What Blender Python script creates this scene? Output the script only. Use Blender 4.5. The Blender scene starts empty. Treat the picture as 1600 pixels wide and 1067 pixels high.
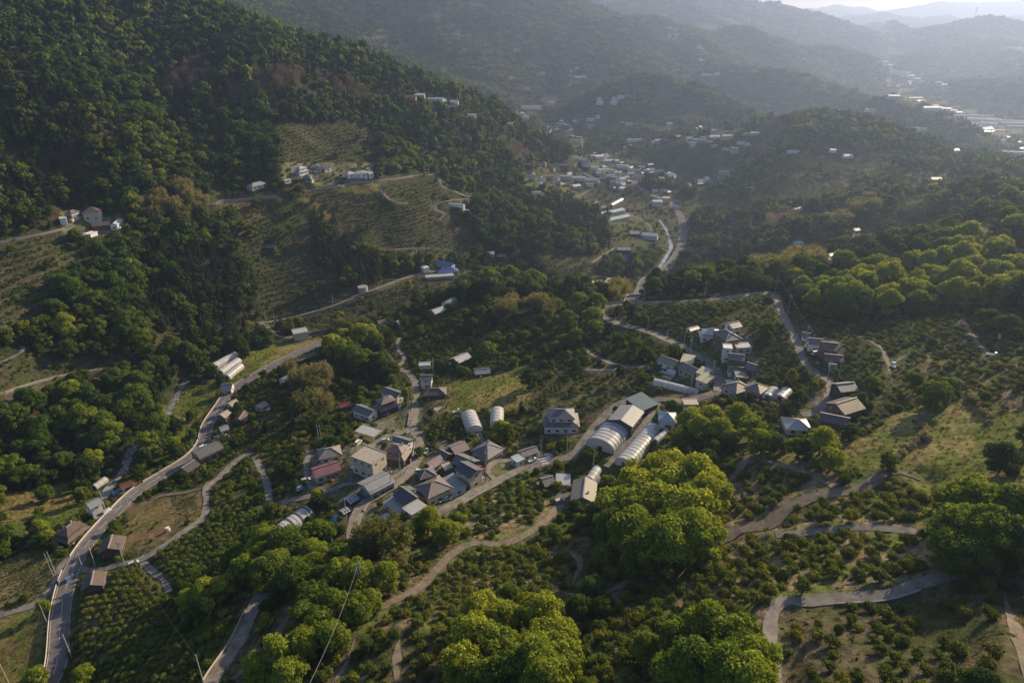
import bpy, bmesh, math, random, time
import numpy as np
from mathutils import Vector, Matrix
T0 = time.time()
rnd = random.Random(7)
scene = bpy.context.scene
COL = scene.collection
# ---------------------------------------------------------------- camera, light, exposure
CAMZ = 300.0
FPX, CX, CY = 1067.0, 800.0, 533.5          # focal length and centre in photograph pixels
PITCH = math.radians(26.0)
SP, CP = math.sin(PITCH), math.cos(PITCH)
cam_data = bpy.data.cameras.new('camera')
cam_data.sensor_width = 36.0
cam_data.lens = 36.0 * FPX / 1600.0
cam_data.clip_start = 0.5
cam_data.clip_end = 60000.0
cam = bpy.data.objects.new('camera', cam_data)
cam.location = (0, 0, CAMZ)
cam.rotation_euler = (math.radians(90) - PITCH, 0, 0)
COL.objects.link(cam)
scene.camera = cam

SUN_AZ, SUN_EL = math.radians(46.0), math.radians(23.0)   # azimuth measured from +Y towards +X
world = bpy.data.worlds.new('World')
scene.world = world
world.use_nodes = True
nt = world.node_tree
nt.nodes.clear()
sky = nt.nodes.new('ShaderNodeTexSky')
sky.sky_type = 'NISHITA'
sky.sun_disc = False
sky.sun_elevation = SUN_EL
sky.sun_rotation = SUN_AZ
sky.altitude = 300
sky.air_density = 1.0
sky.dust_density = 1.6
sky.ozone_density = 1.5
bg = nt.nodes.new('ShaderNodeBackground')
bg.inputs['Strength'].default_value = 0.078
wo = nt.nodes.new('ShaderNodeOutputWorld')
nt.links.new(sky.outputs[0], bg.inputs[0])
nt.links.new(bg.outputs[0], wo.inputs[0])
sun_d = bpy.data.lights.new('sun', 'SUN')
sun_d.energy = 5.0
sun_d.angle = math.radians(0.6)
sun_d.color = (1.0, 0.775, 0.48)
sun = bpy.data.objects.new('sun', sun_d)
sdir = Vector((math.sin(SUN_AZ) * math.cos(SUN_EL), math.cos(SUN_AZ) * math.cos(SUN_EL), math.sin(SUN_EL)))
sun.rotation_euler = sdir.to_track_quat('Z', 'Y').to_euler()
COL.objects.link(sun)
scene.view_settings.view_transform = 'Standard'
scene.view_settings.look = 'None'
scene.view_settings.gamma = 1.0
scene.view_settings.use_curve_mapping = False
scene.view_settings.exposure = 1.05
scene.cycles.max_bounces = 5
scene.cycles.diffuse_bounces = 2
scene.cycles.glossy_bounces = 2
scene.cycles.transmission_bounces = 3
scene.cycles.volume_bounces = 0
scene.cycles.transparent_max_bounces = 4
scene.cycles.use_denoising = True
HAZE_DENSITY = 0.000155
HAZE_ANISO = 0.5
HAZE_COLOR = (.36, .48, .80, 1)

# ---------------------------------------------------------------- pixel <-> world
def unproj(px, py, h):
    """world point where the ray of photo pixel (px,py) is h metres below the camera"""
    D = h / (SP + (py - CY) / FPX * CP)
    return ((px - CX) / FPX * D, (CP - (py - CY) / FPX * SP) * D, CAMZ - h)
def unprojD(px, py, D):
    return ((px - CX) / FPX * D, (CP - (py - CY) / FPX * SP) * D, CAMZ - D * (SP + (py - CY) / FPX * CP))
def project(x, y, z):
    """arrays -> px, py, depth"""
    dz = z - CAMZ
    D = y * CP - dz * SP
    v = -(y * SP + dz * CP) / D
    return CX + FPX * x / D, CY + FPX * v, D

# ---------------------------------------------------------------- noise
def _hash(ix, iy, seed):
    h = (ix.astype(np.int64) * 374761393 + iy.astype(np.int64) * 668265263 + seed * 1442695041) & 0xffffffff
    h = ((h ^ (h >> 13)) * 1274126177) & 0xffffffff
    return ((h ^ (h >> 16)) & 0xffff) / 65535.0
def vnoise(x, y, seed=0):
    ix = np.floor(x); iy = np.floor(y)
    fx = x - ix; fy = y - iy
    fx = fx * fx * fx * (fx * (fx * 6 - 15) + 10); fy = fy * fy * fy * (fy * (fy * 6 - 15) + 10)
    ix = ix.astype(np.int64); iy = iy.astype(np.int64)
    a = _hash(ix, iy, seed); b = _hash(ix + 1, iy, seed); c = _hash(ix, iy + 1, seed); d = _hash(ix + 1, iy + 1, seed)
    return (a + (b - a) * fx + (c - a) * fy + (a - b - c + d) * fx * fy) * 2 - 1
def fbm(x, y, octv=4, seed=0, gain=0.5, ridged=False):
    s = 0; a = 1.0; t = 0
    for o in range(octv):
        n = vnoise(x + 13.7 * o, y - 7.3 * o, seed + o)
        if ridged: n = 1 - 2 * np.abs(n)
        s = s + a * n; t += a; a *= gain
        x, y = (x * 1.6 + y * 1.2), (y * 1.6 - x * 1.2)
    return s / t
def smooth(a, b, x):
    t = np.clip((x - a) / (b - a), 0, 1)
    return t * t * (3 - 2 * t)
# ---------------------------------------------------------------- terrain control: (px, py, metres below the camera)
CTRL = [
(-60,1067,190),(90,1050,187),(95,950,188),(130,870,190),(0,900,194),(0,800,200),(80,700,206),(190,740,205),(250,640,208),(100,620,196),(0,620,182),(0,700,200),
(0,500,160),(0,400,145),(0,300,115),(0,200,80),(0,100,40),(0,0,-7),(0,560,172),(-200,500,155),(-200,300,105),(-200,100,35),(-200,700,195),(-250,900,190),
(140,335,138),(100,450,160),(200,400,162),(300,500,198),(300,600,209),(350,450,190),(350,320,150),(300,250,120),(140,200,85),(140,100,45),(200,520,182),(200,620,203),
(300,130,65),(450,150,80),(150,0,-10),
(480,265,137),(500,220,120),(600,200,118),(700,220,142),(750,270,176),(800,250,178),(640,330,172),(690,290,164),(580,290,150),(600,380,190),(750,330,186),(800,400,218),
(850,330,219),(850,270,215),(900,330,230),(880,400,229),(560,440,200),(450,330,160),(420,310,150),(400,400,182),(500,400,188),(450,460,204),(410,500,212),(685,415,203),
(465,520,213),(530,520,212),(352,565,208),(430,550,211),(310,600,210),(265,640,211),(190,690,208),(400,590,208),(320,680,204),(355,640,205),(250,750,200),(200,790,196),
(280,720,202),(620,500,212),(560,540,203),(640,440,206),(720,440,208),(700,400,205),(780,440,214),
(620,640,184),(680,590,187),(650,560,191),(720,560,186),(430,600,204),(480,600,196),(450,640,196),(350,700,199),(450,700,188),(400,730,190),(460,810,177),(400,800,181),
(300,790,190),(260,830,187),(200,870,187),(300,900,178),(200,1000,177),(300,1000,168),(370,1000,158),(450,950,154),(430,1060,150),(550,830,166),(500,900,158),(600,900,152),
(572,735,170),(540,700,176),(510,740,176),(600,780,168),(680,780,163),(740,720,168),(700,620,177),(720,655,172),(780,650,169),(830,630,168),(880,655,165),(912,770,162),(850,720,165),
(800,760,163),(760,800,158),(650,700,174),(600,690,177),
(650,920,150),(700,880,153),(800,840,154),(840,900,147),(600,1000,143),(750,1000,138),(700,1060,134),(500,1050,146),(900,920,141),(1000,930,133),(960,850,147),(1000,800,150),
(1100,880,130),(1200,830,126),(1200,930,117),(1300,850,118),(1400,800,118),(1400,950,110),(1205,960,115),(1300,1060,106),(1500,890,108),(1590,900,104),(1590,1060,96),
(1100,1000,121),(950,1060,124),(1500,1000,102),(1200,1060,111),(1700,1000,92),(1800,800,98),(1750,600,106),
(1100,760,142),(1150,700,141),(1000,700,155),(930,700,160),(1000,640,158),(1040,640,154),(1200,720,133),(1100,640,149),(1400,690,122),(1500,700,117),(1590,700,112),
(1300,650,133),(1245,665,139),(1590,620,112),(1450,590,124),(1590,540,114),(1500,540,124),(1590,480,120),(1500,480,132),(1400,480,136),(1300,480,140),(1250,470,143),
(1300,545,138),(1130,520,145),(1150,570,149),(1165,600,148),(1080,575,154),(1210,465,146),(1120,465,148),(1030,475,160),(950,485,168),(870,475,174),(1050,530,157),
(800,480,179),(720,490,184),(700,480,190),(640,505,200),(750,520,184),(830,570,174),(900,600,165),(960,560,162),(1000,560,158),(1400,540,130),(1390,575,128),(1200,530,142),(1210,600,145),
(1000,450,238),(1060,400,246),(1072,360,250),(1040,315,252),(1000,290,254),(930,443,233),(970,390,240),(1010,365,246),(965,335,247),(900,400,231),(850,300,226),(880,280,240),
(950,250,256),(1010,270,255),(900,240,257),(900,210,262),(830,180,262),(920,200,261),
(1100,300,242),(1150,270,230),(1180,300,222),(1250,320,203),(1320,385,193),(1270,395,200),(1200,400,210),(1130,430,225),(1200,350,216),(1250,420,176),(1350,330,180),
(1450,330,163),(1500,350,148),(1590,330,146),(1400,380,153),(1590,390,128),(1500,400,134),
(1400,270,186),(1300,250,186),(1255,176,155),(1377,200,169),(1433,236,186),(1540,263,187),(1600,293,190),(1200,181,164),(1120,204,193),(1060,217,214),(1200,230,190),(1150,240,213),
(1000,200,246),(1100,190,226),(1700,330,190),(1750,450,140),(1000,230,252),
]
CTRLD = [  # crest points with their depth: (px, py, depth)
(240,3,720),(330,18,755),(400,45,785),(470,67,810),(552,82,835),(600,98,845),(655,130,860),(729,157,900),(800,187,985),(865,222,1120),(893,246,1240),
]
CTRLW = [ # world points that the photograph does not show
(60,540,82),(200,540,86),(0,620,62),(330,560,100),
(-150,1130,85),(-350,1130,130),(-40,1420,45),(-560,1180,180),(-800,900,330),(-900,600,300),(-700,1500,140),
(500,1330,60),(650,1500,50),(850,1300,50),(900,1050,70),(300,1500,60),
(1100,900,90),(900,650,130),(800,400,170),(600,150,200),(400,0,200),(0,-100,150),(-300,0,120),(-450,100,130),(200,-200,190),(-700,300,230),(-600,-100,160),
(-200,-250,130),(600,-250,210),(1400,1400,40),(-1200,1300,300),
(0,1800,38),(400,1900,30),(900,1900,12),(1400,1900,12),(-500,1800,45),(-1100,1800,80),(0,2400,40),(1000,2600,12),(2000,2400,10),(-1200,2600,60),
(1500,3300,12),(2400,3300,10),(0,3300,40),(-1500,3400,50),(2000,4300,15),(0,4400,40),(3500,4200,15),(-3000,4200,50),
]
def uv_of(x, y):
    yy = y + 350.0
    return x / yy * 1.0, np.log(yy) * 0.9
def build_tps():
    P = [unproj(*c) for c in CTRL] + [unprojD(*c) for c in CTRLD] + list(CTRLW)
    P = np.array(P)
    u, v = uv_of(P[:, 0], P[:, 1])
    n = len(P)
    d2 = (u[:, None] - u[None]) ** 2 + (v[:, None] - v[None]) ** 2
    K = 0.5 * d2 * np.log(d2 + 1e-12)
    A = np.zeros((n + 3, n + 3)); A[:n, :n] = K + np.eye(n) * 2e-5
    A[:n, n] = 1; A[:n, n + 1] = u; A[:n, n + 2] = v; A[n:, :n] = A[:n, n:].T
    b = np.zeros(n + 3); b[:n] = P[:, 2]
    w = np.linalg.solve(A, b)
    return u, v, w
_u, _v, _w = build_tps()
# coarse table of the spline
TU = np.linspace(-1.15, 1.15, 300)
TV = np.linspace(math.log(60.0) * 0.9, math.log(5200.0) * 0.9, 420)
def _tab():
    out = np.zeros((len(TV), len(TU)))
    for i, v in enumerate(TV):
        d2 = (TU[:, None] - _u[None]) ** 2 + (v - _v[None]) ** 2
        out[i] = (0.5 * d2 * np.log(d2 + 1e-12)) @ _w[:-3] + _w[-3] + _w[-2] * TU + _w[-1] * v
    return out
TAB = _tab()
def bil(tab, fi, fj):
    fi = np.clip(fi, 0, tab.shape[0] - 1.001); fj = np.clip(fj, 0, tab.shape[1] - 1.001)
    i = fi.astype(int); j = fj.astype(int); a = fi - i; b = fj - j
    return tab[i, j] * (1 - a) * (1 - b) + tab[i + 1, j] * a * (1 - b) + tab[i, j + 1] * (1 - a) * b + tab[i + 1, j + 1] * a * b
def tps(x, y):
    u, v = uv_of(x, np.maximum(y, -285.0))
    z = bil(TAB, (v - TV[0]) / (TV[1] - TV[0]), (u - TU[0]) / (TU[1] - TU[0]))
    far = smooth(3800, 4700, y)
    return z * (1 - far) + 15 * far
# ridges further away: crest polylines (px,py,depth), side slope, spur amplitude
RIDGES = [
 # hill in front of the plain, right
 ([(1385,158,1620),(1402,152,1600),(1453,173,1550),(1516,211,1400),(1592,242,1250),(1680,300,1100)], .42, 18),
 # ridge B
 ([(1129,104,2150),(1200,112,2050),(1250,119,2000),(1300,141,1950),(1342,153,1850),(1380,175,1750)], .36, 25),
 # middle hill D
 ([(870,172,1750),(942,148,1760),(975,125,1755),(1007,117,1750),(1078,134,1700),(1116,152,1650),(1154,180,1500)], .40, 18),
 # ridge E
 ([(1002,97,2400),(1040,84,2400),(1066,79,2400),(1104,93,2300),(1129,104,2200)], .36, 22),
 # big mountain F
 ([(300,70,1750),(380,55,1800),(433,47,1900),(470,28,2000),(501,12,2100),(552,4,2200),(600,-20,2300),(750,-28,2500),(889,0,2650),(937,20,2700),(960,29,2700),(997,29,2730),
   (1053,41,2800),(1116,51,2850),(1149,49,2900),(1200,62,2950),(1238,74,3000),(1301,78,3050),(1331,93,3050),(1370,116,3050)], .30, 60),
 # spurs of F towards the camera
 ([(640,-10,2300),(700,60,2100),(760,105,2000),(790,135,1950)], .30, 35),
 ([(470,28,2000),(560,70,1700),(640,120,1500),(700,150,1420)], .32, 30),
 ([(889,5,2600),(930,60,2200),(900,110,2050),(890,130,2000)], .30, 35),
 ([(1053,43,2800),(1080,62,2600),(1066,79,2450)], .30, 30),
 # upper left background
 ([(250,20,1500),(340,-20,1700),(420,-60,2100),(560,-80,2600)], .42, 35),
 ([(330,-5,1550),(380,12,1560),(433,47,1620)], .45, 25),
 # G: dark range behind
 ([(700,-60,4000),(950,-40,4100),(1091,-8,4200),(1145,2,4200),(1200,13,4250),(1235,17,4300),(1283,29,4350),(1316,43,4350),(1334,47,4400),(1390,44,4500),(1433,54,4500)], .26, 80),
 ([(1433,54,4500),(1448,50,4400),(1486,38,4200),(1529,29,4000),(1554,28,3900),(1574,33,3850),(1600,40,3800),(1700,60,3500)], .26, 80),
 ([(1200,14,4250),(1260,50,3900),(1330,85,3600),(1370,105,3400)], .26, 50),
 ([(1500,38,4100),(1480,70,3700),(1440,92,3450)], .26, 45),
 # H: right, beyond the plain
 ([(1420,150,2750),(1443,143,2650),(1480,132,2620),(1516,126,2600),(1554,129,2400),(1600,124,2300),(1700,115,2200)], .30, 35),
 ([(1560,60,3600),(1600,90,3000),(1640,110,2700)], .28, 45),
 # small peak between
 ([(1330,45,5400),(1350,38,5300),(1372,33,5200),(1390,40,5200),(1420,55,5000)], .30, 40),
 # J, I far ranges
 ([(1290,34,7200),(1325,26,7200),(1350,24,7100),(1380,18,7000),(1410,24,6800),(1440,27,6600),(1480,24,6500),(1505,32,6500),(1600,24,6300)], .22, 90),
 ([(1200,18,10500),(1240,14,10400),(1280,14,10200),(1305,8,10000),(1325,17,10000),(1375,16,10000),(1430,17,10000),(1450,8,9800),(1470,1,9500),(1500,5,9500),(1540,4,9400),(1580,2,9300),(1620,0,9200),(1800,-10,9000)], .2, 140),
 ([(-900,-60,7000),(-200,-90,6500),(500,-100,6500),(1000,-60,7000),(1190,10,7600)], .25, 120),
]
def ridge_z(x, y):
    out = np.full(x.shape, -500.0)
    for k, (pl, slope, amp) in enumerate(RIDGES):
        slope = slope * 1.3
        pts = [unprojD(*p) for p in pl]
        best = np.full(x.shape, -500.0)
        L = 0
        for (x0, y0, z0), (x1, y1, z1) in zip(pts[:-1], pts[1:]):
            reach = (max(z0, z1)) / slope + 50
            m = (x > min(x0, x1) - reach) & (x < max(x0, x1) + reach) & (y > min(y0, y1) - reach) & (y < max(y0, y1) + reach)
            if m.any():
                xs, ys = x[m], y[m]
                dx, dy = x1 - x0, y1 - y0
                t = np.clip(((xs - x0) * dx + (ys - y0) * dy) / (dx * dx + dy * dy + 1e-9), 0, 1)
                d = np.hypot(xs - x0 - t * dx, ys - y0 - t * dy)
                z = z0 + (z1 - z0) * t - slope * (np.sqrt(d * d + 25 ** 2) - 25)
                best[m] = np.maximum(best[m], z)
        m = best > -100
        if m.any():
            xs, ys = x[m], y[m]
            crest = np.interp(best[m], [-100, 400], [0, 1])
            sc = amp * 7.0
            nse = fbm(xs / sc, ys / sc, 4, 40 + k, ridged=True) 
            top = np.array([p[2] for p in pts]).max()
            w = np.clip((top - best[m]) / (amp * 1.5 + 10), 0.0, 1)
            best[m] = best[m] + nse * amp * 0.65 * w - amp * 0.10 * w
        out = np.maximum(out, best)
    return out
def base_h(x, y):
    x = np.asarray(x, float); y = np.asarray(y, float)
    z = tps(x, y)
    dist = np.hypot(x, y)
    hill = smooth(-.10, .2, fbm(x / 400, y / 400, 2, 3))
    far_w = smooth(250, 900, dist)
    z = z + fbm(x / 90, y / 90, 4, 11) * (0.8 + 5.0 * far_w * smooth(70, 110, z)) + fbm(x / 150 + 3, y / 150, 2, 13) * 12.0 * far_w * smooth(75, 115, z) * smooth(450, 700, y) * smooth(-100, 150, x) + fbm(x / 14, y / 14, 2, 17) * 0.35
    # wooded slopes have small gullies
    lh = smooth(-60, -180, x + 0.0 * y) * smooth(380, 520, y)
    z = z + lh * smooth(95, 150, z) * fbm(x / 120 + 5, y / 160, 3, 23, ridged=True) * 13.0
    r = ridge_z(x, y)
    w = smooth(1150, 1500, y)
    zz = np.maximum(z, r) + 6.0 * np.exp(-np.abs(z - r) / 10.0)
    return np.where(y > 1150, z * (1 - w) + zz * w, z)
# ---------------------------------------------------------------- near raster of changes (roads, pads, terraces)
RX0, RX1, RY0, RY1, RC = -760.0, 760.0, 30.0, 1260.0, 1.5
RNX, RNY = int((RX1 - RX0) / RC) + 1, int((RY1 - RY0) / RC) + 1
_gx, _gy = np.meshgrid(RX0 + np.arange(RNX) * RC, RY0 + np.arange(RNY) * RC)
BASE = base_h(_gx, _gy)
DELTA = np.zeros_like(BASE)
# coarser table for the country beyond the near raster
FX0, FX1, FY0, FY1, FC = -3000.0, 3600.0, 1180.0, 5000.0, 9.0
_fx, _fy = np.meshgrid(FX0 + np.arange(int((FX1 - FX0) / FC) + 1) * FC, FY0 + np.arange(int((FY1 - FY0) / FC) + 1) * FC)
FAR = base_h(_fx, _fy)
def height_full(x, y):
    d = bil(DELTA, (y - RY0) / RC, (x - RX0) / RC)
    ins = (x > RX0) & (x < RX1) & (y > RY0) & (y < RY1)
    b = base_h(x, y)
    return np.where(ins, b + d, b)
NEAR = [BASE]
def refresh(): NEAR[0] = BASE + DELTA
def height(x, y):
    """ground height from the tables"""
    x = np.asarray(x, float); y = np.asarray(y, float)
    nz = bil(NEAR[0], (y - RY0) / RC, (x - RX0) / RC)
    ins = (x > RX0) & (x < RX1) & (y > RY0) & (y < RY1)
    if ins.all(): return nz
    fz = bil(FAR, (y - FY0) / FC, (x - FX0) / FC)
    out = np.where(ins, nz, fz)
    rest = (~ins) & ((y < FY0) | (y > FY1) | (x < FX0) | (x > FX1))
    if rest.any(): out[rest] = base_h(x[rest], y[rest])
    return out
def height1(x, y):
    if RX0 < x < RX1 and RY0 < y < RY1: T_, fi, fj = NEAR[0], (y - RY0) / RC, (x - RX0) / RC
    elif FX0 < x < FX1 and FY0 < y < FY1: T_, fi, fj = FAR, (y - FY0) / FC, (x - FX0) / FC
    else: return float(height(np.array([x]), np.array([y]))[0])
    i = min(int(fi), T_.shape[0] - 2); j = min(int(fj), T_.shape[1] - 2); a = fi - i; b = fj - j
    return float(T_[i, j] * (1 - a) * (1 - b) + T_[i + 1, j] * a * (1 - b) + T_[i, j + 1] * (1 - a) * b + T_[i + 1, j + 1] * a * b)
def pick(px, py, far=4800, off=0.0):
    """ground point under a photo pixel (marches the ray over the terrain)"""
    px = np.atleast_1d(np.asarray(px, float)); py = np.atleast_1d(np.asarray(py, float))
    dx = (px - CX) / FPX; dy = CP - (py - CY) / FPX * SP; dz = -(SP + (py - CY) / FPX * CP)
    D = np.full(px.shape, 100.0); lo = D.copy(); done = np.zeros(px.shape, bool)
    hi = D.copy()
    for it in range(400):
        z = height(dx * D, dy * D) + off
        under = (CAMZ + dz * D) < z
        new = under & ~done
        hi[new] = D[new]; done |= under
        if done.all(): break
        a = ~done
        lo[a] = D[a]
        D[a] += np.maximum(2.0, 0.35 * np.abs(CAMZ + dz[a] * D[a] - z[a]).clip(0, D[a] * .04) + D[a] * 0.004)
        if (D[a] > far).all(): break
    hi[~done] = lo[~done]
    for it in range(14):
        mid = (lo + hi) / 2
        under = (CAMZ + dz * mid) < height(dx * mid, dy * mid) + off
        hi = np.where(under, mid, hi); lo = np.where(under, lo, mid)
    return dx * hi, dy * hi, height(dx * hi, dy * hi), hi
print('terrain base', round(time.time() - T0, 1))
# ---------------------------------------------------------------- what grows where: areas outlined in photo pixels
COVER = [  # later ones win
 ('scrub','-400,1400 -400,930 0,900 60,850 110,800 190,745 260,690 310,650 350,625 400,560 520,515 640,495 700,478 850,462 950,470 1200,455 1330,480 1700,520 2100,600 2100,1400'),
 ('mixed','330,300 440,300 540,330 560,400 520,470 400,500 420,420 350,360'),
 ('terrace','380,380 520,350 560,400 520,470 400,470'),
 ('valley','830,170 960,150 1100,150 1160,190 1190,240 1160,290 1080,340 1060,440 1000,460 880,460 860,420 940,400 950,340 900,310 820,300 810,270 860,260 900,240 870,220 800,190'),
 ('wood','900,400 960,395 1040,400 1035,440 960,430 900,430'),
 ('wood','930,140 1000,105 1100,130 1150,180 1100,200 1000,190 940,175 880,180'),
 ('wood','975,290 1040,280 1090,290 1085,310 1040,300 1000,300'),
 ('wood','960,205 1015,200 1020,218 965,220'),
 ('cedar','810,205 860,200 895,240 880,265 850,255 815,265'),
 ('farm_plain','1370,95 1400,95 1440,130 1560,160 1700,170 1700,300 1600,250 1540,220 1500,195 1450,168 1400,158 1375,135'),
 ('terrace','470,295 600,286 690,285 760,310 700,330 740,350 760,400 700,412 600,405 540,390 520,340'),
 ('terrace','430,195 580,190 600,250 560,262 440,262'),
 ('terrace','400,475 560,445 640,432 740,418 740,450 640,490 600,500 500,515 400,500'),
 ('terrace','-100,380 110,372 150,410 60,500 -100,540'),
 ('terrace','-100,545 150,565 170,590 60,625 -100,640'),
 ('terrace','850,395 945,400 930,430 850,430'),
 ('mixed','1060,200 1180,180 1300,200 1420,235 1640,300 1700,430 1640,425 1420,420 1220,445 1080,440 1090,350 1110,300 1180,250'),
 ('mixed','1120,110 1200,125 1300,150 1380,175 1450,200 1600,260 1500,255 1400,215 1300,182 1200,170 1150,150'),
 ('mixed','500,60 620,40 760,60 900,70 960,110 880,150 780,150 700,110 600,80'),
 ('terrace','1170,290 1330,275 1340,312 1190,325'),
 ('terrace','1290,240 1400,260 1380,285 1280,268'),
 ('terrace','1100,310 1160,300 1180,330 1120,350'),
 ('terrace','700,470 ,'.replace(' ,','')+' 710,471 705,475') if False else ('terrace','820,585 880,565 955,598 890,655 835,650'),
 ('terrace','780,140 880,140 880,165 790,165'),
 ('grass','530,290 590,287 595,300 520,303'),
 ('terrace','600,300 640,295 660,330 620,320'),
 ('dry_grass','700,312 733,313 733,322 700,326'),
 ('grass','690,585 720,590 830,572 830,640 790,640 700,645'),
 ('grass','330,625 372,560 440,532 510,525 480,542 440,560 400,585 350,625'),
 ('grass','250,640 300,600 340,590 330,640 280,690'),
 ('dry_grass','0,770 110,755 130,790 100,820 0,850'),
 ('dry_grass','-60,960 60,940 72,1000 50,1090 -60,1090'),
 ('rows','-60,880 70,860 95,870 80,915 60,930 -60,960'),
 ('grass','1110,690 1200,675 1330,690 1400,650 1480,600 1640,640 1640,810 1440,780 1390,735 1300,732 1180,712'),
 ('orchard_green','950,490 1000,476 1195,466 1235,525 1250,580 1200,610 1180,550 1120,540 1060,510'),
 ('orchard_green','1225,480 1300,495 1420,485 1640,490 1640,600 1590,560 1480,560 1400,600 1300,600 1265,560'),
 ('citrus_mid','1320,600 1440,560 1640,560 1640,640 1540,640 1480,620 1400,640 1340,620'),
 ('citrus_mid','890,600 960,590 1080,625 980,625 940,650 900,690 880,640'),
 ('citrus_mid','800,660 850,640 850,700 800,720'),
 ('citrus_mid','1140,640 1200,620 1290,640 1220,650'),
 ('citrus_dense','660,657 722,647 748,705 700,695 668,712'),
 ('citrus_dense','110,905 170,890 260,840 330,800 400,780 420,825 330,905 290,960 310,1090 100,1090'),
 ('citrus','560,965 650,925 700,880 740,862 870,860 895,880 880,930 850,925 720,975 700,1010 600,1000'),
 ('citrus','640,930 ,'.replace(' ,','')+' 641,931 640,932') if False else ('citrus','700,800 780,762 860,740 885,762 850,810 800,838 720,848 690,830'),
 ('citrus','720,780 ,'.replace(' ,','')+' 721,781 720,782') if False else ('citrus','600,915 680,855 700,830 660,830 600,890'),
 ('citrus_dense','655,920 700,882 740,872 735,930 700,965 660,950'),
 ('citrus','890,900 960,925 1010,905 1100,870 1150,835 1200,820 1260,800 1340,770 1440,770 1470,830 1480,890 1300,932 1205,945 1195,1090 880,1090'),
 ('citrus','1130,765 1170,730 1240,738 1290,765 1220,795 1150,825 1090,855 1060,860'),
 ('citrus','1150,715 1300,735 1380,745 1300,765 1240,735'),
 ('citrus_low','1225,955 1300,940 1480,908 1640,905 1640,1090 1215,1090'),
 ('dirt','200,788 315,768 322,795 250,848 215,868 182,872 195,825'),
 ('rows','270,778 305,772 308,800 275,822'),
 ('rows','655,622 700,620 698,650 660,653'),
 ('citrus_low','600,985 700,985 720,1090 560,1090 570,1020'),
 ('bamboo','212,325 300,303 325,325 310,348 232,352'),
 ('bamboo','455,590 520,595 515,645 465,650'),
 ('bamboo','535,515 580,512 585,540 545,545'),
 ('bamboo','545,860 640,850 650,890 560,900'),
 ('bamboo','770,485 870,478 875,500 780,505'),
 ('bamboo','1285,352 1350,318 1378,322 1310,365'),
 ('bamboo','1130,425 1260,410 1330,405 1330,420 1200,440'),
 ('bamboo','960,455 1000,455 1000,470 960,470'),
 ('bare_wood','265,118 310,100 348,118 315,145 268,142'),
 ('bare_wood','495,120 535,128 578,150 560,160 505,138'),
 ('bare_wood','395,110 480,115 470,140 400,140'),
 ('bare_wood','770,220 810,230 850,250 800,245'),
 ('bare_wood','1195,340 1250,335 1250,360 1200,365'),
 ('cedar','250,450 400,425 405,480 300,530 220,495'),
 ('cedar','805,318 945,330 955,390 850,370'),
 ('cedar','480,335 520,345 600,425 560,450 490,410'),
 ('bright_wood','1215,455 1300,435 1420,420 1640,425 1640,480 1420,490 1300,508 1230,495'),
 ('bright_wood','1340,420 1640,380 1640,430 1400,440'),
 ('grass','1490,350 1520,345 1610,400 1610,415 1540,400'),
 ('bright_wood','500,530 560,520 640,560 640,600 560,590 520,570'),
 ('bright_wood','410,850 540,840 560,890 500,960 400,960 290,960 290,930'),
 ('yard','500,700 545,700 560,640 640,600 665,640 660,680 640,720 690,690 790,700 800,740 700,800 600,830 545,840 520,780 480,770 476,710'),
 ('yard','1095,515 1170,515 1190,600 1170,620 1130,620 1140,560'),
 ('yard','1030,560 1120,590 1115,612 1030,585'),
 ('yard','845,735 890,755 890,790 850,775'),
 ('yard','1250,525 1320,530 1325,570 1260,550'),
 ('yard','1265,620 1300,620 1330,660 1270,655'),
 ('yard','440,255 590,255 580,285 520,290 440,285'),
 ('yard','95,330 190,335 190,365 100,370'),
 ('yard','855,620 905,620 905,690 850,690'),
 ('gravel','790,722 850,705 862,722 820,740'),
]
NAMES = sorted(set(c[0] for c in COVER) | {'wood'})
CID = {n: i for i, n in enumerate(NAMES)}
SC = 2.0; OX, OY = -400.0, -60.0
CW, CH = 1250, 730
_cx, _cy = np.meshgrid(OX + np.arange(CW) * SC, OY + np.arange(CH) * SC)
CLS = np.full((CH, CW), CID['wood'], np.int16)
for nm, pl in COVER:
    P = np.array(parse0(pl)) if False else np.array([tuple(float(a) for a in q.split(',')) for q in pl.split()])
    i0, i1 = int(max(0, (P[:, 0].min() - OX) / SC - 1)), int(min(CW, (P[:, 0].max() - OX) / SC + 2))
    j0, j1 = int(max(0, (P[:, 1].min() - OY) / SC - 1)), int(min(CH, (P[:, 1].max() - OY) / SC + 2))
    # uneven borders
    X_, Y_ = _cx[j0:j1, i0:i1], _cy[j0:j1, i0:i1]
    wob = np.clip((Y_ - 100) / 500, .15, 1)
    X2 = X_ + vnoise(X_ / 17, Y_ / 13, 91) * 7 * wob; Y2 = Y_ + vnoise(X_ / 17, Y_ / 13, 92) * 5 * wob
    inside = np.zeros(X_.shape, bool)
    n = len(P)
    for a in range(n):
        x0, y0 = P[a]; x1, y1 = P[(a + 1) % n]
        if y0 == y1: continue
        c = ((y0 > Y2) != (y1 > Y2)) & (X2 < (x1 - x0) * (Y2 - y0) / (y1 - y0) + x0)
        inside ^= c
    CLS[j0:j1, i0:i1][inside] = CID[nm]
def cover(x, y, z):
    px, py, D = project(x, y, z)
    i = np.clip(np.round((px - OX) / SC), 0, CW - 1).astype(int); j = np.clip(np.round((py - OY) / SC), 0, CH - 1).astype(int)
    c = CLS[j, i]
    return np.where(D < 20, CID['wood'], c)
NCLS = cover(_gx, _gy, BASE)
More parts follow.
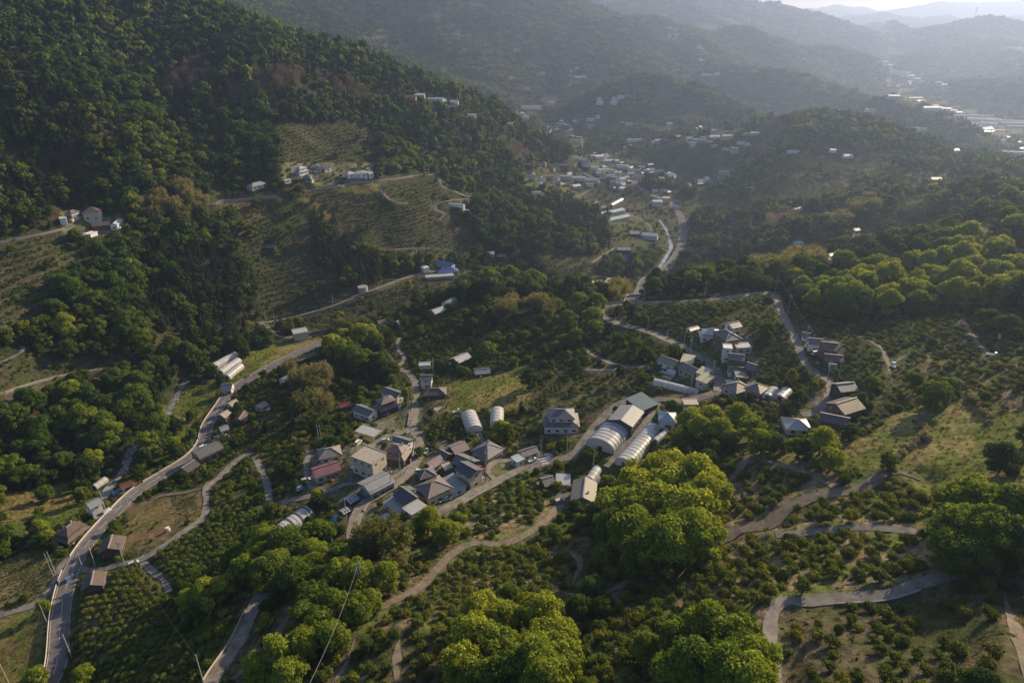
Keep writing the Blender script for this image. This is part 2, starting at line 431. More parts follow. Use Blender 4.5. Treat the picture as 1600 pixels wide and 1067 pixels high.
# terraces: the slope is cut in steps
def box(a, k):
    for ax in (0, 1):
        p = np.pad(a, [(k, k) if i == ax else (0, 0) for i in (0, 1)], mode='edge').cumsum(ax)
        p = np.concatenate([np.zeros_like(np.take(p, [0], ax)), p], ax)
        n = a.shape[ax]
        a = (np.take(p, np.arange(2 * k + 1, 2 * k + 1 + n), ax) - np.take(p, np.arange(0, n), ax)) / (2 * k + 1)
    return a
tm = box((NCLS == CID['terrace']).astype(float), 2)
_st = 2.4
q = BASE / _st
stair = (np.floor(q) + smooth(0.55, 1.0, q - np.floor(q))) * _st
DELTA += (stair - BASE) * smooth(.4, .8, tm)
tm2 = box(np.isin(NCLS, [CID['citrus'], CID['citrus_low'], CID['orchard_green']]).astype(float), 3)
q = (BASE + 0.8 * fbm(_gx / 40, _gy / 40, 2, 5)) / 1.9
stair = (np.floor(q) + smooth(0.5, 1.0, q - np.floor(q))) * 1.9 - 0.8 * fbm(_gx / 40, _gy / 40, 2, 5)
DELTA += (stair - BASE) * smooth(.4, .9, tm2) * .75
refresh()
print('cover', round(time.time() - T0, 1))
# ---------------------------------------------------------------- roads: (kind, width m, photo pixels along it)
ROADS = [
 ('asphalt_road',6.6,'60,1090 88,1040 95,960 105,910 118,877 140,845 175,805 215,768 262,738 300,712 318,690 325,665 340,640 362,612 395,590 430,570 480,546 530,525 560,514 600,508'),
 ('asphalt_road',9.0,'985,470 1003,448 1030,430 1050,410 1062,390 1067,370 1066,345 1055,325 1040,313 1010,300 995,290 990,283'),
 ('village_road',4.6,'545,845 562,798 592,773 628,748 649,722 656,692 645,672 648,641 650,613 648,596 638,583 620,573 600,553 577,555'),
 ('village_road',3.0,'620,573 632,560 622,545 624,528'),
 ('village_road',3.6,'645,674 607,684 577,697'),
 ('village_road',3.4,'649,722 600,752 562,750 531,758 509,770 466,782 440,790'),
 ('village_road',5.0,'1124,611 1075,625 1038,624 982,629 952,644 926,672 901,705 876,718 845,727 800,742 767,757 739,770 716,783 690,797 655,812'),
 ('village_road',3.0,'775,752 762,738 775,725 800,722'),
 ('dirt_track',3.4,'575,962 590,950 615,937 653,918 678,896 704,870 737,851 792,845 838,822 871,797 887,776'),
 ('dirt_track',4.6,'945,932 965,921 1015,901 1053,891 1104,858 1154,830 1200,815 1225,798 1263,780 1309,768 1352,758 1377,745 1400,737 1440,745'),
 ('dirt_track',3.2,'1309,768 1286,755 1261,740 1238,730 1200,722 1180,715 1162,727 1139,753 1120,770'),
 ('concrete_lane',3.4,'1215,1090 1205,1025 1203,974 1220,949 1250,942 1301,937 1377,931 1428,918 1466,906 1504,897 1560,896 1620,899'),
 ('concrete_lane',3.2,'1508,897 1481,880 1468,860 1461,835 1423,829 1352,827 1306,829 1250,836 1210,842'),
 ('dirt_track',2.6,'1575,915 1590,974 1605,1040 1612,1080'),
 ('concrete_lane',4.8,'955,505 940,494 940,486 952,480 1002,473 1078,469 1129,463 1185,459 1210,461 1218,480 1230,505 1243,530 1253,558 1271,581 1294,591 1299,603 1294,624 1276,641 1251,651'),
 ('village_road',6.8,'940,494 962,505 992,512 1023,521 1043,532 1078,545 1099,558 1119,578 1127,596 1124,611'),
 ('concrete_lane',2.8,'914,548 942,563 977,573 1015,569'),
 ('concrete_lane',2.6,'977,573 952,579 916,581'),
 ('concrete_lane',4.2,'400,503 425,504 476,490 514,480 539,470 557,460 585,452 628,437 668,424 690,425'),
 ('concrete_lane',3.6,'400,503 415,509 430,523 450,527 484,519 514,513'),
 ('concrete_lane',3.4,'481,297 527,294 542,289 577,285 608,281 643,276 668,273 683,275 691,288 711,299 727,308 739,311 704,313 681,316 683,328 694,338 686,346'),
 ('concrete_lane',3.0,'540,290 562,282 582,278'),
 ('concrete_lane',2.6,'595,284 595,298 602,308 613,319 638,319'),
 ('dirt_track',2.2,'552,371 562,381 582,388 628,389 694,390'),
 ('dirt_track',2.2,'656,389 640,399 625,407 643,412'),
 ('concrete_lane',4.6,'331,318 354,317 400,311 435,309'),
 ('concrete_lane',3.2,'-20,383 0,379 63,367 99,358 118,352'),
 ('concrete_lane',2.6,'-15,518 0,513 30,503'),
 ('concrete_lane',2.6,'-15,573 0,568 35,553 33,537'),
 ('concrete_lane',2.8,'-15,616 0,613 45,600 76,593 91,589 127,582 160,576'),
 ('concrete_lane',2.6,'12,629 25,618 50,603 76,593'),
 ('concrete_lane',3.0,'-15,966 0,962 25,954 63,936 86,903 101,878 112,868'),
 ('concrete_lane',3.4,'120,886 152,888 187,879 215,873 253,853 284,830 316,808 322,785 323,763 339,750 354,735 375,717 395,707'),
 ('concrete_lane',3.0,'400,718 410,738 418,758 420,783'),
 ('dirt_track',2.4,'323,763 290,771 253,777 225,790'),
 ('concrete_lane',2.6,'222,875 240,891 256,906 263,921'),
 ('village_road',4.6,'320,1090 329,1067 347,1037 370,1000 395,954 412,930'),
 ('dirt_track',3.0,'345,1070 400,1017 425,997 443,969 465,945'),
 ('dirt_track',2.2,'510,1080 542,1032 554,999'),
 ('dirt_track',2.2,'618,1080 623,1007 640,985'),
 ('dirt_track',2.4,'838,845 876,860 901,865 906,880 894,908'),
 ('dirt_track',2.2,'1347,530 1375,543 1387,568 1390,583'),
 ('dirt_track',2.2,'1418,550 1397,566'),
 ('dirt_track',2.4,'1500,495 1521,530 1539,545 1547,558'),
 ('concrete_lane',3.0,'1256,381 1276,394 1276,406'),
 ('concrete_lane',3.4,'948,732 962,715 990,682 1015,651 1028,629'),
 ('concrete_lane',3.6,'937,284 916,300 894,308'),
 ('asphalt_road',6.0,'909,215 910,235 899,251 906,263 925,280'),
 ('concrete_lane',3.0,'977,333 1013,351 1018,360'),
 ('concrete_lane',3.0,'925,410 939,402 960,388'),
 ('concrete_lane',3.4,'965,180 1000,190 1046,196 1090,197'),
 ('concrete_lane',3.4,'955,247 985,252 1010,256'),
 ('concrete_lane',3.0,'483,705 478,735 486,760 509,770'),
 ('village_road',3.0,'760,700 745,670 738,650'),
]
STREAM = [('stream',4.2,'1030,342 1040,356 1046,372 1049,385 1042,398 1033,412 1018,432'),
          ('stream',4.0,'150,790 172,757 192,733 206,700 250,660 272,622 290,590')]
def parse(s): return [tuple(float(a) for a in p.split(',')) for p in s.split()]
def catmull(P, step=2.0):
    P = np.array(P); P = np.vstack([2 * P[0] - P[1], P, 2 * P[-1] - P[-2]])
    out = []
    for i in range(1, len(P) - 2):
        n = max(2, int(np.hypot(*(P[i + 1] - P[i])[:2]) / step))
        t = np.linspace(0, 1, n, endpoint=False)[:, None]
        out.append(0.5 * ((2 * P[i]) + (-P[i - 1] + P[i + 1]) * t + (2 * P[i - 1] - 5 * P[i] + 4 * P[i + 1] - P[i + 2]) * t ** 2 + (-P[i - 1] + 3 * P[i] - 3 * P[i + 1] + P[i + 2]) * t ** 3))
    out.append(P[-2][None])
    return np.vstack(out)
def road_line(s, sink=0.0):
    p = np.array(parse(s))
    x, y, z, D = pick(p[:, 0], p[:, 1])
    c = catmull(np.stack([x, y], 1), 2.0)
    z = height(c[:, 0], c[:, 1])
    k = 15
    zp = np.pad(z, k, mode='edge')
    ker = np.hanning(2 * k + 1); ker /= ker.sum()
    z = np.convolve(zp, ker, 'valid') - sink
    return np.column_stack([c, z])
LINES = [(k, w * (.95 if k == 'asphalt_road' else .84), road_line(s)) for k, w, s in ROADS]
WLINES = [(k, w, road_line(s, 1.2)) for k, w, s in STREAM]
# snap ends of roads that meet others
for i, (k, w, L) in enumerate(LINES):
    for end in (0, -1):
        for j, (k2, w2, L2) in enumerate(LINES):
            if i == j or w2 < w: continue
            d = np.hypot(L2[:, 0] - L[end, 0], L2[:, 1] - L[end, 1])
            m = d.argmin()
            if d[m] < w2 * 0.5 + 5:
                dz = L2[m, 2] - L[end, 2]
                s = np.hypot(L[:, 0] - L[end, 0], L[:, 1] - L[end, 1])
                L[:, 2] += dz * np.exp(-(s / 14.0) ** 2)
                break
WD = np.full(BASE.shape, 1e3); WZ = np.zeros_like(BASE); RW = np.zeros_like(BASE)      # distance to road edge, road height
def stamp(L, w, reach=6.0):
    n = int(math.ceil((w / 2 + reach) / RC))
    seg = L
    ci = (seg[:, 0] - RX0) / RC; cj = (seg[:, 1] - RY0) / RC
    i0 = np.round(ci).astype(int); j0 = np.round(cj).astype(int)
    for a in range(-n, n + 1):
        for b in range(-n, n + 1):
            ii = i0 + a; jj = j0 + b
            ok = (ii >= 0) & (ii < RNX) & (jj >= 0) & (jj < RNY)
            ii_, jj_ = ii[ok], jj[ok]
            d = np.hypot(ii_ - ci[ok], jj_ - cj[ok]) * RC - w / 2
            o = np.argsort(-d)
            ii_, jj_, d, z = ii_[o], jj_[o], d[o], seg[ok][o, 2]
            better = d < WD[jj_, ii_]
            WD[jj_[better], ii_[better]] = d[better]; WZ[jj_[better], ii_[better]] = z[better]
for k, w, L in sorted(LINES, key=lambda t: t[1]): stamp(L, w)
def apply_roads():
    cur = BASE + DELTA
    t = smooth(5.0, 1.2, WD)
    tgt = WZ - 0.12
    DELTA[:] = DELTA + (tgt - cur) * t
apply_roads()
for k, w, L in WLINES:
    WD2 = WD.copy(); WD[:] = 1e3
    stamp(L, w)
    cur = BASE + DELTA
    DELTA[:] += (WZ - 0.35 - cur) * smooth(3.5, 0.2, WD)
    WD[:] = np.minimum(WD, WD2)
refresh()
def dist_road(x, y):
    i = np.clip(np.round((x - RX0) / RC).astype(int), 0, RNX - 1); j = np.clip(np.round((y - RY0) / RC).astype(int), 0, RNY - 1)
    d = WD[j, i]
    return np.where((x > RX0) & (x < RX1) & (y > RY0) & (y < RY1), d, 1e3)
print('roads', round(time.time() - T0, 1))
# ---------------------------------------------------------------- buildings of the near and middle villages
# (kind, ridge end 1, ridge end 2 in photo pixels, width m, ridge height m, type, roof colour, wall colour, label)
# types: g gable, h hip, i two storeys with skirt roof, f flat, t round tunnel, c open carport, s single slope
B = [
 # left valley road
 ('house',(342,602),(359,601),7.5,5.2,'g','tile','white','white walled grey roofed house on the road edge nearest the white tunnels'),
 ('house',(357,630),(368,624),6.0,4.4,'g','beige','cream','small beige roofed house on the roadside, upper of a tight pair'),
 ('house',(344,647),(355,640),7.0,5.0,'g','beige','brown','beige roofed brown house on the roadside, middle of the tight row'),
 ('annex',(343,668),(355,664),5.0,4.2,'g','metal','white','low white annex at the lower end of the tight roadside row'),
 ('shed',(373,655),(382,642),5.5,4.2,'g','brown','dark','dark brown shed behind the roadside row of beige roofs'),
 ('warehouse',(302,707),(339,690),9.0,5.4,'t','metaldark','brown','long curved grey roof workshop on the outer edge of the main road bend'),
 ('shed',(284,731),(304,718),7.0,4.4,'g','dark','brown','dark gabled shed joined to the lower end of the curved roof workshop'),
 ('shed',(193,756),(211,749),4.6,3.6,'g','rust','orange','small rusty red roofed shed with an orange end wall beside the main road'),
 ('house',(144,785),(162,776),6.2,7.6,'g','metal','white','tall narrow white house with a grey roof tight against the main road'),
 ('house',(101,828),(121,813),8.5,6.2,'i','brown','dark','brown tiled house with a wide lower roof left of the main road'),
 ('house',(176,835),(169,856),9.0,5.4,'g','brown','dark','dark house with a two tone roof between the main road and the dry field'),
 ('house',(147,891),(142,913),7.5,4.6,'g','brown','dark','low house with a brown right slope at the lane junction below the bend'),
 ('polytunnel',(155,757),(173,744),3.2,2.2,'t','film','film','little pale blue tunnel in the brush beside the stream'),
 ('shed',(402,634),(413,627),5.5,3.6,'g','pink','cream','small pinkish roofed hut behind the tight roadside row'),
 ('house',(440,592),(455,584),7.0,4.4,'g','tile','white','grey roofed house half hidden under trees above the road embankment'),
 ('barn',(461,561),(494,550),4.6,3.2,'g','brown','brown','long narrow brown barn along the upper edge of the main road'),
 ('polytunnel',(332,568),(367,549),5.2,3.2,'t','film','film','farthest of three white tunnels standing together by the meadow'),
 ('polytunnel',(343,577),(372,558),5.2,3.2,'t','film','film','middle of three white tunnels standing together by the meadow'),
 ('polytunnel',(353,585),(375,567),5.2,3.2,'t','film','film','nearest of three white tunnels standing together by the meadow'),
 ('office',(457,518),(479,514),8.5,6.0,'f','concrete','cream','flat roofed cream block beside the lane bridge, in the valley bottom'),
 ('house',(567,505),(577,502),7.0,4.6,'g','metal','white','grey roofed house at the foot of the lane, leftmost of a row of three'),
 ('house',(589,503),(601,500),7.0,5.0,'g','brown','dark','brown roofed house in the middle of a row of three behind the knoll'),
 ('shed',(620,502),(636,496),7.0,3.6,'g','light','cream','pale roofed shed at the right end of the row of three'),
 ('house',(675,484),(693,478),9.0,5.0,'g','light','brown','wide beige roofed house on the knoll edge below the teal gable'),
 ('house',(695,472),(709,464),6.5,6.2,'g','teal','white','teal roofed gable house with a sunlit white front on the knoll edge'),
 ('barn',(683,407),(708,411),7.5,5.0,'g','blue','cream','barn with a bright blue roof, upper of the two blue ones'),
 ('barn',(688,422),(712,420),9.0,5.0,'h','bluedark','light','deep blue hipped barn just in front of the bright blue one'),
 ('shed',(665,419),(673,417),5.5,4.0,'f','white','white','small white hut left of the blue barns'),
 ('platform',(665,431),(708,428),7.0,2.4,'f','concrete','concrete','long pale concrete slab roof below the blue barns'),
 ('shed',(760,394),(771,393),7.0,4.2,'g','lightblue','white','pale blue roofed shed alone at the edge of the dark wood'),
 ('house',(777,398),(790,398),7.0,4.2,'g','tile','dark','grey roofed house just right of the pale blue shed'),
 ('greenhouse',(696,317),(728,320),5.0,3.0,'t','film','white','long white low building on the grassy terrace by the hairpin lane'),
 ('shed',(724,327),(730,327),4.0,2.6,'f','lightblue','white','tiny pale shed on the grass below the long white building'),
 ('shed',(416,384),(430,384),5.0,3.0,'g','teal','dark','low teal roofed shed alone on the brown slope'),
 # upper left farm cluster
 ('farmhouse',(135,325),(149,324),11.0,8.5,'h','brown','cream','big steep roofed old farmhouse of the left hillside farm'),
 ('house',(108,334),(119,330),7.0,6.4,'i','tile','cream','two storey house left of the steep roofed farmhouse'),
 ('shed',(97,345),(105,344),5.5,4.0,'f','white','white','small white shed at the left end of the hillside farm'),
 ('barn',(144,350),(170,347),7.0,4.4,'g','brown','dark','long brown roofed barn in front of the steep roofed farmhouse'),
 ('house',(118,361),(132,358),7.0,4.4,'g','dark','white','low dark roofed house at the front left of the hillside farm'),
 ('shed',(134,366),(145,362),4.5,2.6,'f','white','white','flat white roof at the very front of the hillside farm'),
 ('house',(177,350),(187,342),6.0,5.0,'g','light','white','pale house at the right end of the hillside farm'),
 ('house',(392,287),(409,283),9.0,5.4,'h','metal','cream','wide grey hipped house alone above the concrete walled road'),
 # terrace hamlet
 ('house',(466,262),(475,260),8.0,7.0,'i','light','white','white two storey house at the upper left of the terrace hamlet'),
 ('house',(487,258),(499,257),9.0,6.4,'i','tile','cream','grey two storey house at the top of the terrace hamlet'),
 ('house',(502,260),(512,258),8.0,5.4,'g','dark','white','dark roofed house right of the grey two storey one in the terrace hamlet'),
 ('barn',(455,278),(470,276),7.0,4.6,'g','dark','dark','dark barn in the lower row of the terrace hamlet'),
 ('house',(474,273),(484,273),8.0,6.4,'i','tile','cream','cream fronted house at the lower right of the terrace hamlet'),
 ('shed',(443,281),(452,279),5.0,3.4,'g','metal','white','low grey shed at the far left of the terrace hamlet'),
 ('house',(544,268),(550,267),8.0,5.6,'h','light','white','pale hipped house, left of the three at the lane fork'),
 ('house',(559,266),(571,265),9.0,6.0,'h','light','white','largest pale hipped house of the three at the lane fork'),
 ('house',(572,270),(579,269),6.5,5.4,'g','lightblue','white','small white house at the right end of the three at the lane fork'),
 # central village
 ('house',(657,586),(675,586),7.0,7.0,'g','tile','white','tall narrow grey roofed house beside the village road, above the vegetable plot'),
 ('house',(667,606),(691,605),8.5,5.0,'h','darkbrown','dark','old dark brown hipped house bordering the vegetable plot'),
 ('house',(601,605),(626,614),6.5,6.0,'g','tile','white','slate roofed wing at the back of the two storey farmstead'),
 ('farmhouse',(594,624),(611,618),8.0,8.0,'i','tilepink','brown','two storey farmhouse with stacked roofs in the middle of its farmstead'),
 ('barn',(556,632),(584,642),7.0,5.6,'g','tile','white','slate roofed barn with a white side wall in front of the farmstead'),
 ('shed',(530,631),(546,628),4.5,3.0,'g','red','brown','little red roofed shed in bushes left of the farmstead'),
 ('carport',(560,669),(590,678),6.0,3.0,'c','concrete','white','open carport with a pale flat roof on the gravel yard'),
 ('house',(622,681),(646,688),7.0,6.2,'g','tile','white','slate gable house on the inner side of the road fork'),
 ('house',(613,693),(631,696),9.0,7.6,'i','tilepink','brown','brown walled two storey house with pinkish roofs by the fork'),
 ('warehouse',(556,706),(588,718),8.6,8.0,'f','beige','cream','big plain cream box building with a flat roof in the village'),
 ('house',(504,702),(524,698),8.5,5.2,'h','tilebeige','cream','square hipped house with a beige sunlit slope by the paved yard'),
 ('house',(488,734),(529,721),8.0,5.2,'g','maroon','cream','long building with a dull red roof beside the paved yard'),
 ('warehouse',(570,760),(606,742),10.5,5.4,'g','metal','metal','wide grey metal gable warehouse along the village road'),
 ('plant_shelter',(540,782),(558,772),6.0,2.4,'g','glass','dark','dark shade frame with pale panels below the grey warehouse'),
 ('plant_shelter',(535,797),(548,790),4.0,1.8,'g','glass','dark','smaller shade frame with pale panels nearer the road curve'),
 ('house',(630,759),(655,776),8.5,5.8,'g','tiledark','beige','dark roofed house with a beige sunlit slope in front of the white car'),
 ('annex',(615,773),(638,790),4.0,3.4,'s','metal','cream','lean-to with a pale grey roof on the roadside of the dark house'),
 ('house',(668,757),(688,748),10.0,7.0,'h','tilestripe','cream','large hipped house in the centre of the lower village group'),
 ('platform',(645,798),(668,784),5.0,2.8,'f','concrete','cream','flat grey terrace roof in front of the large hipped house'),
 ('annex',(696,744),(716,764),6.0,3.0,'s','metal','white','flat blue-grey roof between the hipped house and the cream one'),
 ('house',(709,725),(734,739),7.8,7.8,'g','tiledark','cream','cream two storey house with a dark left slope at the village edge'),
 ('house',(717,711),(745,723),8.0,5.6,'g','tile','dark','slate gable house with a bright right slope behind the cream one'),
 ('house',(690,701),(705,709),7.0,5.0,'g','tiledark','dark','dark gable house at the back of the lower village group'),
 ('house',(700,700),(722,691),8.0,6.0,'g','tilepink','brown','pinkish tiled house at the corner of the dense citrus plot'),
 ('barn',(669,724),(689,711),5.5,4.0,'g','purple','dark','long low purple-brown barn behind the parked white car'),
 ('gatehouse',(660,735),(672,732),6.5,4.0,'h','tiledark','dark','small square dark roof at the end of the purple-brown barn'),
 ('house',(758,700),(771,692),10.5,6.4,'h','tile','cream','wide slate hipped house at the right end of the lower village'),
 ('shed',(738,731),(747,729),5.0,3.0,'g','red','brown','tiny red shed in the hedge behind the cream two storey house'),
 ('shed',(694,729),(703,726),4.5,3.0,'f','beige','brown','tiny beige flat roof behind the round bush in the lower village'),
 ('polytunnel',(732,639),(742,664),7.2,4.2,'t','film','film','white tunnel at the upper corner of the dense citrus plot'),
 ('polytunnel',(777,634),(776,657),6.2,3.8,'t','film','film','white tunnel standing upright in the picture, right of its twin'),
 ('polytunnel',(419,836),(481,792),7.0,4.0,'t','film','film','striped tunnel with dark bands above the bright tree clump'),
 ('house',(709,560),(731,551),8.5,6.0,'g','light','dark','old house with a pale top roof under the round tree'),
 ('barn',(741,577),(765,575),7.0,3.4,'g','metal','dark','low pale patched roof right of the old house'),
 ('shed',(655,569),(672,568),4.0,2.6,'f','concrete','white','thin pale flat roof left of the old house'),
 # centre right
 ('farmhouse',(861,640),(893,640),12.5,9.2,'i','tile','white','white framed two storey house with a pyramid slate roof'),
 ('warehouse',(974,658),(992,636),12.0,6.4,'g','metal','dark','wide grey gabled packing shed between the two round roofs'),
 ('warehouse',(990,632),(1014,622),10.0,4.6,'s','teal','dark','teal flat roofed shed behind the grey gabled packing shed'),
 ('polytunnel',(952,683),(975,658),12.0,5.4,'t','film','film','broad white round roof joined to the packing shed'),
 ('polytunnel',(970,714),(1018,660),7.2,3.9,'t','film','film','long white round tunnel running beside the farm lane'),
 ('polytunnel',(927,741),(939,724),3.8,2.6,'t','film','dark','small white tunnel alone above the gabled house'),
 ('house',(1033,645),(1043,646),8.0,5.8,'h','lightblue','white','white house with a pale blue roof at the top of the farm lane'),
 ('shed',(1068,627),(1089,627),5.0,3.0,'f','beige','cream','beige flat shed roof just above the bright tree clump'),
 ('shed',(1024,685),(1042,671),2.6,1.8,'t','film','white','crumpled pale tarp covered store behind the long tunnel'),
 ('house',(915,746),(911,779),9.4,6.2,'g','tilebeige2','metal','gabled house with a sunlit beige right slope left of the giant tree'),
 ('house',(848,748),(862,744),6.5,4.2,'g','tiledark','dark','small dark house by the round clipped hedge'),
 ('shed',(870,747),(890,748),5.0,3.2,'s','light','white','pale flat annex right of the small dark house'),
 ('shed',(813,706),(838,698),5.0,4.0,'g','metaldark','cream','grey-brown shed beside the planting beds on the road bend'),
 ('shed',(801,719),(812,714),4.0,3.0,'f','lightblue','white','pale blue hut at the left end of the grey-brown shed'),
 # right hamlet
 ('house',(1108,512),(1127,513),8.5,5.6,'i','light','white','white walled wing of the big slate roofed compound'),
 ('house',(1134,511),(1147,520),10.0,7.4,'h','tile','brown','tall slate hipped main house of the right hamlet compound'),
 ('house',(1133,507),(1148,504),7.0,6.0,'g','tile','white','rear slate roofed wing of the compound'),
 ('storehouse',(1131,540),(1143,541),5.0,7.4,'f','white','white','narrow white storehouse tower below the compound'),
 ('platform',(1146,537),(1168,536),5.5,3.0,'f','concrete','cream','flat concrete deck joined to the white storehouse tower'),
 ('house',(1139,556),(1165,559),7.0,7.4,'g','tile','brown','two storey slate roofed house under the storehouse tower'),
 ('annex',(1136,569),(1164,571),6.0,3.8,'g','tiledark','white','lower front roof of the two storey slate house'),
 ('annex',(1166,567),(1179,571),6.0,4.6,'g','tile','brown','right hand slate wing of the two storey house'),
 ('shed',(1150,583),(1167,584),6.5,3.0,'f','metaldark','dark','flat lattice roof behind the twin hipped roofs'),
 ('house',(1152,599),(1165,595),9.0,5.6,'h','tilebeige','cream','left of the twin hipped houses at the end of the curve'),
 ('house',(1176,597),(1184,600),9.0,5.6,'h','tilebeige','cream','right of the twin hipped houses at the end of the curve'),
 ('barn',(1032,555),(1059,565),8.0,4.8,'g','olive','white','olive roofed barn at the left end of the roadside works'),
 ('shed',(1066,560),(1083,563),7.0,4.2,'s','yellowish','cream','pale yellow roofed shed between the olive barn and the grey roof'),
 ('barn',(1073,566),(1100,579),7.0,5.0,'g','metaldark','olivewall','long grey roofed barn in the middle of the roadside works'),
 ('shed',(1090,576),(1104,581),5.5,4.4,'s','yellowish','cream','pale yellow roof patch above the road curve'),
 ('shed',(1097,585),(1112,591),6.5,4.0,'s','yellowish','cream','yellow-green roofed shed at the right end of the roadside works'),
 ('polytunnel',(1044,576),(1057,580),3.6,2.4,'t','film','white','very short white tunnel beside the yellow-green tree'),
 ('polytunnel',(1022,592),(1092,609),4.0,2.4,'t','film','film','very long thin white tunnel below the roadside works'),
 ('shed',(1036,588),(1049,592),4.0,2.6,'g','metaldark','dark','small grey roof right behind the long thin tunnel'),
 ('shed',(1076,513),(1090,509),3.4,2.4,'g','light','white','small pale shed on the path left of the compound'),
 ('house',(1254,530),(1277,532),7.0,5.4,'g','tile','white','blue-grey roofed house beside the lane, left of the maroon one'),
 ('shed',(1246,519),(1257,521),5.0,3.2,'g','teal','white','teal roofed shed behind the blue-grey house'),
 ('house',(1283,534),(1309,537),9.0,7.4,'g','maroondark','brown','maroon roofed two storey house on the right slope'),
 ('annex',(1288,553),(1317,556),6.5,4.2,'g','maroondark','brown','lower maroon roof in front of the two storey maroon house'),
 ('shed',(1297,569),(1305,570),4.0,2.6,'g','teal','white','tiny teal shed below the maroon house'),
 ('barn',(1306,603),(1334,600),7.5,5.0,'g','blueslate','dark','blue-slate gabled barn beside the lane end'),
 ('farmhouse',(1306,632),(1339,622),9.5,6.6,'g','darkbrown','brown','old brown house with a large tiled roof on the right slope'),
 ('barn',(1282,644),(1328,653),6.0,4.8,'g','tiledark','brown','long dark tiled barn in front of the old brown house'),
 ('house',(1236,655),(1256,656),8.5,4.6,'h','light','white','white roofed hipped house above the bright round shrubs'),
 ('polytunnel',(1203,616),(1214,604),4.6,2.6,'t','film','film','left of two small tunnels side by side above the flowering hedge'),
 ('polytunnel',(1214,617),(1226,605),4.6,2.6,'t','film','film','right of two small tunnels side by side above the flowering hedge'),
 # valley behind the knoll
 ('polytunnel',(905,448),(914,440),6.0,3.6,'t','film','film','first from the left of four white tunnels behind the knoll'),
 ('polytunnel',(915,449),(925,439),6.0,3.6,'t','film','film','second from the left of four white tunnels behind the knoll'),
 ('polytunnel',(926,449),(937,437),6.0,3.6,'t','film','film','third from the left of four white tunnels behind the knoll'),
 ('polytunnel',(938,450),(950,434),6.0,3.6,'t','film','film','rightmost and longest of four white tunnels behind the knoll'),
 ('shed',(885,452),(906,451),6.0,3.0,'f','light','white','flat white shed left of the four tunnels'),
 ('polytunnel',(954,319),(971,310),7.0,4.2,'t','film','film','round white tunnel above the two long blue-grey sheds'),
 ('warehouse',(939,332),(973,325),10.0,5.0,'g','lightblue','white','upper of two long blue-grey sheds in the valley'),
 ('warehouse',(948,342),(981,335),9.0,4.6,'g','lightblue','white','lower of two long blue-grey sheds in the valley'),
 ('house',(936,323),(949,321),8.0,5.0,'g','dark','dark','dark house tucked left of the upper blue-grey shed'),
 ('shed',(921,319),(934,315),4.0,3.0,'g','light','white','thin pale shed left of the round white tunnel'),
 ('factory',(1020,314),(1035,314),10.0,7.0,'f','lightblue','white','pale blue box factory beside the far road'),
 ('office',(1037,308),(1048,308),9.0,7.0,'f','beige','cream','beige block behind the pale blue box factory'),
 ('house',(1052,319),(1061,321),8.0,5.0,'g','light','white','white house right of the factory on the far road'),
 ('factory',(1004,363),(1028,365),11.0,7.0,'g','light','white','long white building between the stream and the paved yard'),
 ('house',(984,361),(998,361),9.0,5.0,'g','light','dark','pale roofed house left of the long white building'),
 ('warehouse',(964,386),(984,386),13.0,6.0,'g','metal','dark','grey roofed warehouse above a lane in the valley bottom'),
 ('solar_array',(966,398),(992,401),7.0,1.8,'s','bluedark','dark','dark tilted panel field in front of the grey warehouse'),
 # right slope hamlet in the middle distance
 ('house',(1332,366),(1343,366),9.0,6.0,'g','pink','dark','pinkish roofed house at the top of the right slope hamlet'),
 ('house',(1333,357),(1341,356),7.0,5.0,'g','tile','cream','small grey house behind the pinkish roofed one'),
 ('house',(1311,374),(1331,372),9.0,5.0,'g','light','cream','wide grey roofed house in the middle of the right slope hamlet'),
 ('house',(1298,386),(1311,380),9.0,6.0,'g','white','white','brightest white roofed house of the right slope hamlet'),
 ('house',(1301,398),(1311,394),9.0,5.6,'g','light','cream','pale house just below the brightest white roof'),
 ('shed',(1291,405),(1314,403),5.0,2.6,'f','metal','white','long low flat roof at the foot of the right slope hamlet'),
 ('shed',(1244,379),(1255,378),6.0,4.2,'f','lightblue','white','pale green-blue hut alone at the end of the right lane'),
 ('polytunnel',(1240,326),(1252,323),5.0,3.0,'t','film','film','lone sunlit white tunnel in the right hand wood'),
]
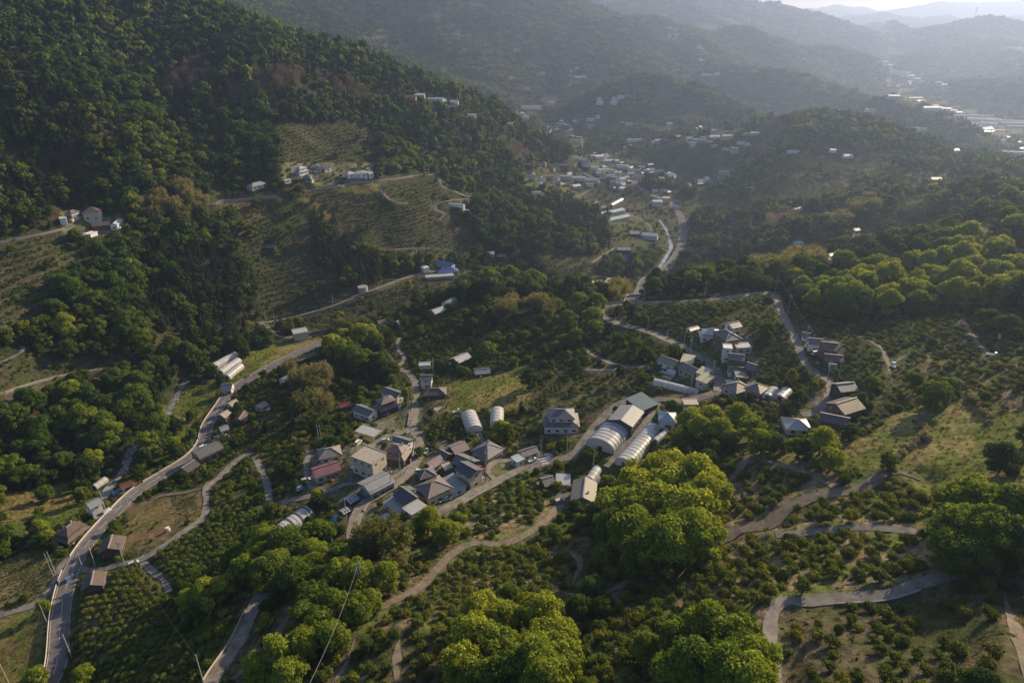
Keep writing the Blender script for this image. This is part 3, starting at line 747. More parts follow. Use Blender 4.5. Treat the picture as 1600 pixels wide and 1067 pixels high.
# far buildings: (px, py, length, width, height, type, yaw deg, roof, wall)
FARG = {
 'below the wooded ridge end': [
  (828,276,12,9,6,'g',10,'dark','white'),(842,279,14,8,5,'g',0,'metal','white'),(855,275,16,10,5,'g',0,'orange','cream'),(868,274,12,9,6,'g',5,'tile','white'),(845,286,9,7,4,'f',0,'white','white'),
  (868,283,14,9,6,'g',0,'tile','cream'),(882,277,22,9,6,'g',0,'beige','cream'),(903,277,24,11,6,'g',-5,'light','cream'),(917,282,24,15,7,'g',-10,'metal','cream'),(922,286,12,7,4,'f',0,'white','white'),
  (886,286,12,9,5,'g',0,'tile','white'),(858,290,10,7,4,'g',0,'metal','dark'),(837,301,15,5,3,'t',10,'film','film'),(881,258,16,8,4,'g',0,'metaldark','brown')],
 'of the main far village': [
  (915,255,14,12,10,'g',0,'metaldark','cream'),(928,261,14,9,6,'g',0,'light','white'),(941,264,22,9,5,'g',0,'light','white'),(934,245,20,12,7,'g',20,'white','white'),(945,242,12,9,6,'g',0,'light','white'),
  (955,251,26,12,6,'g',-5,'white','white'),(977,261,20,12,6,'t',-20,'film','film'),(986,266,12,9,6,'g',0,'tile','cream'),(965,269,12,7,5,'g',0,'white','white'),(953,275,14,9,6,'g',5,'metal','white'),
  (985,271,11,8,5,'g',0,'light','cream'),(972,285,10,7,5,'g',0,'light','white'),(959,283,12,9,6,'g',0,'tile','cream'),(966,277,12,8,5,'g',10,'dark','white'),(978,279,11,8,5,'g',0,'tile','dark'),
  (995,276,12,9,6,'g',0,'dark','white'),(1003,262,12,8,5,'g',0,'metal','cream'),(1016,265,14,8,5,'g',20,'white','white'),(1031,268,16,11,8,'h',0,'tile','cream'),(1014,274,10,7,5,'g',30,'white','white'),
  (1049,273,14,11,7,'h',0,'light','white'),(1022,298,9,7,4,'g',0,'light','white'),(1036,297,9,7,4,'g',0,'dark','white'),(942,276,10,8,5,'g',0,'dark','white'),(990,289,10,8,5,'g',0,'dark','cream')],
 'below the middle hill': [
  (990,220,28,6,4,'t',0,'film','film'),(987,228,9,7,6,'g',0,'light','white'),(1023,223,12,9,5,'g',0,'light','cream'),(1040,222,10,7,5,'g',0,'brown','dark'),(1046,194,12,9,7,'g',0,'light','white'),
  (1100,201,14,9,5,'g',-15,'white','white'),(1092,204,8,6,4,'f',0,'light','white'),(1077,217,10,8,8,'g',0,'light','white'),(1085,220,10,7,5,'f',0,'light','white'),(1098,218,14,8,5,'g',0,'tile','cream'),
  (1116,214,18,9,6,'g',10,'light','white'),(1136,214,18,12,9,'g',0,'beige','cream'),(1148,234,11,9,9,'f',0,'beige','cream'),(1115,204,12,7,5,'g',0,'metal','white'),(1158,223,12,6,4,'g',-10,'lightblue','white'),
  (1179,208,14,7,5,'g',0,'light','cream'),(1080,289,14,10,6,'h',10,'light','white'),(1100,283,12,9,7,'g',0,'light','white'),(1086,280,9,7,5,'g',0,'brown','dark'),(1137,270,26,8,5,'g',-8,'pink','cream'),
  (1126,276,8,6,5,'g',0,'tile','white'),(1108,222,10,8,5,'g',0,'dark','dark')],
 'before the terraced mountain': [
  (830,174,52,9,6,'t',0,'film','film'),(843,117,20,8,5,'g',0,'brown','cream'),(901,108,12,8,6,'g',0,'light','cream'),(904,121,20,8,5,'g',0,'light','cream'),(937,163,16,9,6,'g',0,'light','white'),
  (959,161,14,9,6,'g',0,'lightblue','white'),(970,153,16,8,5,'g',0,'metal','white'),(983,194,18,8,5,'g',0,'beige','white'),(861,161,18,7,5,'g',0,'light','white'),(1104,121,30,8,5,'t',0,'film','film'),
  (1120,117,14,7,5,'g',0,'white','white'),(1095,95,14,8,5,'g',0,'white','white'),(876,195,22,8,5,'g',0,'light','cream'),(884,197,14,9,6,'g',30,'beige','brown'),(899,189,12,8,5,'g',0,'tile','white'),
  (923,189,20,7,5,'g',0,'light','cream'),(922,197,14,9,6,'g',0,'metal','cream'),(871,203,12,8,5,'g',0,'light','white'),(893,213,14,9,6,'g',0,'light','cream'),(899,222,14,9,5,'g',0,'brown','cream'),
  (854,201,9,8,8,'g',0,'light','cream'),(812,181,18,10,5,'g',0,'tile','cream'),(822,186,14,9,6,'g',0,'metal','cream'),(806,176,16,10,5,'g',0,'tile','white'),(888,205,14,9,5,'g',0,'tile','cream')],
 'on the left ridge crest': [
  (656,149,12,7,5,'g',0,'white','cream'),(680,153,20,7,4,'g',0,'lightblue','white'),(692,159,9,8,5,'g',0,'white','white'),(710,159,10,7,5,'g',0,'light','white'),(642,152,12,8,5,'g',0,'brown','orange'),
  (704,166,12,7,4,'g',0,'tile','dark'),(737,180,10,7,4,'g',0,'light','white'),(795,193,12,6,4,'g',0,'light','white')],
 'on the right hand wooded ridge': [
  (1429,209,44,8,5,'t',-5,'film','film'),(1489,234,14,9,5,'g',0,'lightblue','white'),(1324,244,12,8,5,'g',0,'lightblue','white'),(1301,235,8,6,5,'g',0,'white','white'),(1239,237,16,6,4,'g',0,'lightblue','white'),
  (1461,279,12,7,4,'g',0,'metal','cream'),(1452,280,8,5,3,'g',0,'teal','white'),(1359,178,22,12,5,'f',0,'beige','cream'),(1316,175,16,10,6,'g',0,'tile','cream'),(1305,178,14,9,6,'g',0,'light','cream'),(1322,180,14,9,6,'g',0,'tile','white')],
 'on the bright right plain': [
  (1517,181,130,9,5,'t',-10,'film','film'),(1521,187,110,10,5,'t',-14,'film','film'),(1535,186,100,9,5,'t',-12,'film','film'),(1553,193,70,12,6,'t',-14,'film','film'),(1532,194,80,8,5,'t',-13,'film','film'),
  (1538,198,70,8,5,'t',-13,'film','film'),(1542,201,34,14,6,'g',25,'white','white'),(1538,206,24,6,4,'t',35,'film','film'),(1544,206,24,6,4,'t',35,'film','film'),(1549,206,24,6,4,'t',35,'film','film'),
  (1570,189,90,10,5,'t',-16,'film','film'),(1586,193,80,12,6,'t',-10,'film','film'),(1592,198,60,10,6,'t',-14,'film','film'),(1560,204,34,8,4,'t',0,'film','film'),(1589,238,80,10,5,'t',-16,'film','film'),
  (1566,220,44,7,3,'t',-8,'film','film'),(1576,214,10,8,4,'g',0,'beige','cream'),(1596,232,14,9,5,'g',20,'light','cream'),(1590,222,12,8,5,'g',0,'white','cream')],
 'in the distant side valley': [
  (1454,169,34,12,8,'g',0,'white','white'),(1450,165,30,14,8,'g',0,'light','cream'),(1478,170,30,12,8,'g',0,'white','cream'),(1462,165,18,12,7,'g',0,'tile','cream'),(1430,153,50,14,6,'g',0,'orange','cream'),(1468,168,16,12,7,'g',0,'light','cream'),
  (1490,173,20,12,7,'g',0,'tile','white'),(1498,176,18,12,7,'g',0,'light','cream'),(1420,122,40,16,10,'g',0,'white','white'),(1402,116,70,14,8,'t',-8,'film','film'),(1410,119,60,14,8,'t',-8,'film','film'),
  (1389,104,24,14,9,'g',0,'light','cream'),(1382,101,24,14,9,'g',0,'metal','cream'),(1468,132,24,14,12,'f',0,'light','white'),(1474,133,26,12,8,'g',0,'light','white'),(1389,148,24,14,8,'g',0,'white','white'),
  (1418,129,30,12,8,'g',0,'light','white'),(1395,153,26,14,8,'g',0,'light','cream'),(1432,124,30,14,8,'g',0,'light','cream'),(1440,157,24,12,7,'g',0,'tile','cream')],
}
# ---------------------------------------------------------------- where the buildings stand, and level pads under them
def raised_point(px, py, H):
    x, y, z, D = pick(px, py, off=H)
    return float(x[0]), float(y[0]), float(z[0])
PLACED = []
pads = []
def stamp_pad(x, y, z, L, W, yaw, blend=3.5):
    R = math.hypot(L, W) / 2 + blend + 1
    i0 = max(0, int((x - R - RX0) / RC)); i1 = min(RNX, int((x + R - RX0) / RC) + 2)
    j0 = max(0, int((y - R - RY0) / RC)); j1 = min(RNY, int((y + R - RY0) / RC) + 2)
    if i1 <= i0 or j1 <= j0: return
    gx = RX0 + np.arange(i0, i1)[None] * RC - x; gy = RY0 + np.arange(j0, j1)[:, None] * RC - y
    c, s = math.cos(yaw), math.sin(yaw)
    a = np.abs(gx * c + gy * s) - L / 2 - .8; b = np.abs(-gx * s + gy * c) - W / 2 - .8
    d = np.hypot(np.maximum(a, 0), np.maximum(b, 0))
    cur = BASE[j0:j1, i0:i1] + DELTA[j0:j1, i0:i1]
    road = smooth(-0.2, 1.5, WD[j0:j1, i0:i1])
    DELTA[j0:j1, i0:i1] += (z - cur) * smooth(blend, 0, d) * road
for (kind, p1, p2, W, H, typ, rc, wc, lab) in B:
    m = ((p1[0] + p2[0]) / 2, (p1[1] + p2[1]) / 2)
    x, y, z = raised_point(m[0], m[1], H)
    h = max(CAMZ - (z + H), 5.0)
    A = unproj(p1[0], p1[1], h); Bp = unproj(p2[0], p2[1], h)
    yaw = math.atan2(Bp[1] - A[1], Bp[0] - A[0]); L = math.hypot(Bp[0] - A[0], Bp[1] - A[1])
    L = min(L, 45)
    if typ in 'gh' and math.hypot(x, y) < 420 and kind != 'warehouse': L *= .9
    if typ in 'ghi' and math.hypot(x, y) < 760: W = W * .80
    if typ in 'hi': L += W * .55
    L = max(L, W * .75)
    PLACED.append(dict(kind=kind, x=x, y=y, z=z, L=L, W=W, H=H, typ=typ, roof=rc, wall=wc, label=lab, yaw=yaw, far=False))
for grp, lst in FARG.items():
    for (px, py, L, W, H, typ, yaw, rc, wc) in lst:
        x, y, z = raised_point(px, py, H * 0.6)
        PLACED.append(dict(kind='house', x=x, y=y, z=z, L=L, W=W, H=H, typ=typ, roof=rc, wall=wc, label=None, grp=grp, px=px, yaw=math.radians(yaw), far=True))
# smaller outbuildings crowd round the listed houses of the far villages
_r = random.Random(3)
for q in list(PLACED):
    if q['far'] and q['grp'] in ('below the wooded ridge end', 'of the main far village', 'below the middle hill', 'before the terraced mountain', 'in the distant side valley') and q['typ'] != 't':
        for _k in range(2 if q['grp'] == 'of the main far village' else 1):
            a_ = _r.uniform(0, 6.28); d_ = _r.uniform(15, 24)
            n_ = dict(q); n_['x'] += math.cos(a_) * d_; n_['y'] += math.sin(a_) * d_; n_['L'] = _r.uniform(8, 13); n_['W'] = _r.uniform(6, 9); n_['H'] = _r.uniform(4, 7)
            n_['yaw'] = math.radians(_r.uniform(-40, 60)); n_['typ'] = _r.choice('gggh'); n_['roof'] = _r.choice(['tile', 'dark', 'light', 'metal', 'brown', 'white']); n_['wall'] = _r.choice(['white', 'cream', 'dark'])
            n_['px'] = float(project(np.array([n_['x']]), np.array([n_['y']]), np.array([n_['z']]))[0][0]); n_['z'] = height1(n_['x'], n_['y'])
            if float(dist_road(np.array([n_['x']]), np.array([n_['y']]))[0]) > 6: PLACED.append(n_)
# keep neighbours apart: nudge overlapping footprints
_xy = np.array([(p['x'], p['y']) for p in PLACED])
_dd = np.hypot(_xy[:, None, 0] - _xy[None, :, 0], _xy[:, None, 1] - _xy[None, :, 1])
PAIRS = [(int(i), int(j)) for i, j in zip(*np.where(_dd < 34)) if i < j]
for _ in range(6):
    for i, j in PAIRS:
        a, b = PLACED[i], PLACED[j]
        if True:
            dx, dy = b['x'] - a['x'], b['y'] - a['y']
            d = math.hypot(dx, dy)
            if d > 30 or (a['far'] != b['far']): continue
            def ext(q, ux, uy):
                c, s = math.cos(q['yaw']), math.sin(q['yaw'])
                return abs(ux * c + uy * s) * q['L'] / 2 + abs(-ux * s + uy * c) * q['W'] / 2
            best = None
            for q in (a, b):
                for ax in ((math.cos(q['yaw']), math.sin(q['yaw'])), (-math.sin(q['yaw']), math.cos(q['yaw']))):
                    sep = abs(dx * ax[0] + dy * ax[1]) - ext(a, *ax) - ext(b, *ax)
                    if best is None or sep > best[0]: best = (sep, ax)
            if best[0] < 0.3:
                sg = 1 if dx * best[1][0] + dy * best[1][1] > 0 else -1
                mv = min((0.35 - best[0]) / 2, 1.0)
                for q, k in ((a, -sg), (b, sg)):
                    q['x'] += best[1][0] * mv * k; q['y'] += best[1][1] * mv * k
# and off the roads
def _wd(x, y):
    return bil(WD, (np.array(y) - RY0) / RC, (np.array(x) - RX0) / RC)
for p in PLACED:
    if p['y'] > RY1 - 20: continue
    for _ in range(8):
        c, s = math.cos(p['yaw']), math.sin(p['yaw'])
        ab = [(a * p['L'] / 2, b * p['W'] / 2) for a in (-1, -.5, 0, .5, 1) for b in (-1, -.33, .33, 1)]
        xs = np.array([p['x'] + c * a - s * b for a, b in ab]); ys = np.array([p['y'] + s * a + c * b for a, b in ab])
        d = _wd(xs, ys); k = int(d.argmin())
        if d[k] > .5: break
        g = np.array([_wd(xs[k:k+1] + 2, ys[k:k+1])[0] - _wd(xs[k:k+1] - 2, ys[k:k+1])[0], _wd(xs[k:k+1], ys[k:k+1] + 2)[0] - _wd(xs[k:k+1], ys[k:k+1] - 2)[0]])
        if np.abs(g).max() > 50 or np.hypot(*g) < 1e-3: g = np.array([p['x'] - xs[k], p['y'] - ys[k]])
        g = g / np.hypot(*g); p['x'] += g[0] * .8; p['y'] += g[1] * .8
for p in PLACED:
    c, s = math.cos(p['yaw']), math.sin(p['yaw'])
    xs = [p['x'] + c * a * p['L'] / 2 - s * b * p['W'] / 2 for a in (-1, 0, 1) for b in (-1, 0, 1)]
    ys = [p['y'] + s * a * p['L'] / 2 + c * b * p['W'] / 2 for a in (-1, 0, 1) for b in (-1, 0, 1)]
    zz = height(np.array(xs), np.array(ys))
    p['z'] = float(zz.mean()) if p['y'] < RY1 else float(zz.max()) - 0.5
    p['zmin'] = float(zz.min())
    stamp_pad(p['x'], p['y'], p['z'], p['L'], p['W'], p['yaw'])
refresh()
BX = np.array([p['x'] for p in PLACED]); BY = np.array([p['y'] for p in PLACED])
# raster of distance to footprints for keeping plants off roofs
BD = np.full(BASE.shape, 50.0)
for p in PLACED:
    R = math.hypot(p['L'], p['W']) / 2 + 8
    i0 = max(0, int((p['x'] - R - RX0) / RC)); i1 = min(RNX, int((p['x'] + R - RX0) / RC) + 2)
    j0 = max(0, int((p['y'] - R - RY0) / RC)); j1 = min(RNY, int((p['y'] + R - RY0) / RC) + 2)
    if i1 <= i0 or j1 <= j0: continue
    gx = RX0 + np.arange(i0, i1)[None] * RC - p['x']; gy = RY0 + np.arange(j0, j1)[:, None] * RC - p['y']
    c, s = math.cos(p['yaw']), math.sin(p['yaw'])
    a = np.abs(gx * c + gy * s) - p['L'] / 2; b = np.abs(-gx * s + gy * c) - p['W'] / 2
    d = np.where((a < 0) & (b < 0), np.maximum(a, b), np.hypot(np.maximum(a, 0), np.maximum(b, 0)))
    BD[j0:j1, i0:i1] = np.minimum(BD[j0:j1, i0:i1], d)
def dist_build(x, y):
    i = np.clip(np.round((x - RX0) / RC).astype(int), 0, RNX - 1); j = np.clip(np.round((y - RY0) / RC).astype(int), 0, RNY - 1)
    d = BD[j, i]
    ins = (x > RX0) & (x < RX1) & (y > RY0) & (y < RY1)
    out = np.where(ins, d, 50.0)
    fo = (~ins) & (y < 2600) & (y > RY1 - 5)
    if fo.any():
        xs, ys = x[fo], y[fo]; o = np.full(xs.shape, 50.0)
        for p in PLACED:
            if p['y'] > RY1 - 40:
                c, s = math.cos(p['yaw']), math.sin(p['yaw'])
                gx, gy = xs - p['x'], ys - p['y']
                a = np.abs(gx * c + gy * s) - p['L'] / 2; b = np.abs(-gx * s + gy * c) - p['W'] / 2
                o = np.minimum(o, np.maximum(a, b))
        out[fo] = o
    return out
print('buildings placed', round(time.time() - T0, 1))
if False:
    for p in PLACED: print(p['label'], round(p['L'], 1))
# ---------------------------------------------------------------- the ground sheet
def mesh_obj(name, verts, faces, mat=None, parent=None, smooth_=False, **props):
    me = bpy.data.meshes.new(name)
    verts = np.asarray(verts, np.float32); 
    if isinstance(faces, np.ndarray):
        k = faces.shape[1]
        me.vertices.add(len(verts)); me.vertices.foreach_set('co', verts.ravel())
        me.loops.add(faces.size); me.loops.foreach_set('vertex_index', faces.astype(np.int32).ravel())
        me.polygons.add(len(faces)); me.polygons.foreach_set('loop_start', (np.arange(len(faces)) * k).astype(np.int32))
        me.update(calc_edges=True)
    else:
        me.from_pydata(verts.tolist(), [], faces)
    me.polygons.foreach_set('use_smooth', np.full(len(me.polygons), bool(smooth_)))
    if mat: me.materials.append(mat)
    o = bpy.data.objects.new(name, me); COL.objects.link(o)
    if parent: o.parent = parent
    for k_, v_ in props.items(): o[k_] = v_
    return o
GR = np.concatenate([np.linspace(-300, 60, 24), np.arange(64, 780, 2.1), np.arange(780, 1300, 4.0), 
                     np.exp(np.linspace(math.log(1304), math.log(15000), 190))])
GU = np.linspace(-1.05, 1.05, 620)
_Y = np.repeat(GR[:, None], len(GU), 1); _X = GU[None] * (_Y + 350.0)
_Z = height_full(_X, _Y)
_nr, _nc = _X.shape
_idx = np.arange(_nr * _nc).reshape(_nr, _nc)
_F = np.stack([_idx[:-1, :-1], _idx[:-1, 1:], _idx[1:, 1:], _idx[1:, :-1]], -1).reshape(-1, 4)
GCOL = {  # (main colour, second colour, patch scale m, second's share)
 'wood': ((0.025,0.036,0.011),(0.047,0.041,0.020),25,.35),
 'bright_wood': ((0.030,0.042,0.012),(0.053,0.045,0.020),20,.3),
 'cedar': ((0.025,0.031,0.012),(0.037,0.032,0.018),20,.3),
 'bare_wood': ((0.053,0.041,0.028),(0.044,0.049,0.018),15,.4),
 'bamboo': ((0.037,0.049,0.015),(0.063,0.054,0.025),10,.3),
 'scrub': ((0.043,0.067,0.015),(0.103,0.082,0.045),16,.30),
 'grass': ((.095,.112,.022),(.17,.148,.055),12,.45),
 'dry_grass': ((0.131,0.108,0.042),(0.075,0.095,0.022),14,.35),
 'terrace': ((.034,.046,.015),(.056,.052,.026),9,.35),
 'orchard_green': ((0.037,0.059,0.018),(0.079,0.067,0.036),12,.3),
 'citrus': ((.185,.145,.092),(.085,.105,.026),9,.5),
 'citrus_mid': ((0.075,0.084,0.028),(0.137,0.108,0.065),10,.4),
 'citrus_dense': ((0.056,0.070,0.022),(0.116,0.092,0.055),10,.35),
 'citrus_low': ((.050,.060,.022),(.088,.076,.045),10,.4),
 'dirt': ((.165,.112,.068),(.125,.112,.045),7,.4),
 'rows': ((0.079,0.076,0.032),(0.137,0.108,0.060),5,.4),
 'yard': ((0.142,0.132,0.102),(0.094,0.101,0.040),8,.5),
 'mixed': ((.050,.062,.020),(.110,.090,.045),28,.4),
 'gravel': ((0.250,0.266,0.175),(0.125,0.140,0.080),5,.4),
 'valley': ((.045,.060,.018),(.075,.075,.030),30,.35),
 'farm_plain': ((.085,.078,.04),(.05,.062,.024),45,.5),
}
_P = np.stack([_X, _Y], -1).reshape(-1, 2)
_cl = cover(_P[:, 0], _P[:, 1], _Z.ravel())
_col = np.zeros((len(_P), 4), np.float32); _col[:, 3] = 1
for nm, (c1, c2, sc_, sh) in GCOL.items():
    m = _cl == CID[nm]
    if not m.any(): continue
    n = fbm(_P[m, 0] / sc_, _P[m, 1] / sc_, 3, 60)
    t = smooth(-.12, .12, n - (0.5 - sh) * 0.9)[:, None]
    _col[m, :3] = np.array(c1) * (1 - t) + np.array(c2) * t
# terraces: turf on the treads, bare walls of earth and stone between them
for nm_, st_ in (('terrace', 2.4),):
    m = _cl == CID[nm_]
    ph = (base_h(_P[m, 0], _P[m, 1]) / st_) % 1.0
    w_ = (smooth(.5, .62, ph) * .7)[:, None]
    _col[m, :3] = _col[m, :3] * (1 - w_) + np.array((.072, .062, .044)) * w_
# far from the camera the sheet itself stands for the woods: greens of whole crowns
_far = (_P[:, 1] > 3300) & (_cl != CID['farm_plain'])
n = fbm(_P[_far, 0] / 260, _P[_far, 1] / 260, 4, 61)[:, None]
_col[_far, :3] = np.array((.020,.028,.014)) + np.clip(n, -.3, .6) * np.array((.02,.024,.006))
_fld = _far & (np.abs(vnoise(_P[:, 0] / 330, _P[:, 1] / 260, 77)) > .78)
_col[_fld, :3] = (.07,.068,.034)
_cl2 = (_P[:, 1] > 1250) & (_cl == CID['wood']); _q = fbm(_P[_cl2, 0] / 150, _P[_cl2, 1] / 150, 3, 99); _w = smooth(.16, .28, _q)[:, None] * .45
_col[_cl2, :3] = _col[_cl2, :3] * (1 - _w) + np.array((.085, .095, .038)) * _w
# field patchwork on the plain and in the valley
_v = (_cl == CID['farm_plain']) | ((_cl == CID['valley']))
gx_ = np.floor((_P[_v, 0] * .96 + _P[_v, 1] * .28) / 46); gy_ = np.floor((_P[_v, 1] * .96 - _P[_v, 0] * .28) / 30)
hh = _hash(gx_.astype(np.int64), gy_.astype(np.int64), 5)[:, None]
pal = np.array([(.105,.085,.048),(.045,.062,.020),(.068,.060,.034),(.036,.046,.018),(.125,.10,.055)])
_wv = np.where(_cl[_v] == CID['farm_plain'], .65, .3)[:, None]
_col[_v, :3] = _col[_v, :3] * (1 - _wv) + _wv * pal[(hh[:, 0] * 4.99).astype(int)]
# trodden earth beside roads
_d = dist_road(_P[:, 0], _P[:, 1])
_t = (smooth(1.6, .2, _d + 1.5 * vnoise(_P[:, 0] / 3, _P[:, 1] / 3, 9)) * .45)[:, None].astype(np.float32)
_col[:, :3] = _col[:, :3] * (1 - _t) + np.array((.11, .098, .07), np.float32) * _t

def new_mat(name):
    m = bpy.data.materials.new(name); m.use_nodes = True
    n = m.node_tree.nodes; n.clear()
    return m, n, m.node_tree.links
gm, N, Lk = new_mat('ground_cover')
out = N.new('ShaderNodeOutputMaterial'); bs = N.new('ShaderNodeBsdfPrincipled'); bs.inputs['Roughness'].default_value = .95
bs.inputs['Specular IOR Level'].default_value = .04
at = N.new('ShaderNodeAttribute'); at.attribute_name = 'cover'
geo = N.new('ShaderNodeNewGeometry')
def noise_node(N, Lk, scale, detail=4, src=None, rough=.6):
    n = N.new('ShaderNodeTexNoise'); n.inputs['Scale'].default_value = scale; n.inputs['Detail'].default_value = detail; n.inputs['Roughness'].default_value = rough
    if src is not None: Lk.new(src, n.inputs['Vector'])
    return n
n1 = noise_node(N, Lk, .45, 5, geo.outputs['Position'], .7)
n2 = noise_node(N, Lk, .02, 6, geo.outputs['Position'], .7)
r1 = N.new('ShaderNodeMapRange'); r1.inputs[1].default_value = .32; r1.inputs[2].default_value = .68; r1.inputs[3].default_value = .45; r1.inputs[4].default_value = 1.55
Lk.new(n1.outputs[0], r1.inputs[0])
r2 = N.new('ShaderNodeMapRange'); r2.inputs[1].default_value = .3; r2.inputs[2].default_value = .7; r2.inputs[3].default_value = .75; r2.inputs[4].default_value = 1.25
Lk.new(n2.outputs[0], r2.inputs[0])
mm = N.new('ShaderNodeMath'); mm.operation = 'MULTIPLY'; Lk.new(r1.outputs[0], mm.inputs[0]); Lk.new(r2.outputs[0], mm.inputs[1])
vm = N.new('ShaderNodeVectorMath'); vm.operation = 'SCALE'; Lk.new(at.outputs['Color'], vm.inputs[0]); Lk.new(mm.outputs[0], vm.inputs['Scale'])
Lk.new(vm.outputs[0], bs.inputs['Base Color'])
bp = N.new('ShaderNodeBump'); bp.inputs['Strength'].default_value = .7; bp.inputs['Distance'].default_value = .8
Lk.new(n1.outputs[0], bp.inputs['Height']); Lk.new(bp.outputs[0], bs.inputs['Normal'])
Lk.new(bs.outputs[0], out.inputs[0])
ground = mesh_obj('ground', np.stack([_X, _Y, _Z], -1).reshape(-1, 3), _F, gm, smooth_=True, kind='structure')
ca = ground.data.color_attributes.new('cover', 'FLOAT_COLOR', 'POINT'); ca.data.foreach_set('color', _col.ravel())
print('ground', round(time.time() - T0, 1))

# ---------------------------------------------------------------- road surfaces
def simple_mat(name, col, rough=.85, spec=.3, nscale=None, namp=.25, metal=0.0, bump=0.0, trans=None):
    m, N, Lk = new_mat(name)
    out = N.new('ShaderNodeOutputMaterial'); b = N.new('ShaderNodeBsdfPrincipled')
    b.inputs['Roughness'].default_value = rough; b.inputs['Specular IOR Level'].default_value = spec; b.inputs['Metallic'].default_value = metal
    b.inputs['Base Color'].default_value = (*col, 1)
    if nscale:
        g = N.new('ShaderNodeNewGeometry'); n = noise_node(N, Lk, nscale, 5, g.outputs['Position'], .65)
        r = N.new('ShaderNodeMapRange'); r.inputs[1].default_value = .3; r.inputs[2].default_value = .7; r.inputs[3].default_value = 1 - namp; r.inputs[4].default_value = 1 + namp
        Lk.new(n.outputs[0], r.inputs[0])
        v = N.new('ShaderNodeVectorMath'); v.operation = 'SCALE'; v.inputs[0].default_value = col; Lk.new(r.outputs[0], v.inputs['Scale']); Lk.new(v.outputs[0], b.inputs['Base Color'])
        if bump:
            bp = N.new('ShaderNodeBump'); bp.inputs['Strength'].default_value = bump; bp.inputs['Distance'].default_value = .1
            Lk.new(n.outputs[0], bp.inputs['Height']); Lk.new(bp.outputs[0], b.inputs['Normal'])
    if trans:
        t = N.new('ShaderNodeBsdfTranslucent'); t.inputs[0].default_value = (*col, 1)
        mx = N.new('ShaderNodeMixShader'); mx.inputs[0].default_value = trans
        Lk.new(b.outputs[0], mx.inputs[1]); Lk.new(t.outputs[0], mx.inputs[2]); Lk.new(mx.outputs[0], out.inputs[0])
    else: Lk.new(b.outputs[0], out.inputs[0])
    return m
RM = {'asphalt_road': simple_mat('worn_asphalt', (.125,.116,.122), .95, .08, .35, .3), 'village_road': simple_mat('pale_asphalt', (.175,.158,.14), .9, .15, .3, .42),
      'concrete_lane': simple_mat('lane_concrete', (.165,.155,.145), .9, .15, .4, .4), 'dirt_track': simple_mat('track_earth', (.15,.125,.10), .95, .15, .5, .35, bump=.4),
      'stream': simple_mat('stream_water', (.16,.18,.18), .25, .5, .35, .9)}
WHITE = simple_mat('road_paint', (.42,.41,.39), .8, .3, 1.5, .3)
KERB = simple_mat('kerb_concrete', (.24,.225,.215), .9, .3, .8, .2)
def offs(L, o):
    n = np.gradient(L[:, :2], axis=0); n /= np.linalg.norm(n, axis=1)[:, None] + 1e-9
    r = L.copy(); r[:, 0] += n[:, 1] * o; r[:, 1] -= n[:, 0] * o
    return r
def ribbon(name, L, w, lift, mat, skirt=1.0, off=0.0, wob=0.0, **props):
    ww = w / 2 + (vnoise(L[:, 0] / 4, L[:, 1] / 4, 3) * wob if wob else 0) * np.ones(len(L))
    if name == 'dirt_track':
        ww = ww * np.clip(np.minimum(np.arange(len(L)), np.arange(len(L))[::-1]) / 5.0, .12, 1)
    a = offs(L, off - 1) ; b = offs(L, off + 1)
    mid = (a + b) / 2; dirv = (b - a) / 2
    l = mid - dirv * ww[:, None]; r = mid + dirv * ww[:, None]; c = mid.copy()
    for q_ in (l, r, c): q_[:, 2] += lift
    c[:, 2] += .03 * w / 4
    l2 = l.copy(); r2 = r.copy(); l2[:, 2] -= skirt; r2[:, 2] -= skirt
    v = np.stack([l2, l, c, r, r2], 1).reshape(-1, 3)
    i = np.arange(len(L) - 1) * 5
    f = np.concatenate([np.stack([i + k, i + k + 1, i + 6 + k, i + 5 + k], 1) for k in range(4)])[:, ::-1].copy()
    return mesh_obj(name, v, f, mat, smooth_=False, **props)
for k_, (kind, w, L) in enumerate(LINES):
    ribbon(kind, L, w, .04 + .004 * (k_ % 12), RM[kind], wob=.0 if kind == 'asphalt_road' else .45, kind='structure')
for kind, w, L in WLINES:
    ribbon('stream', L, w, -.1, RM['stream'], wob=1.2, kind='structure')
def strip(L, off, w, h, mat, name, a=0, b=1, lift=.05, **props):
    n = len(L); s = L[int(a * (n - 1)):max(int(b * (n - 1)), int(a * (n - 1)) + 2) + 1]
    c = offs(s, off)
    l = offs(s, off - w / 2); r = offs(s, off + w / 2)
    l[:, 2] += lift; r[:, 2] += lift
    l2 = l.copy(); r2 = r.copy(); l[:, 2] += h; r[:, 2] += h; l2[:, 2] -= .4; r2[:, 2] -= .4
    v = np.stack([l2, l, r, r2], 1).reshape(-1, 3); i = np.arange(len(s) - 1) * 4
    f = np.concatenate([np.stack([i + k, i + k + 1, i + 5 + k, i + 4 + k], 1) for k in range(3)])[:, ::-1].copy()
    return mesh_obj(name, v, f, mat, **props)
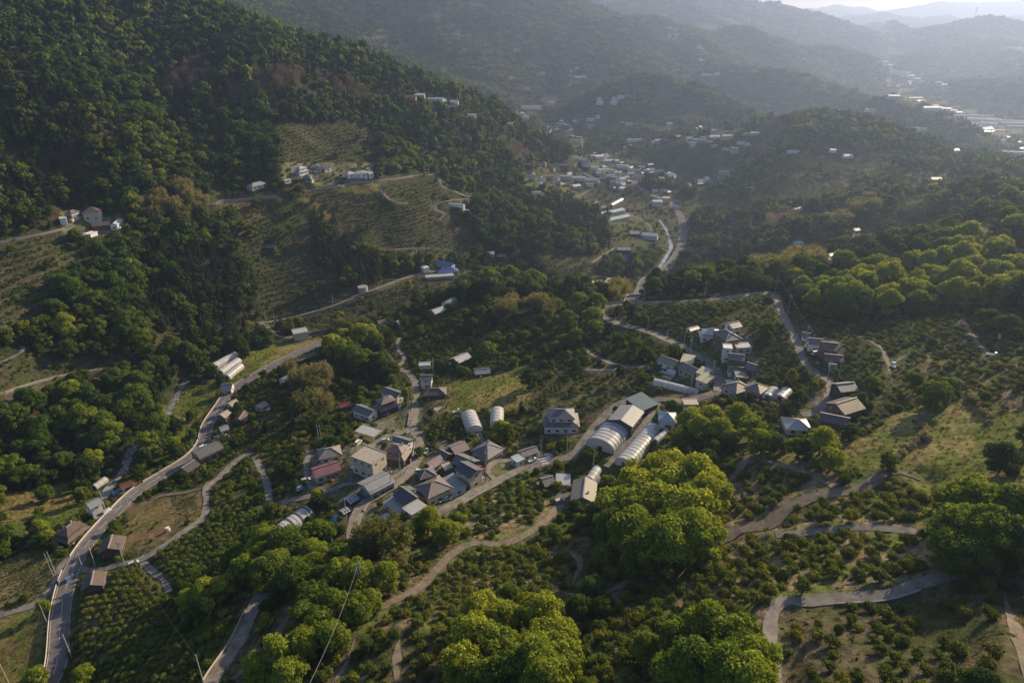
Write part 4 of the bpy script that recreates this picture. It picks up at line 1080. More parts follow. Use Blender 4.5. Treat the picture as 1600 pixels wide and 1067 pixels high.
# painted centre dashes and edge lines on the main road, kerb walls along its left side
for ri in (0, 1):
    kind, w, L = LINES[ri]
    n = len(L)
    if ri == 0:
        for a in range(4, n - 8, 6):
            seg = L[a:a + 4]
            v = []
            l = offs(seg, -.09); r = offs(seg, .09)
            l[:, 2] += .085 + .004 * 12; r[:, 2] += .085 + .004 * 12
            m_ = len(seg); v = np.stack([l, r], 1).reshape(-1, 3); i = np.arange(m_ - 1) * 2
            mesh_obj('lane_dash', v, np.stack([i, i + 1, i + 3, i + 2], 1), WHITE, kind='structure')
    for o_ in (-w / 2 + .35, w / 2 - .35):
        l = offs(L, o_ - .08); r = offs(L, o_ + .08); l[:, 2] += .09; r[:, 2] += .09
        v = np.stack([l, r], 1).reshape(-1, 3); i = np.arange(n - 1) * 2
        mesh_obj('edge_line', v, np.stack([i, i + 1, i + 3, i + 2], 1), WHITE, kind='structure')
# ---------------------------------------------------------------- building materials (real surface colours)
def roof_mat(name, col, rib=None, rough=.6, spec=.4, var=.2, tile=False, metal=0.0):
    """sheet or tile roofs: courses and ribs as relief, uneven weathering"""
    m, N, Lk = new_mat(name)
    out = N.new('ShaderNodeOutputMaterial'); b = N.new('ShaderNodeBsdfPrincipled')
    b.inputs['Roughness'].default_value = rough; b.inputs['Specular IOR Level'].default_value = spec; b.inputs['Metallic'].default_value = metal
    tc = N.new('ShaderNodeTexCoord'); n = noise_node(N, Lk, .6, 5, tc.outputs['Object'], .65)
    w = N.new('ShaderNodeTexWave'); w.bands_direction = 'X'; w.inputs['Scale'].default_value = rib or (1.1 if tile else .7); w.inputs['Distortion'].default_value = .2
    Lk.new(tc.outputs['Object'], w.inputs['Vector'])
    r = N.new('ShaderNodeMapRange'); r.inputs[1].default_value = .25; r.inputs[2].default_value = .75; r.inputs[3].default_value = 1 - var; r.inputs[4].default_value = 1 + var
    Lk.new(n.outputs[0], r.inputs[0])
    r2 = N.new('ShaderNodeMapRange'); r2.inputs[3].default_value = .74; r2.inputs[4].default_value = 1.12; Lk.new(w.outputs[0], r2.inputs[0])
    mu = N.new('ShaderNodeMath'); mu.operation = 'MULTIPLY'; Lk.new(r.outputs[0], mu.inputs[0]); Lk.new(r2.outputs[0], mu.inputs[1])
    v = N.new('ShaderNodeVectorMath'); v.operation = 'SCALE'; v.inputs[0].default_value = col; Lk.new(mu.outputs[0], v.inputs['Scale']); Lk.new(v.outputs[0], b.inputs['Base Color'])
    bp = N.new('ShaderNodeBump'); bp.inputs['Strength'].default_value = .5; bp.inputs['Distance'].default_value = .06; Lk.new(w.outputs[0], bp.inputs['Height']); Lk.new(bp.outputs[0], b.inputs['Normal'])
    Lk.new(b.outputs[0], out.inputs[0]); return m
RC_ = {'tile':(.11,.12,.145),'tiledark':(.075,.08,.095),'tilepink':(.17,.13,.135),'tilestripe':(.15,.13,.125),'tilebeige':(.19,.175,.155),'tilebeige2':(.21,.19,.17),'brown':(.115,.085,.07),'darkbrown':(.085,.065,.055),
 'beige':(.36,.32,.27),'metal':(.25,.255,.27),'metaldark':(.13,.13,.135),'dark':(.065,.062,.068),'rust':(.14,.055,.04),'red':(.25,.05,.05),'pink':(.27,.18,.17),'maroon':(.21,.10,.12),'maroondark':(.10,.05,.06),
 'purple':(.15,.11,.12),'light':(.40,.41,.44),'white':(.62,.62,.63),'lightblue':(.34,.42,.47),'teal':(.075,.125,.14),'blue':(.05,.17,.42),'bluedark':(.04,.10,.30),'blueslate':(.12,.14,.19),'olive':(.22,.20,.15),
 'yellowish':(.42,.39,.27),'orange':(.42,.24,.15),'concrete':(.36,.37,.37),'glass':(.30,.34,.40)}
SHEET = {'metal','metaldark','light','white','lightblue','teal','blue','beige','maroon','red','rust','olive','yellowish','orange','pink','concrete','glass'}
ROOF = {k: roof_mat('roof_' + k, c, rough=.45 if k in SHEET else .55, spec=.4, tile=k not in SHEET, var=.28 if k in ('brown', 'rust', 'metaldark', 'darkbrown') else .16) for k, c in RC_.items()}
ROOF['film'] = simple_mat('greenhouse_film', (.60,.60,.62), .28, .5, .35, .16, trans=.35)
WC_ = {'white':(.62,.61,.58),'cream':(.45,.41,.34),'brown':(.16,.11,.08),'dark':(.07,.058,.05),'beige':(.36,.31,.25),'orange':(.42,.21,.11),'metal':(.28,.29,.31),'olivewall':(.30,.28,.22),'concrete':(.30,.30,.29),'film':(.5,.5,.52),'light':(.42,.42,.43)}
WALL = {k: simple_mat('wall_' + k, c, .85, .25, .5, .18) for k, c in WC_.items()}
GLASS = simple_mat('window_glass', (.03,.035,.045), .15, .6)
FRAME = simple_mat('window_frame', (.30,.29,.28), .5, .4)
DOORM = simple_mat('door_panel', (.14,.10,.07), .6, .3)
CAP = simple_mat('ridge_tile', (.30,.27,.25), .6, .35, 1.5, .2)
STEEL = simple_mat('dark_steel', (.06,.06,.06), .5, .4)
HOOP = simple_mat('hoop_pipe', (.33,.33,.34), .5, .4)

def box_vf(x0, x1, y0, y1, z0, z1):
    v = [(x, y, z) for z in (z0, z1) for y in (y0, y1) for x in (x0, x1)]
    return v, [(0, 2, 3, 1), (4, 5, 7, 6), (0, 1, 5, 4), (2, 6, 7, 3), (0, 4, 6, 2), (1, 3, 7, 5)]
def merge(*parts):
    V, F = [], []
    for v, f in parts:
        o = len(V); V += list(v); F += [tuple(i + o for i in q) for q in f]
    return V, F
MESHC = {}
def part(name, vf, mat, parent, **props):
    me = bpy.data.meshes.new(name); me.from_pydata(vf[0], [], vf[1]); me.materials.append(mat)
    o = bpy.data.objects.new(name, me); COL.objects.link(o); o.parent = parent
    for k, v in props.items(): o[k] = v
    return o
def shared(name, key, mk, mat, parent, loc=(0, 0, 0), rotz=0.0, scale=(1, 1, 1)):
    if key not in MESHC:
        v, f = mk(); me = bpy.data.meshes.new(name); me.from_pydata(v, [], f); me.materials.append(mat); MESHC[key] = me
    o = bpy.data.objects.new(name, MESHC[key]); COL.objects.link(o); o.parent = parent; o.location = loc; o.rotation_euler = (0, 0, rotz); o.scale = scale
    return o
def root(name, x, y, z, yaw, label, cat, group=None):
    o = bpy.data.objects.new(name, None); COL.objects.link(o); o.location = (x, y, z); o.rotation_euler = (0, 0, yaw)
    o.empty_display_size = 1
    o['label'] = label; o['category'] = cat
    if group: o['group'] = group
    return o
def gable_roof(L, W, ze, zr, ov=.6, t=.14, gov=.5):
    a, b = L / 2 + gov, W / 2 + ov
    sl = (zr - ze) / (W / 2); zo = ze - sl * ov
    v = [(-a, -b, zo), (a, -b, zo), (a, 0, zr), (-a, 0, zr), (-a, b, zo), (a, b, zo)]
    v += [(x, y, z + t) for x, y, z in v]
    f = [(6, 7, 8, 9), (9, 8, 11, 10), (0, 3, 2, 1), (3, 4, 5, 2), (0, 1, 7, 6), (4, 10, 11, 5), (0, 6, 9, 3), (3, 9, 10, 4), (1, 2, 8, 7), (2, 5, 11, 8)]
    return v, f
def hip_roof(L, W, ze, zr, ov=.7, t=.14):
    a, b = L / 2 + ov, W / 2 + ov
    k = max(a - b, .05); zo = ze - (zr - ze) / (W / 2) * ov
    v = [(-a, -b, zo), (a, -b, zo), (a, b, zo), (-a, b, zo), (-k, 0, zr), (k, 0, zr)]
    n = 6
    v = v[:4] + [(x, y, z + t) for x, y, z in v[:4]] + [(-k, 0, zr + t), (k, 0, zr + t)]
    f = [(0, 3, 2, 1), (0, 1, 5, 4), (1, 2, 6, 5), (2, 3, 7, 6), (3, 0, 4, 7), (4, 5, 9, 8), (5, 6, 9), (6, 7, 8, 9), (7, 4, 8)]
    return v, f
def skirt_roof(L, W, li, wi, z, drop, t=.12):
    """lower roof ring round a two storey house"""
    a, b, c, d = L / 2 + .7, W / 2 + .7, li / 2, wi / 2
    o = [(-a, -b), (a, -b), (a, b), (-a, b)]; i = [(-c, -d), (c, -d), (c, d), (-c, d)]
    v = [(x, y, z - drop) for x, y in o] + [(x, y, z) for x, y in i] + [(x, y, z - drop - t) for x, y in o] + [(x, y, z - t) for x, y in i]
    f = []
    for k in range(4):
        n = (k + 1) % 4
        f += [(k, n, 4 + n, 4 + k), (8 + n, 8 + k, 12 + k, 12 + n), (8 + k, 8 + n, n, k)]
    return v, f
def gable_walls(L, W, ze, zr, z0):
    x, y = L / 2, W / 2
    v = [(-x, -y, z0), (x, -y, z0), (x, y, z0), (-x, y, z0), (-x, -y, ze), (x, -y, ze), (x, y, ze), (-x, y, ze), (-x, 0, zr), (x, 0, zr)]
    f = [(0, 1, 5, 4), (1, 2, 6, 9, 5), (2, 3, 7, 6), (3, 0, 4, 8, 7)]
    return v, f
def barrel(L, W, H, z0=0.0, n=12, side=.35):
    """round tunnel skin with closed ends"""
    prof = [(-W / 2, z0)]
    hs = H * side
    for k in range(n + 1):
        a = math.pi * (1 - k / n); prof.append((math.cos(a) * W / 2, hs + math.sin(a) * (H - hs)))
    prof.append((W / 2, z0)); m = len(prof)
    v = [(-L / 2, y, z) for y, z in prof] + [(L / 2, y, z) for y, z in prof]
    f = [(k, k + m, k + m + 1, k + 1) for k in range(m - 1)]
    f += [tuple(range(m)), tuple(range(2 * m - 1, m - 1, -1))]
    return v, f
def arch(W, H, th=.12, n=12, side=.35):
    hs = H * side; pr = [(-W / 2, 0)]
    for k in range(n + 1):
        a = math.pi * (1 - k / n); pr.append((math.cos(a) * W / 2, hs + math.sin(a) * (H - hs)))
    pr.append((W / 2, 0)); v = []; f = []
    for x in (-th / 2, th / 2):
        for s in (1.0, 1.02): v += [(x, y * s, z * s + (.01 if s > 1 else 0)) for y, z in pr]
    m = len(pr)
    for k in range(m - 1):
        f += [(k + m, k + m + 1, k + 3 * m + 1, k + 3 * m), (k, k + m, k + m + 1, k + 1), (k + 2 * m, k + 2 * m + 1, k + 3 * m + 1, k + 3 * m)]
    return v, f
def windows(R, L, W, z, n_long, n_short, w=1.5, h=1.1, door=True, off=0.0):
    """windows on all four walls; each is a frame with a pane of its own"""
    def add(x, y, rot):
        fr = shared('window', ('win', w, h), lambda: box_vf(-w / 2, w / 2, -.05, .05, -h / 2, h / 2), FRAME, R, (x, y, z), rot)
        shared('pane', ('pane', w, h), lambda: merge(box_vf(-w / 2 + .07, -.03, -.075, .075, -h / 2 + .07, h / 2 - .07), box_vf(.03, w / 2 - .07, -.075, .075, -h / 2 + .07, h / 2 - .07)), GLASS, fr)
    for sgn in (-1, 1):
        for k in range(n_long): add((k + .5) / n_long * L - L / 2, sgn * W / 2, 0)
        for k in range(n_short): add(sgn * L / 2, (k + .5) / n_short * W - W / 2, math.pi / 2)
CATS = {'house':'house','farmhouse':'farmhouse','barn':'barn','shed':'shed','annex':'outbuilding','warehouse':'warehouse','polytunnel':'greenhouse','greenhouse':'greenhouse','office':'building','platform':'flat roof',
        'carport':'carport','plant_shelter':'plant shelter','gatehouse':'outbuilding','storehouse':'storehouse','factory':'factory','solar_array':'solar panels'}
GRPS = {'polytunnel':'white plastic tunnels in the valley','shed':'small sheds and huts of the hamlets','barn':'farm barns of the hamlets','house':'houses of the hillside hamlets','farmhouse':'old farmhouses','warehouse':'large workshops and warehouses','annex':'lower annexes joined to houses','platform':'flat concrete roofs'}
def build(p):
    L, W, H, typ = p['L'], p['W'], p['H'], p['typ']
    dist = math.hypot(p['x'], p['y'])
    R = root(p['kind'], p['x'], p['y'], p['z'], p['yaw'], p['label'], CATS.get(p['kind'], 'house'), GRPS.get(p['kind']))
    near = dist < 430; mid = dist < 760
    z0 = min(-1.2, p['zmin'] - p['z'] - .5) if not p['far'] else -3.0
    rm = ROOF[p['roof']]; wm = WALL[p['wall']]
    if typ == 't' and p['roof'] == 'film':
        part('film_cover', barrel(L, W, H, z0), ROOF['film'], R)
        if near:
            n = max(2, int(L / 2.2))
            for k in range(n + 1):
                shared('hoop', ('hoop', W, H), lambda: arch(W + .02, H + .02), HOOP, R, (-L / 2 + k * L / n, 0, 0))
            dw = part('door', box_vf(-L / 2 - .08, -L / 2 - .02, -.9, .9, 0, 2.0 if H > 2.6 else H * .7), STEEL, R)
            if 'striped' in p['label']:
                for k in range(5):
                    m_ = part('dark_band', merge(arch(W + .06, H + .05, th=.75)), STEEL, R); m_.location.x = -L / 2 + 1.6 + k * (L - 2.6) / 4
        elif mid:
            part('door', box_vf(-L / 2 - .08, -L / 2 - .02, -.9, .9, 0, H * .6), STEEL, R)
        else:
            part('end_frame', arch(W + .05, H + .05, th=.5), HOOP, R).location.x = -L / 2
        return R
    if typ == 't':
        part('roof', barrel(L, W, H, H * .55, side=.62), rm, R); part('wall', box_vf(-L / 2 + .15, L / 2 - .15, -W / 2 + .15, W / 2 - .15, z0, H * .6), wm, R)
        windows(R, L - .3, W - .3, 1.6, 4, 2)
        for k in range(4):
            for s in (-1, 1): part('post', box_vf(-L / 2 + .5 + k * (L - 1) / 3 - .1, -L / 2 + .5 + k * (L - 1) / 3 + .1, s * W / 2 - .1, s * W / 2 + .1, z0, H * .58), STEEL, R)
        return R
    if typ == 'c':
        part('roof', box_vf(-L / 2, L / 2, -W / 2, W / 2, H - .2, H), rm, R)
        for x in (-L / 2 + .4, 0, L / 2 - .4):
            for y in (-W / 2 + .4, W / 2 - .4): part('post', box_vf(x - .1, x + .1, y - .1, y + .1, z0, H - .2), wm, R)
        return R
    if p['kind'] == 'solar_array':
        for k in range(4):
            y = -W / 2 + (k + .5) * W / 4
            part('panel', ([(-L / 2, y - .8, .5), (L / 2, y - .8, .5), (L / 2, y + .6, 1.5), (-L / 2, y + .6, 1.5)], [(0, 1, 2, 3)]), rm, R)
        part('frame', box_vf(-L / 2, L / 2, -W / 2, W / 2, z0, .35), STEEL, R)
        return R
    if typ == 'f':
        part('wall', box_vf(-L / 2, L / 2, -W / 2, W / 2, z0, H - .25), wm, R)
        part('roof', box_vf(-L / 2 - .25, L / 2 + .25, -W / 2 - .25, W / 2 + .25, H - .25, H), rm, R)
        if mid:
            part('parapet', merge(box_vf(-L / 2 - .25, L / 2 + .25, -W / 2 - .25, -W / 2, H, H + .25), box_vf(-L / 2 - .25, L / 2 + .25, W / 2, W / 2 + .25, H, H + .25)), wm, R)
        if near and H > 2.9:
            windows(R, L, W, H - 1.6, max(1, int(L / 3)), max(1, int(W / 3)), 1.3, .9)
            if H > 5.5: windows(R, L, W, 1.6, max(1, int(L / 3.4)), max(1, int(W / 4)))
        return R
    if typ == 's':
        v = [(-L / 2, -W / 2, z0), (L / 2, -W / 2, z0), (L / 2, W / 2, z0), (-L / 2, W / 2, z0), (-L / 2, -W / 2, H - .9), (L / 2, -W / 2, H - .9), (L / 2, W / 2, H - .15), (-L / 2, W / 2, H - .15)]
        part('wall', (v, [(0, 1, 5, 4), (1, 2, 6, 5), (2, 3, 7, 6), (3, 0, 4, 7)]), wm, R)
        a, b = L / 2 + .4, W / 2 + .4
        v = [(-a, -b, H - .93), (a, -b, H - .93), (a, b, H - .07), (-a, b, H - .07)]; v += [(x, y, z + .12) for x, y, z in v]
        part('roof', (v, [(0, 3, 2, 1), (4, 5, 6, 7), (0, 1, 5, 4), (1, 2, 6, 5), (2, 3, 7, 6), (3, 0, 4, 7)]), rm, R)
        if near: windows(R, L, W, 1.4, max(1, int(L / 3)), 1, 1.3, .9)
        return R
    pitch = .52 if typ in 'hi' else .46
    if p['kind'] in ('warehouse', 'plant_shelter', 'factory'): pitch = .34
    ri = min(W / 2 * pitch, H * .45); ze = H - ri
    if typ == 'g':
        part('wall', gable_walls(L, W, ze, H, z0), wm, R)
        if p['roof'] == 'glass':
            n = max(3, int(L / 1.1))
            for k in range(n):
                x0 = -L / 2 + k * L / n; q = gable_roof(L / n - .25, W, ze, H, .1, .05, 0)
                part('panel', q, rm, R).location.x = x0 + L / n / 2
            return R
        rf = part('roof', gable_roof(L, W, ze, H), rm, R)
        if mid: part('ridge_cap', box_vf(-L / 2 - .55, L / 2 + .55, -.22, .22, H + .06, H + .3), CAP if p['roof'] not in SHEET else rm, rf)
    elif typ == 'h':
        part('wall', box_vf(-L / 2, L / 2, -W / 2, W / 2, z0, ze), wm, R)
        rf = part('roof', hip_roof(L, W, ze, H), rm, R)
        k = max(L / 2 - W / 2, .05) + .2
        if mid: part('ridge_cap', box_vf(-k, k, -.2, .2, H + .06, H + .32), CAP if p['roof'] not in SHEET else rm, rf)
        if near:
            # ridges running down the hips
            a, b, zo = L / 2 + .7, W / 2 + .7, ze - (H - ze) / (W / 2) * .7 + .14
            for sx in (-1, 1):
                for sy in (-1, 1):
                    p0 = Vector((sx * (k - .2), 0, H + .2)); p1 = Vector((sx * a, sy * b, zo + .06)); d = (p1 - p0).normalized(); s = d.cross(Vector((0, 0, 1))).normalized() * .13; u = Vector((0, 0, .12))
                    v = [p0 - s, p0 + s, p1 + s, p1 - s]; v = [tuple(q - u) for q in v] + [tuple(q + u) for q in v]
                    part('hip_cap', (v, [(0, 1, 2, 3), (4, 5, 6, 7), (0, 1, 5, 4), (2, 3, 7, 6), (1, 2, 6, 5), (3, 0, 4, 7)]), CAP if p['roof'] not in SHEET else rm, rf)
    elif typ == 'i':
        li, wi = L * .72, W * .74; zs = H * .52
        part('wall', box_vf(-L / 2, L / 2, -W / 2, W / 2, z0, zs - 1.0), wm, R)
        part('upper_wall', box_vf(-li / 2, li / 2, -wi / 2, wi / 2, zs - 1.0, H - wi * .26), wm, R)
        part('lower_roof', skirt_roof(L, W, li, wi, zs + .25, 1.1), rm, R)
        rf = part('roof', hip_roof(li, wi, H - wi * .26, H, .8), rm, R)
        k = max(li / 2 - wi / 2, .05) + .3
        if mid: part('ridge_cap', box_vf(-k, k, -.2, .2, H + .06, H + .34), CAP, rf)
        if near:
            windows(R, li, wi, zs + 1.1, max(2, int(li / 2.6)), max(1, int(wi / 3)), 1.5, .9)
            ze = zs - 1.0
    if near:
        zw = min(1.5, ze - .8)
        windows(R, L, W, zw, max(1, int(L / 3.0)), max(1, int(W / 3.4)))
        if typ != 'i' and ze > 4.6: windows(R, L, W, ze - 1.0, max(1, int(L / 3.0)), max(1, int(W / 3.4)), 1.4, .95)
        part('door', merge(box_vf(L * .12, L * .12 + 1.1, -W / 2 - .08, -W / 2 - .02, 0, 2.0)), DOORM, R)
        if typ in 'gh':
            zo = ze - (H - ze) / (W / 2) * .6
            for sgn in (-1, 1): part('gutter', box_vf(-L / 2 - .4, L / 2 + .4, sgn * (W / 2 + .62) - .07, sgn * (W / 2 + .62) + .07, zo - .06, zo + .06), FRAME, R)
        if p['kind'] in ('house', 'farmhouse'): 
            part('antenna', merge(box_vf(-.03, .03, -.03, .03, H, H + 1.7), box_vf(-.6, .6, -.02, .02, H + 1.5, H + 1.54), box_vf(-.4, .4, -.02, .02, H + 1.25, H + 1.29)), FRAME, R).location.x = -L * .22
            shared('air_conditioner', ('ac',), lambda: box_vf(-.4, .4, -.15, .15, 0, .6), WALL['light'], R, (-L * .3, -W / 2 - .25, .1))
        if p['kind'] == 'house' and L > 8: part('chimney', box_vf(L * .2, L * .2 + .45, W * .18, W * .18 + .45, ze, H + .5), WALL['concrete'], R)
    elif mid and typ in 'ghi':
        windows(R, L, W, min(1.5, ze - .8), max(1, int(L / 4)), 1, 1.8, 1.1)
    return R
# labels of the far buildings, told apart by look and by their order from the left
words_ = {'tile':'slate grey','dark':'dark','metal':'grey','metaldark':'dark grey','light':'pale grey','white':'white','beige':'beige','orange':'orange-brown','brown':'brown','lightblue':'pale blue','pink':'pinkish','teal':'teal','film':'white film','tilepink':'pinkish'}
_u = ['','first','second','third','fourth','fifth','sixth','seventh','eighth','ninth']
ords = _u[1:] + ['tenth','eleventh','twelfth','thirteenth','fourteenth','fifteenth','sixteenth','seventeenth','eighteenth','nineteenth']
for _a, _b in (('twentieth','twenty'),('thirtieth','thirty'),('fortieth','forty'),('fiftieth','fifty')): ords += [_a] + [_b + '-' + q for q in _u[1:]]
from collections import defaultdict
bucket = defaultdict(list)
for p in PLACED:
    if p['far']:
        shape = {'t':'long plastic tunnel','f':'flat roofed block','g':'gabled house','h':'hipped house'}[p['typ']]
        if p['typ'] == 'g' and p['L'] >= 18: shape = 'long gabled shed'
        p['kind'] = {'long plastic tunnel':'polytunnel','flat roofed block':'house','gabled house':'house','hipped house':'house','long gabled shed':'warehouse'}[shape]
        p['shape'] = shape; bucket[(words_[p['roof']], shape, p['grp'])].append(p)
for (w_, sh, g_), lst in bucket.items():
    lst.sort(key=lambda p: p['px'])
    for k, p in enumerate(lst):
        p['label'] = (w_ + ' ' + sh + ' ' + g_) if len(lst) == 1 else (ords[k] + ' from left of the ' + w_ + ' ' + sh.replace('house', 'houses').replace('tunnel', 'tunnels').replace('block', 'blocks').replace('shed', 'sheds') + ' ' + g_)
for p in PLACED:
    if len(p['label'].split()) > 16: p['label'] = p['label'].replace('from left of the', 'of the')
    build(p)
print('buildings', round(time.time() - T0, 1))
# ---------------------------------------------------------------- plant meshes
NR = np.random.default_rng(11)
def quads(P, Nn, S, asp=1.0, rng=NR):
    """leaf faces at P, facing Nn, size S (arrays)"""
    n = len(P)
    Nn = Nn / (np.linalg.norm(Nn, axis=1)[:, None] + 1e-9)
    r = rng.normal(size=(n, 3)); t = np.cross(Nn, r); t /= np.linalg.norm(t, axis=1)[:, None] + 1e-9
    b = np.cross(Nn, t)
    S = np.broadcast_to(S, (n,))[:, None]
    k = rng.uniform(.6, 1.0, (n, 4, 1))
    v = np.stack([P + t * S * k[:, 0] * asp, P + b * S * k[:, 1], P - t * S * k[:, 2] * asp, P - b * S * k[:, 3]], 1)
    return v.reshape(-1, 3), np.arange(4 * n).reshape(-1, 4)
_t = (1 + 5 ** .5) / 2
ICO_V = np.array([(-1,_t,0),(1,_t,0),(-1,-_t,0),(1,-_t,0),(0,-1,_t),(0,1,_t),(0,-1,-_t),(0,1,-_t),(_t,0,-1),(_t,0,1),(-_t,0,-1),(-_t,0,1)]) / math.sqrt(1 + _t * _t)
ICO_F = np.array([(0,11,5),(0,5,1),(0,1,7),(0,7,10),(0,10,11),(1,5,9),(5,11,4),(11,10,2),(10,7,6),(7,1,8),(3,9,4),(3,4,2),(3,2,6),(3,6,8),(3,8,9),(4,9,5),(2,4,11),(6,2,10),(8,6,7),(9,8,1)])
def crown_mesh(name, lobes, leaf, per, mat, core=.74, top=-.35, rng=NR, upr=.35):
    """lobes: (x,y,z,r,squash) - leaves scattered over lumps, with a rough solid core inside each"""
    V, F, T, C = [], [], [], []
    vo = 0
    for (x, y, z, r, sq) in lobes:
        n = max(6, int(per * r * r))
        d = rng.normal(size=(n * 2, 3)); d /= np.linalg.norm(d, axis=1)[:, None]
        d = d[d[:, 2] > top][:n]
        rr = r * (rng.uniform(.80, 1.10, len(d)) + (rng.uniform(0, 1, len(d)) > .88) * rng.uniform(0, .28, len(d)))[:, None]
        P = np.array((x, y, z)) + d * rr * np.array((1, 1, sq))
        nn = d + rng.normal(size=d.shape) * .55 + np.array((0, 0, upr))
        v, f = quads(P, nn, leaf * rng.uniform(.6, 1.3, len(d)), rng=rng)
        V.append(v); F.append(f + vo); vo += len(v)
        C.append(np.full(len(f), rng.uniform(.75, 1.3)) * rng.uniform(.8, 1.2, len(f)))
    Vt = np.concatenate(V) if V else np.zeros((0, 3)); Fq = np.concatenate(F)
    cv, cf = [], []
    o = len(Vt)
    for (x, y, z, r, sq) in lobes:
        v = ICO_V * r * core * rng.uniform(.85, 1.1, (12, 1)) * np.array((1, 1, sq)) + np.array((x, y, z))
        cv.append(v); cf.append(ICO_F + o); o += 12
    Vt = np.concatenate([Vt] + cv); cf = np.concatenate(cf)
    me = bpy.data.meshes.new(name)
    nl = Fq.size + cf.size
    me.vertices.add(len(Vt)); me.vertices.foreach_set('co', Vt.astype(np.float32).ravel())
    me.loops.add(nl); me.loops.foreach_set('vertex_index', np.concatenate([Fq.ravel(), cf.ravel()]).astype(np.int32))
    me.polygons.add(len(Fq) + len(cf))
    me.polygons.foreach_set('loop_start', np.concatenate([np.arange(len(Fq)) * 4, Fq.size + np.arange(len(cf)) * 3]).astype(np.int32))
    me.update(calc_edges=True)
    a = me.attributes.new('tone', 'FLOAT', 'FACE')
    a.data.foreach_set('value', np.concatenate([np.concatenate(C), np.full(len(cf), .9)]).astype(np.float32))
    me.materials.append(mat)
    return me
def leaf_mat(name, ramp=None, trans=.42, gloss=.015, patch=.012):
    """foliage: colour from the object (ramp None) or from a random ramp with patches over the land"""
    m, N, Lk = new_mat(name)
    out = N.new('ShaderNodeOutputMaterial')
    oi = N.new('ShaderNodeObjectInfo')
    if ramp is None: colour = oi.outputs['Color']
    else:
        n = noise_node(N, Lk, patch, 3, oi.outputs['Location'])
        mr = N.new('ShaderNodeMapRange'); mr.inputs[1].default_value = .38; mr.inputs[2].default_value = .62; Lk.new(n.outputs[0], mr.inputs[0])
        mx = N.new('ShaderNodeMath'); mx.operation = 'MULTIPLY_ADD'; mx.inputs[1].default_value = .55; Lk.new(oi.outputs['Random'], mx.inputs[0])
        m2 = N.new('ShaderNodeMath'); m2.operation = 'MULTIPLY'; m2.inputs[1].default_value = .45; Lk.new(mr.outputs[0], m2.inputs[0]); Lk.new(m2.outputs[0], mx.inputs[2])
        cr = N.new('ShaderNodeValToRGB'); cr.color_ramp.interpolation = 'LINEAR'
        e = cr.color_ramp.elements
        e[0].position = ramp[0][0]; e[0].color = (*ramp[0][1], 1); e[1].position = ramp[-1][0]; e[1].color = (*ramp[-1][1], 1)
        for p_, c_ in ramp[1:-1]: q = e.new(p_); q.color = (*c_, 1)
        Lk.new(mx.outputs[0], cr.inputs[0]); colour = cr.outputs[0]
    at = N.new('ShaderNodeAttribute'); at.attribute_name = 'tone'
    v = N.new('ShaderNodeVectorMath'); v.operation = 'SCALE'; Lk.new(colour, v.inputs[0]); Lk.new(at.outputs['Fac'], v.inputs['Scale'])
    d = N.new('ShaderNodeBsdfDiffuse'); t = N.new('ShaderNodeBsdfTranslucent'); g = N.new('ShaderNodeBsdfGlossy'); g.inputs['Roughness'].default_value = .5; g.inputs[0].default_value = (.35,.38,.25,1)
    Lk.new(v.outputs[0], d.inputs[0])
    tv = N.new('ShaderNodeVectorMath'); tv.operation = 'MULTIPLY'; tv.inputs[1].default_value = (1.25, 1.2, .6); Lk.new(v.outputs[0], tv.inputs[0]); Lk.new(tv.outputs[0], t.inputs[0])
    s1 = N.new('ShaderNodeMixShader'); s1.inputs[0].default_value = trans; Lk.new(d.outputs[0], s1.inputs[1]); Lk.new(t.outputs[0], s1.inputs[2])
    s2 = N.new('ShaderNodeMixShader'); s2.inputs[0].default_value = gloss; Lk.new(s1.outputs[0], s2.inputs[1]); Lk.new(g.outputs[0], s2.inputs[2])
    Lk.new(s2.outputs[0], out.inputs[0])
    return m
LEAF = leaf_mat('foliage')
BARK = simple_mat('bark', (.10,.075,.055), .95, .1, 2.0, .3)
def dome(n, rx, rz, r0, r1, z0, rng, spread=1.0):
    """lumps over an uneven crown: side bulges, a leaning top, a few stragglers"""
    L = []; ex = rng.uniform(.8, 1.15); ey = rng.uniform(.8, 1.1); ox, oy = rng.uniform(-.12, .12, 2)
    for k in range(n):
        a = k * 2.39996 + rng.uniform(-.45, .45); q = math.sqrt((k + .5) / n) * spread * rng.uniform(.85, 1.08)
        hz = math.sqrt(max(0, 1 - min(q * .93, 1) ** 2)); rr_ = rng.uniform(r0, r1) * (1.15 - .35 * q) * rng.uniform(.75, 1.15)
        L.append((math.cos(a) * q * rx * ex + ox * hz, math.sin(a) * q * rx * ey + oy * hz, z0 + hz * rz * rng.uniform(.62, 1.18), rr_, rng.uniform(.65, .95)))
    for k in range(max(2, n // 3)):                       # lower skirt lumps
        a = rng.uniform(0, 6.28); L.append((math.cos(a) * rx * .76 * ex, math.sin(a) * rx * .76 * ey, z0 * rng.uniform(.4, .95), rng.uniform(r0, r1) * .9, .85))
    L.append((0, 0, z0 * .8, rx * .5, .8))
    return L
def mk(seed): return np.random.default_rng(seed)
PM = {}   # kind -> list of (mesh hi), list (mesh lo); unit: crown radius 1, origin at the foot
def build_broad(mat, tag, leafhi=.056, perhi=1750, nh=34):
    hi = []; mid = []
    for s in range(6):
        r = mk(100 + s); hi.append(crown_mesh('crown', dome(nh + 4 * (s % 3), .82, .82, .17, .36, .72, r), leafhi, perhi, mat, rng=r))
    for s in range(6):
        r = mk(200 + s); mid.append(crown_mesh('crown', dome(12 + s, .80, .8, .22, .46, .72, r), .115, 260, mat, rng=r))
    return hi, mid
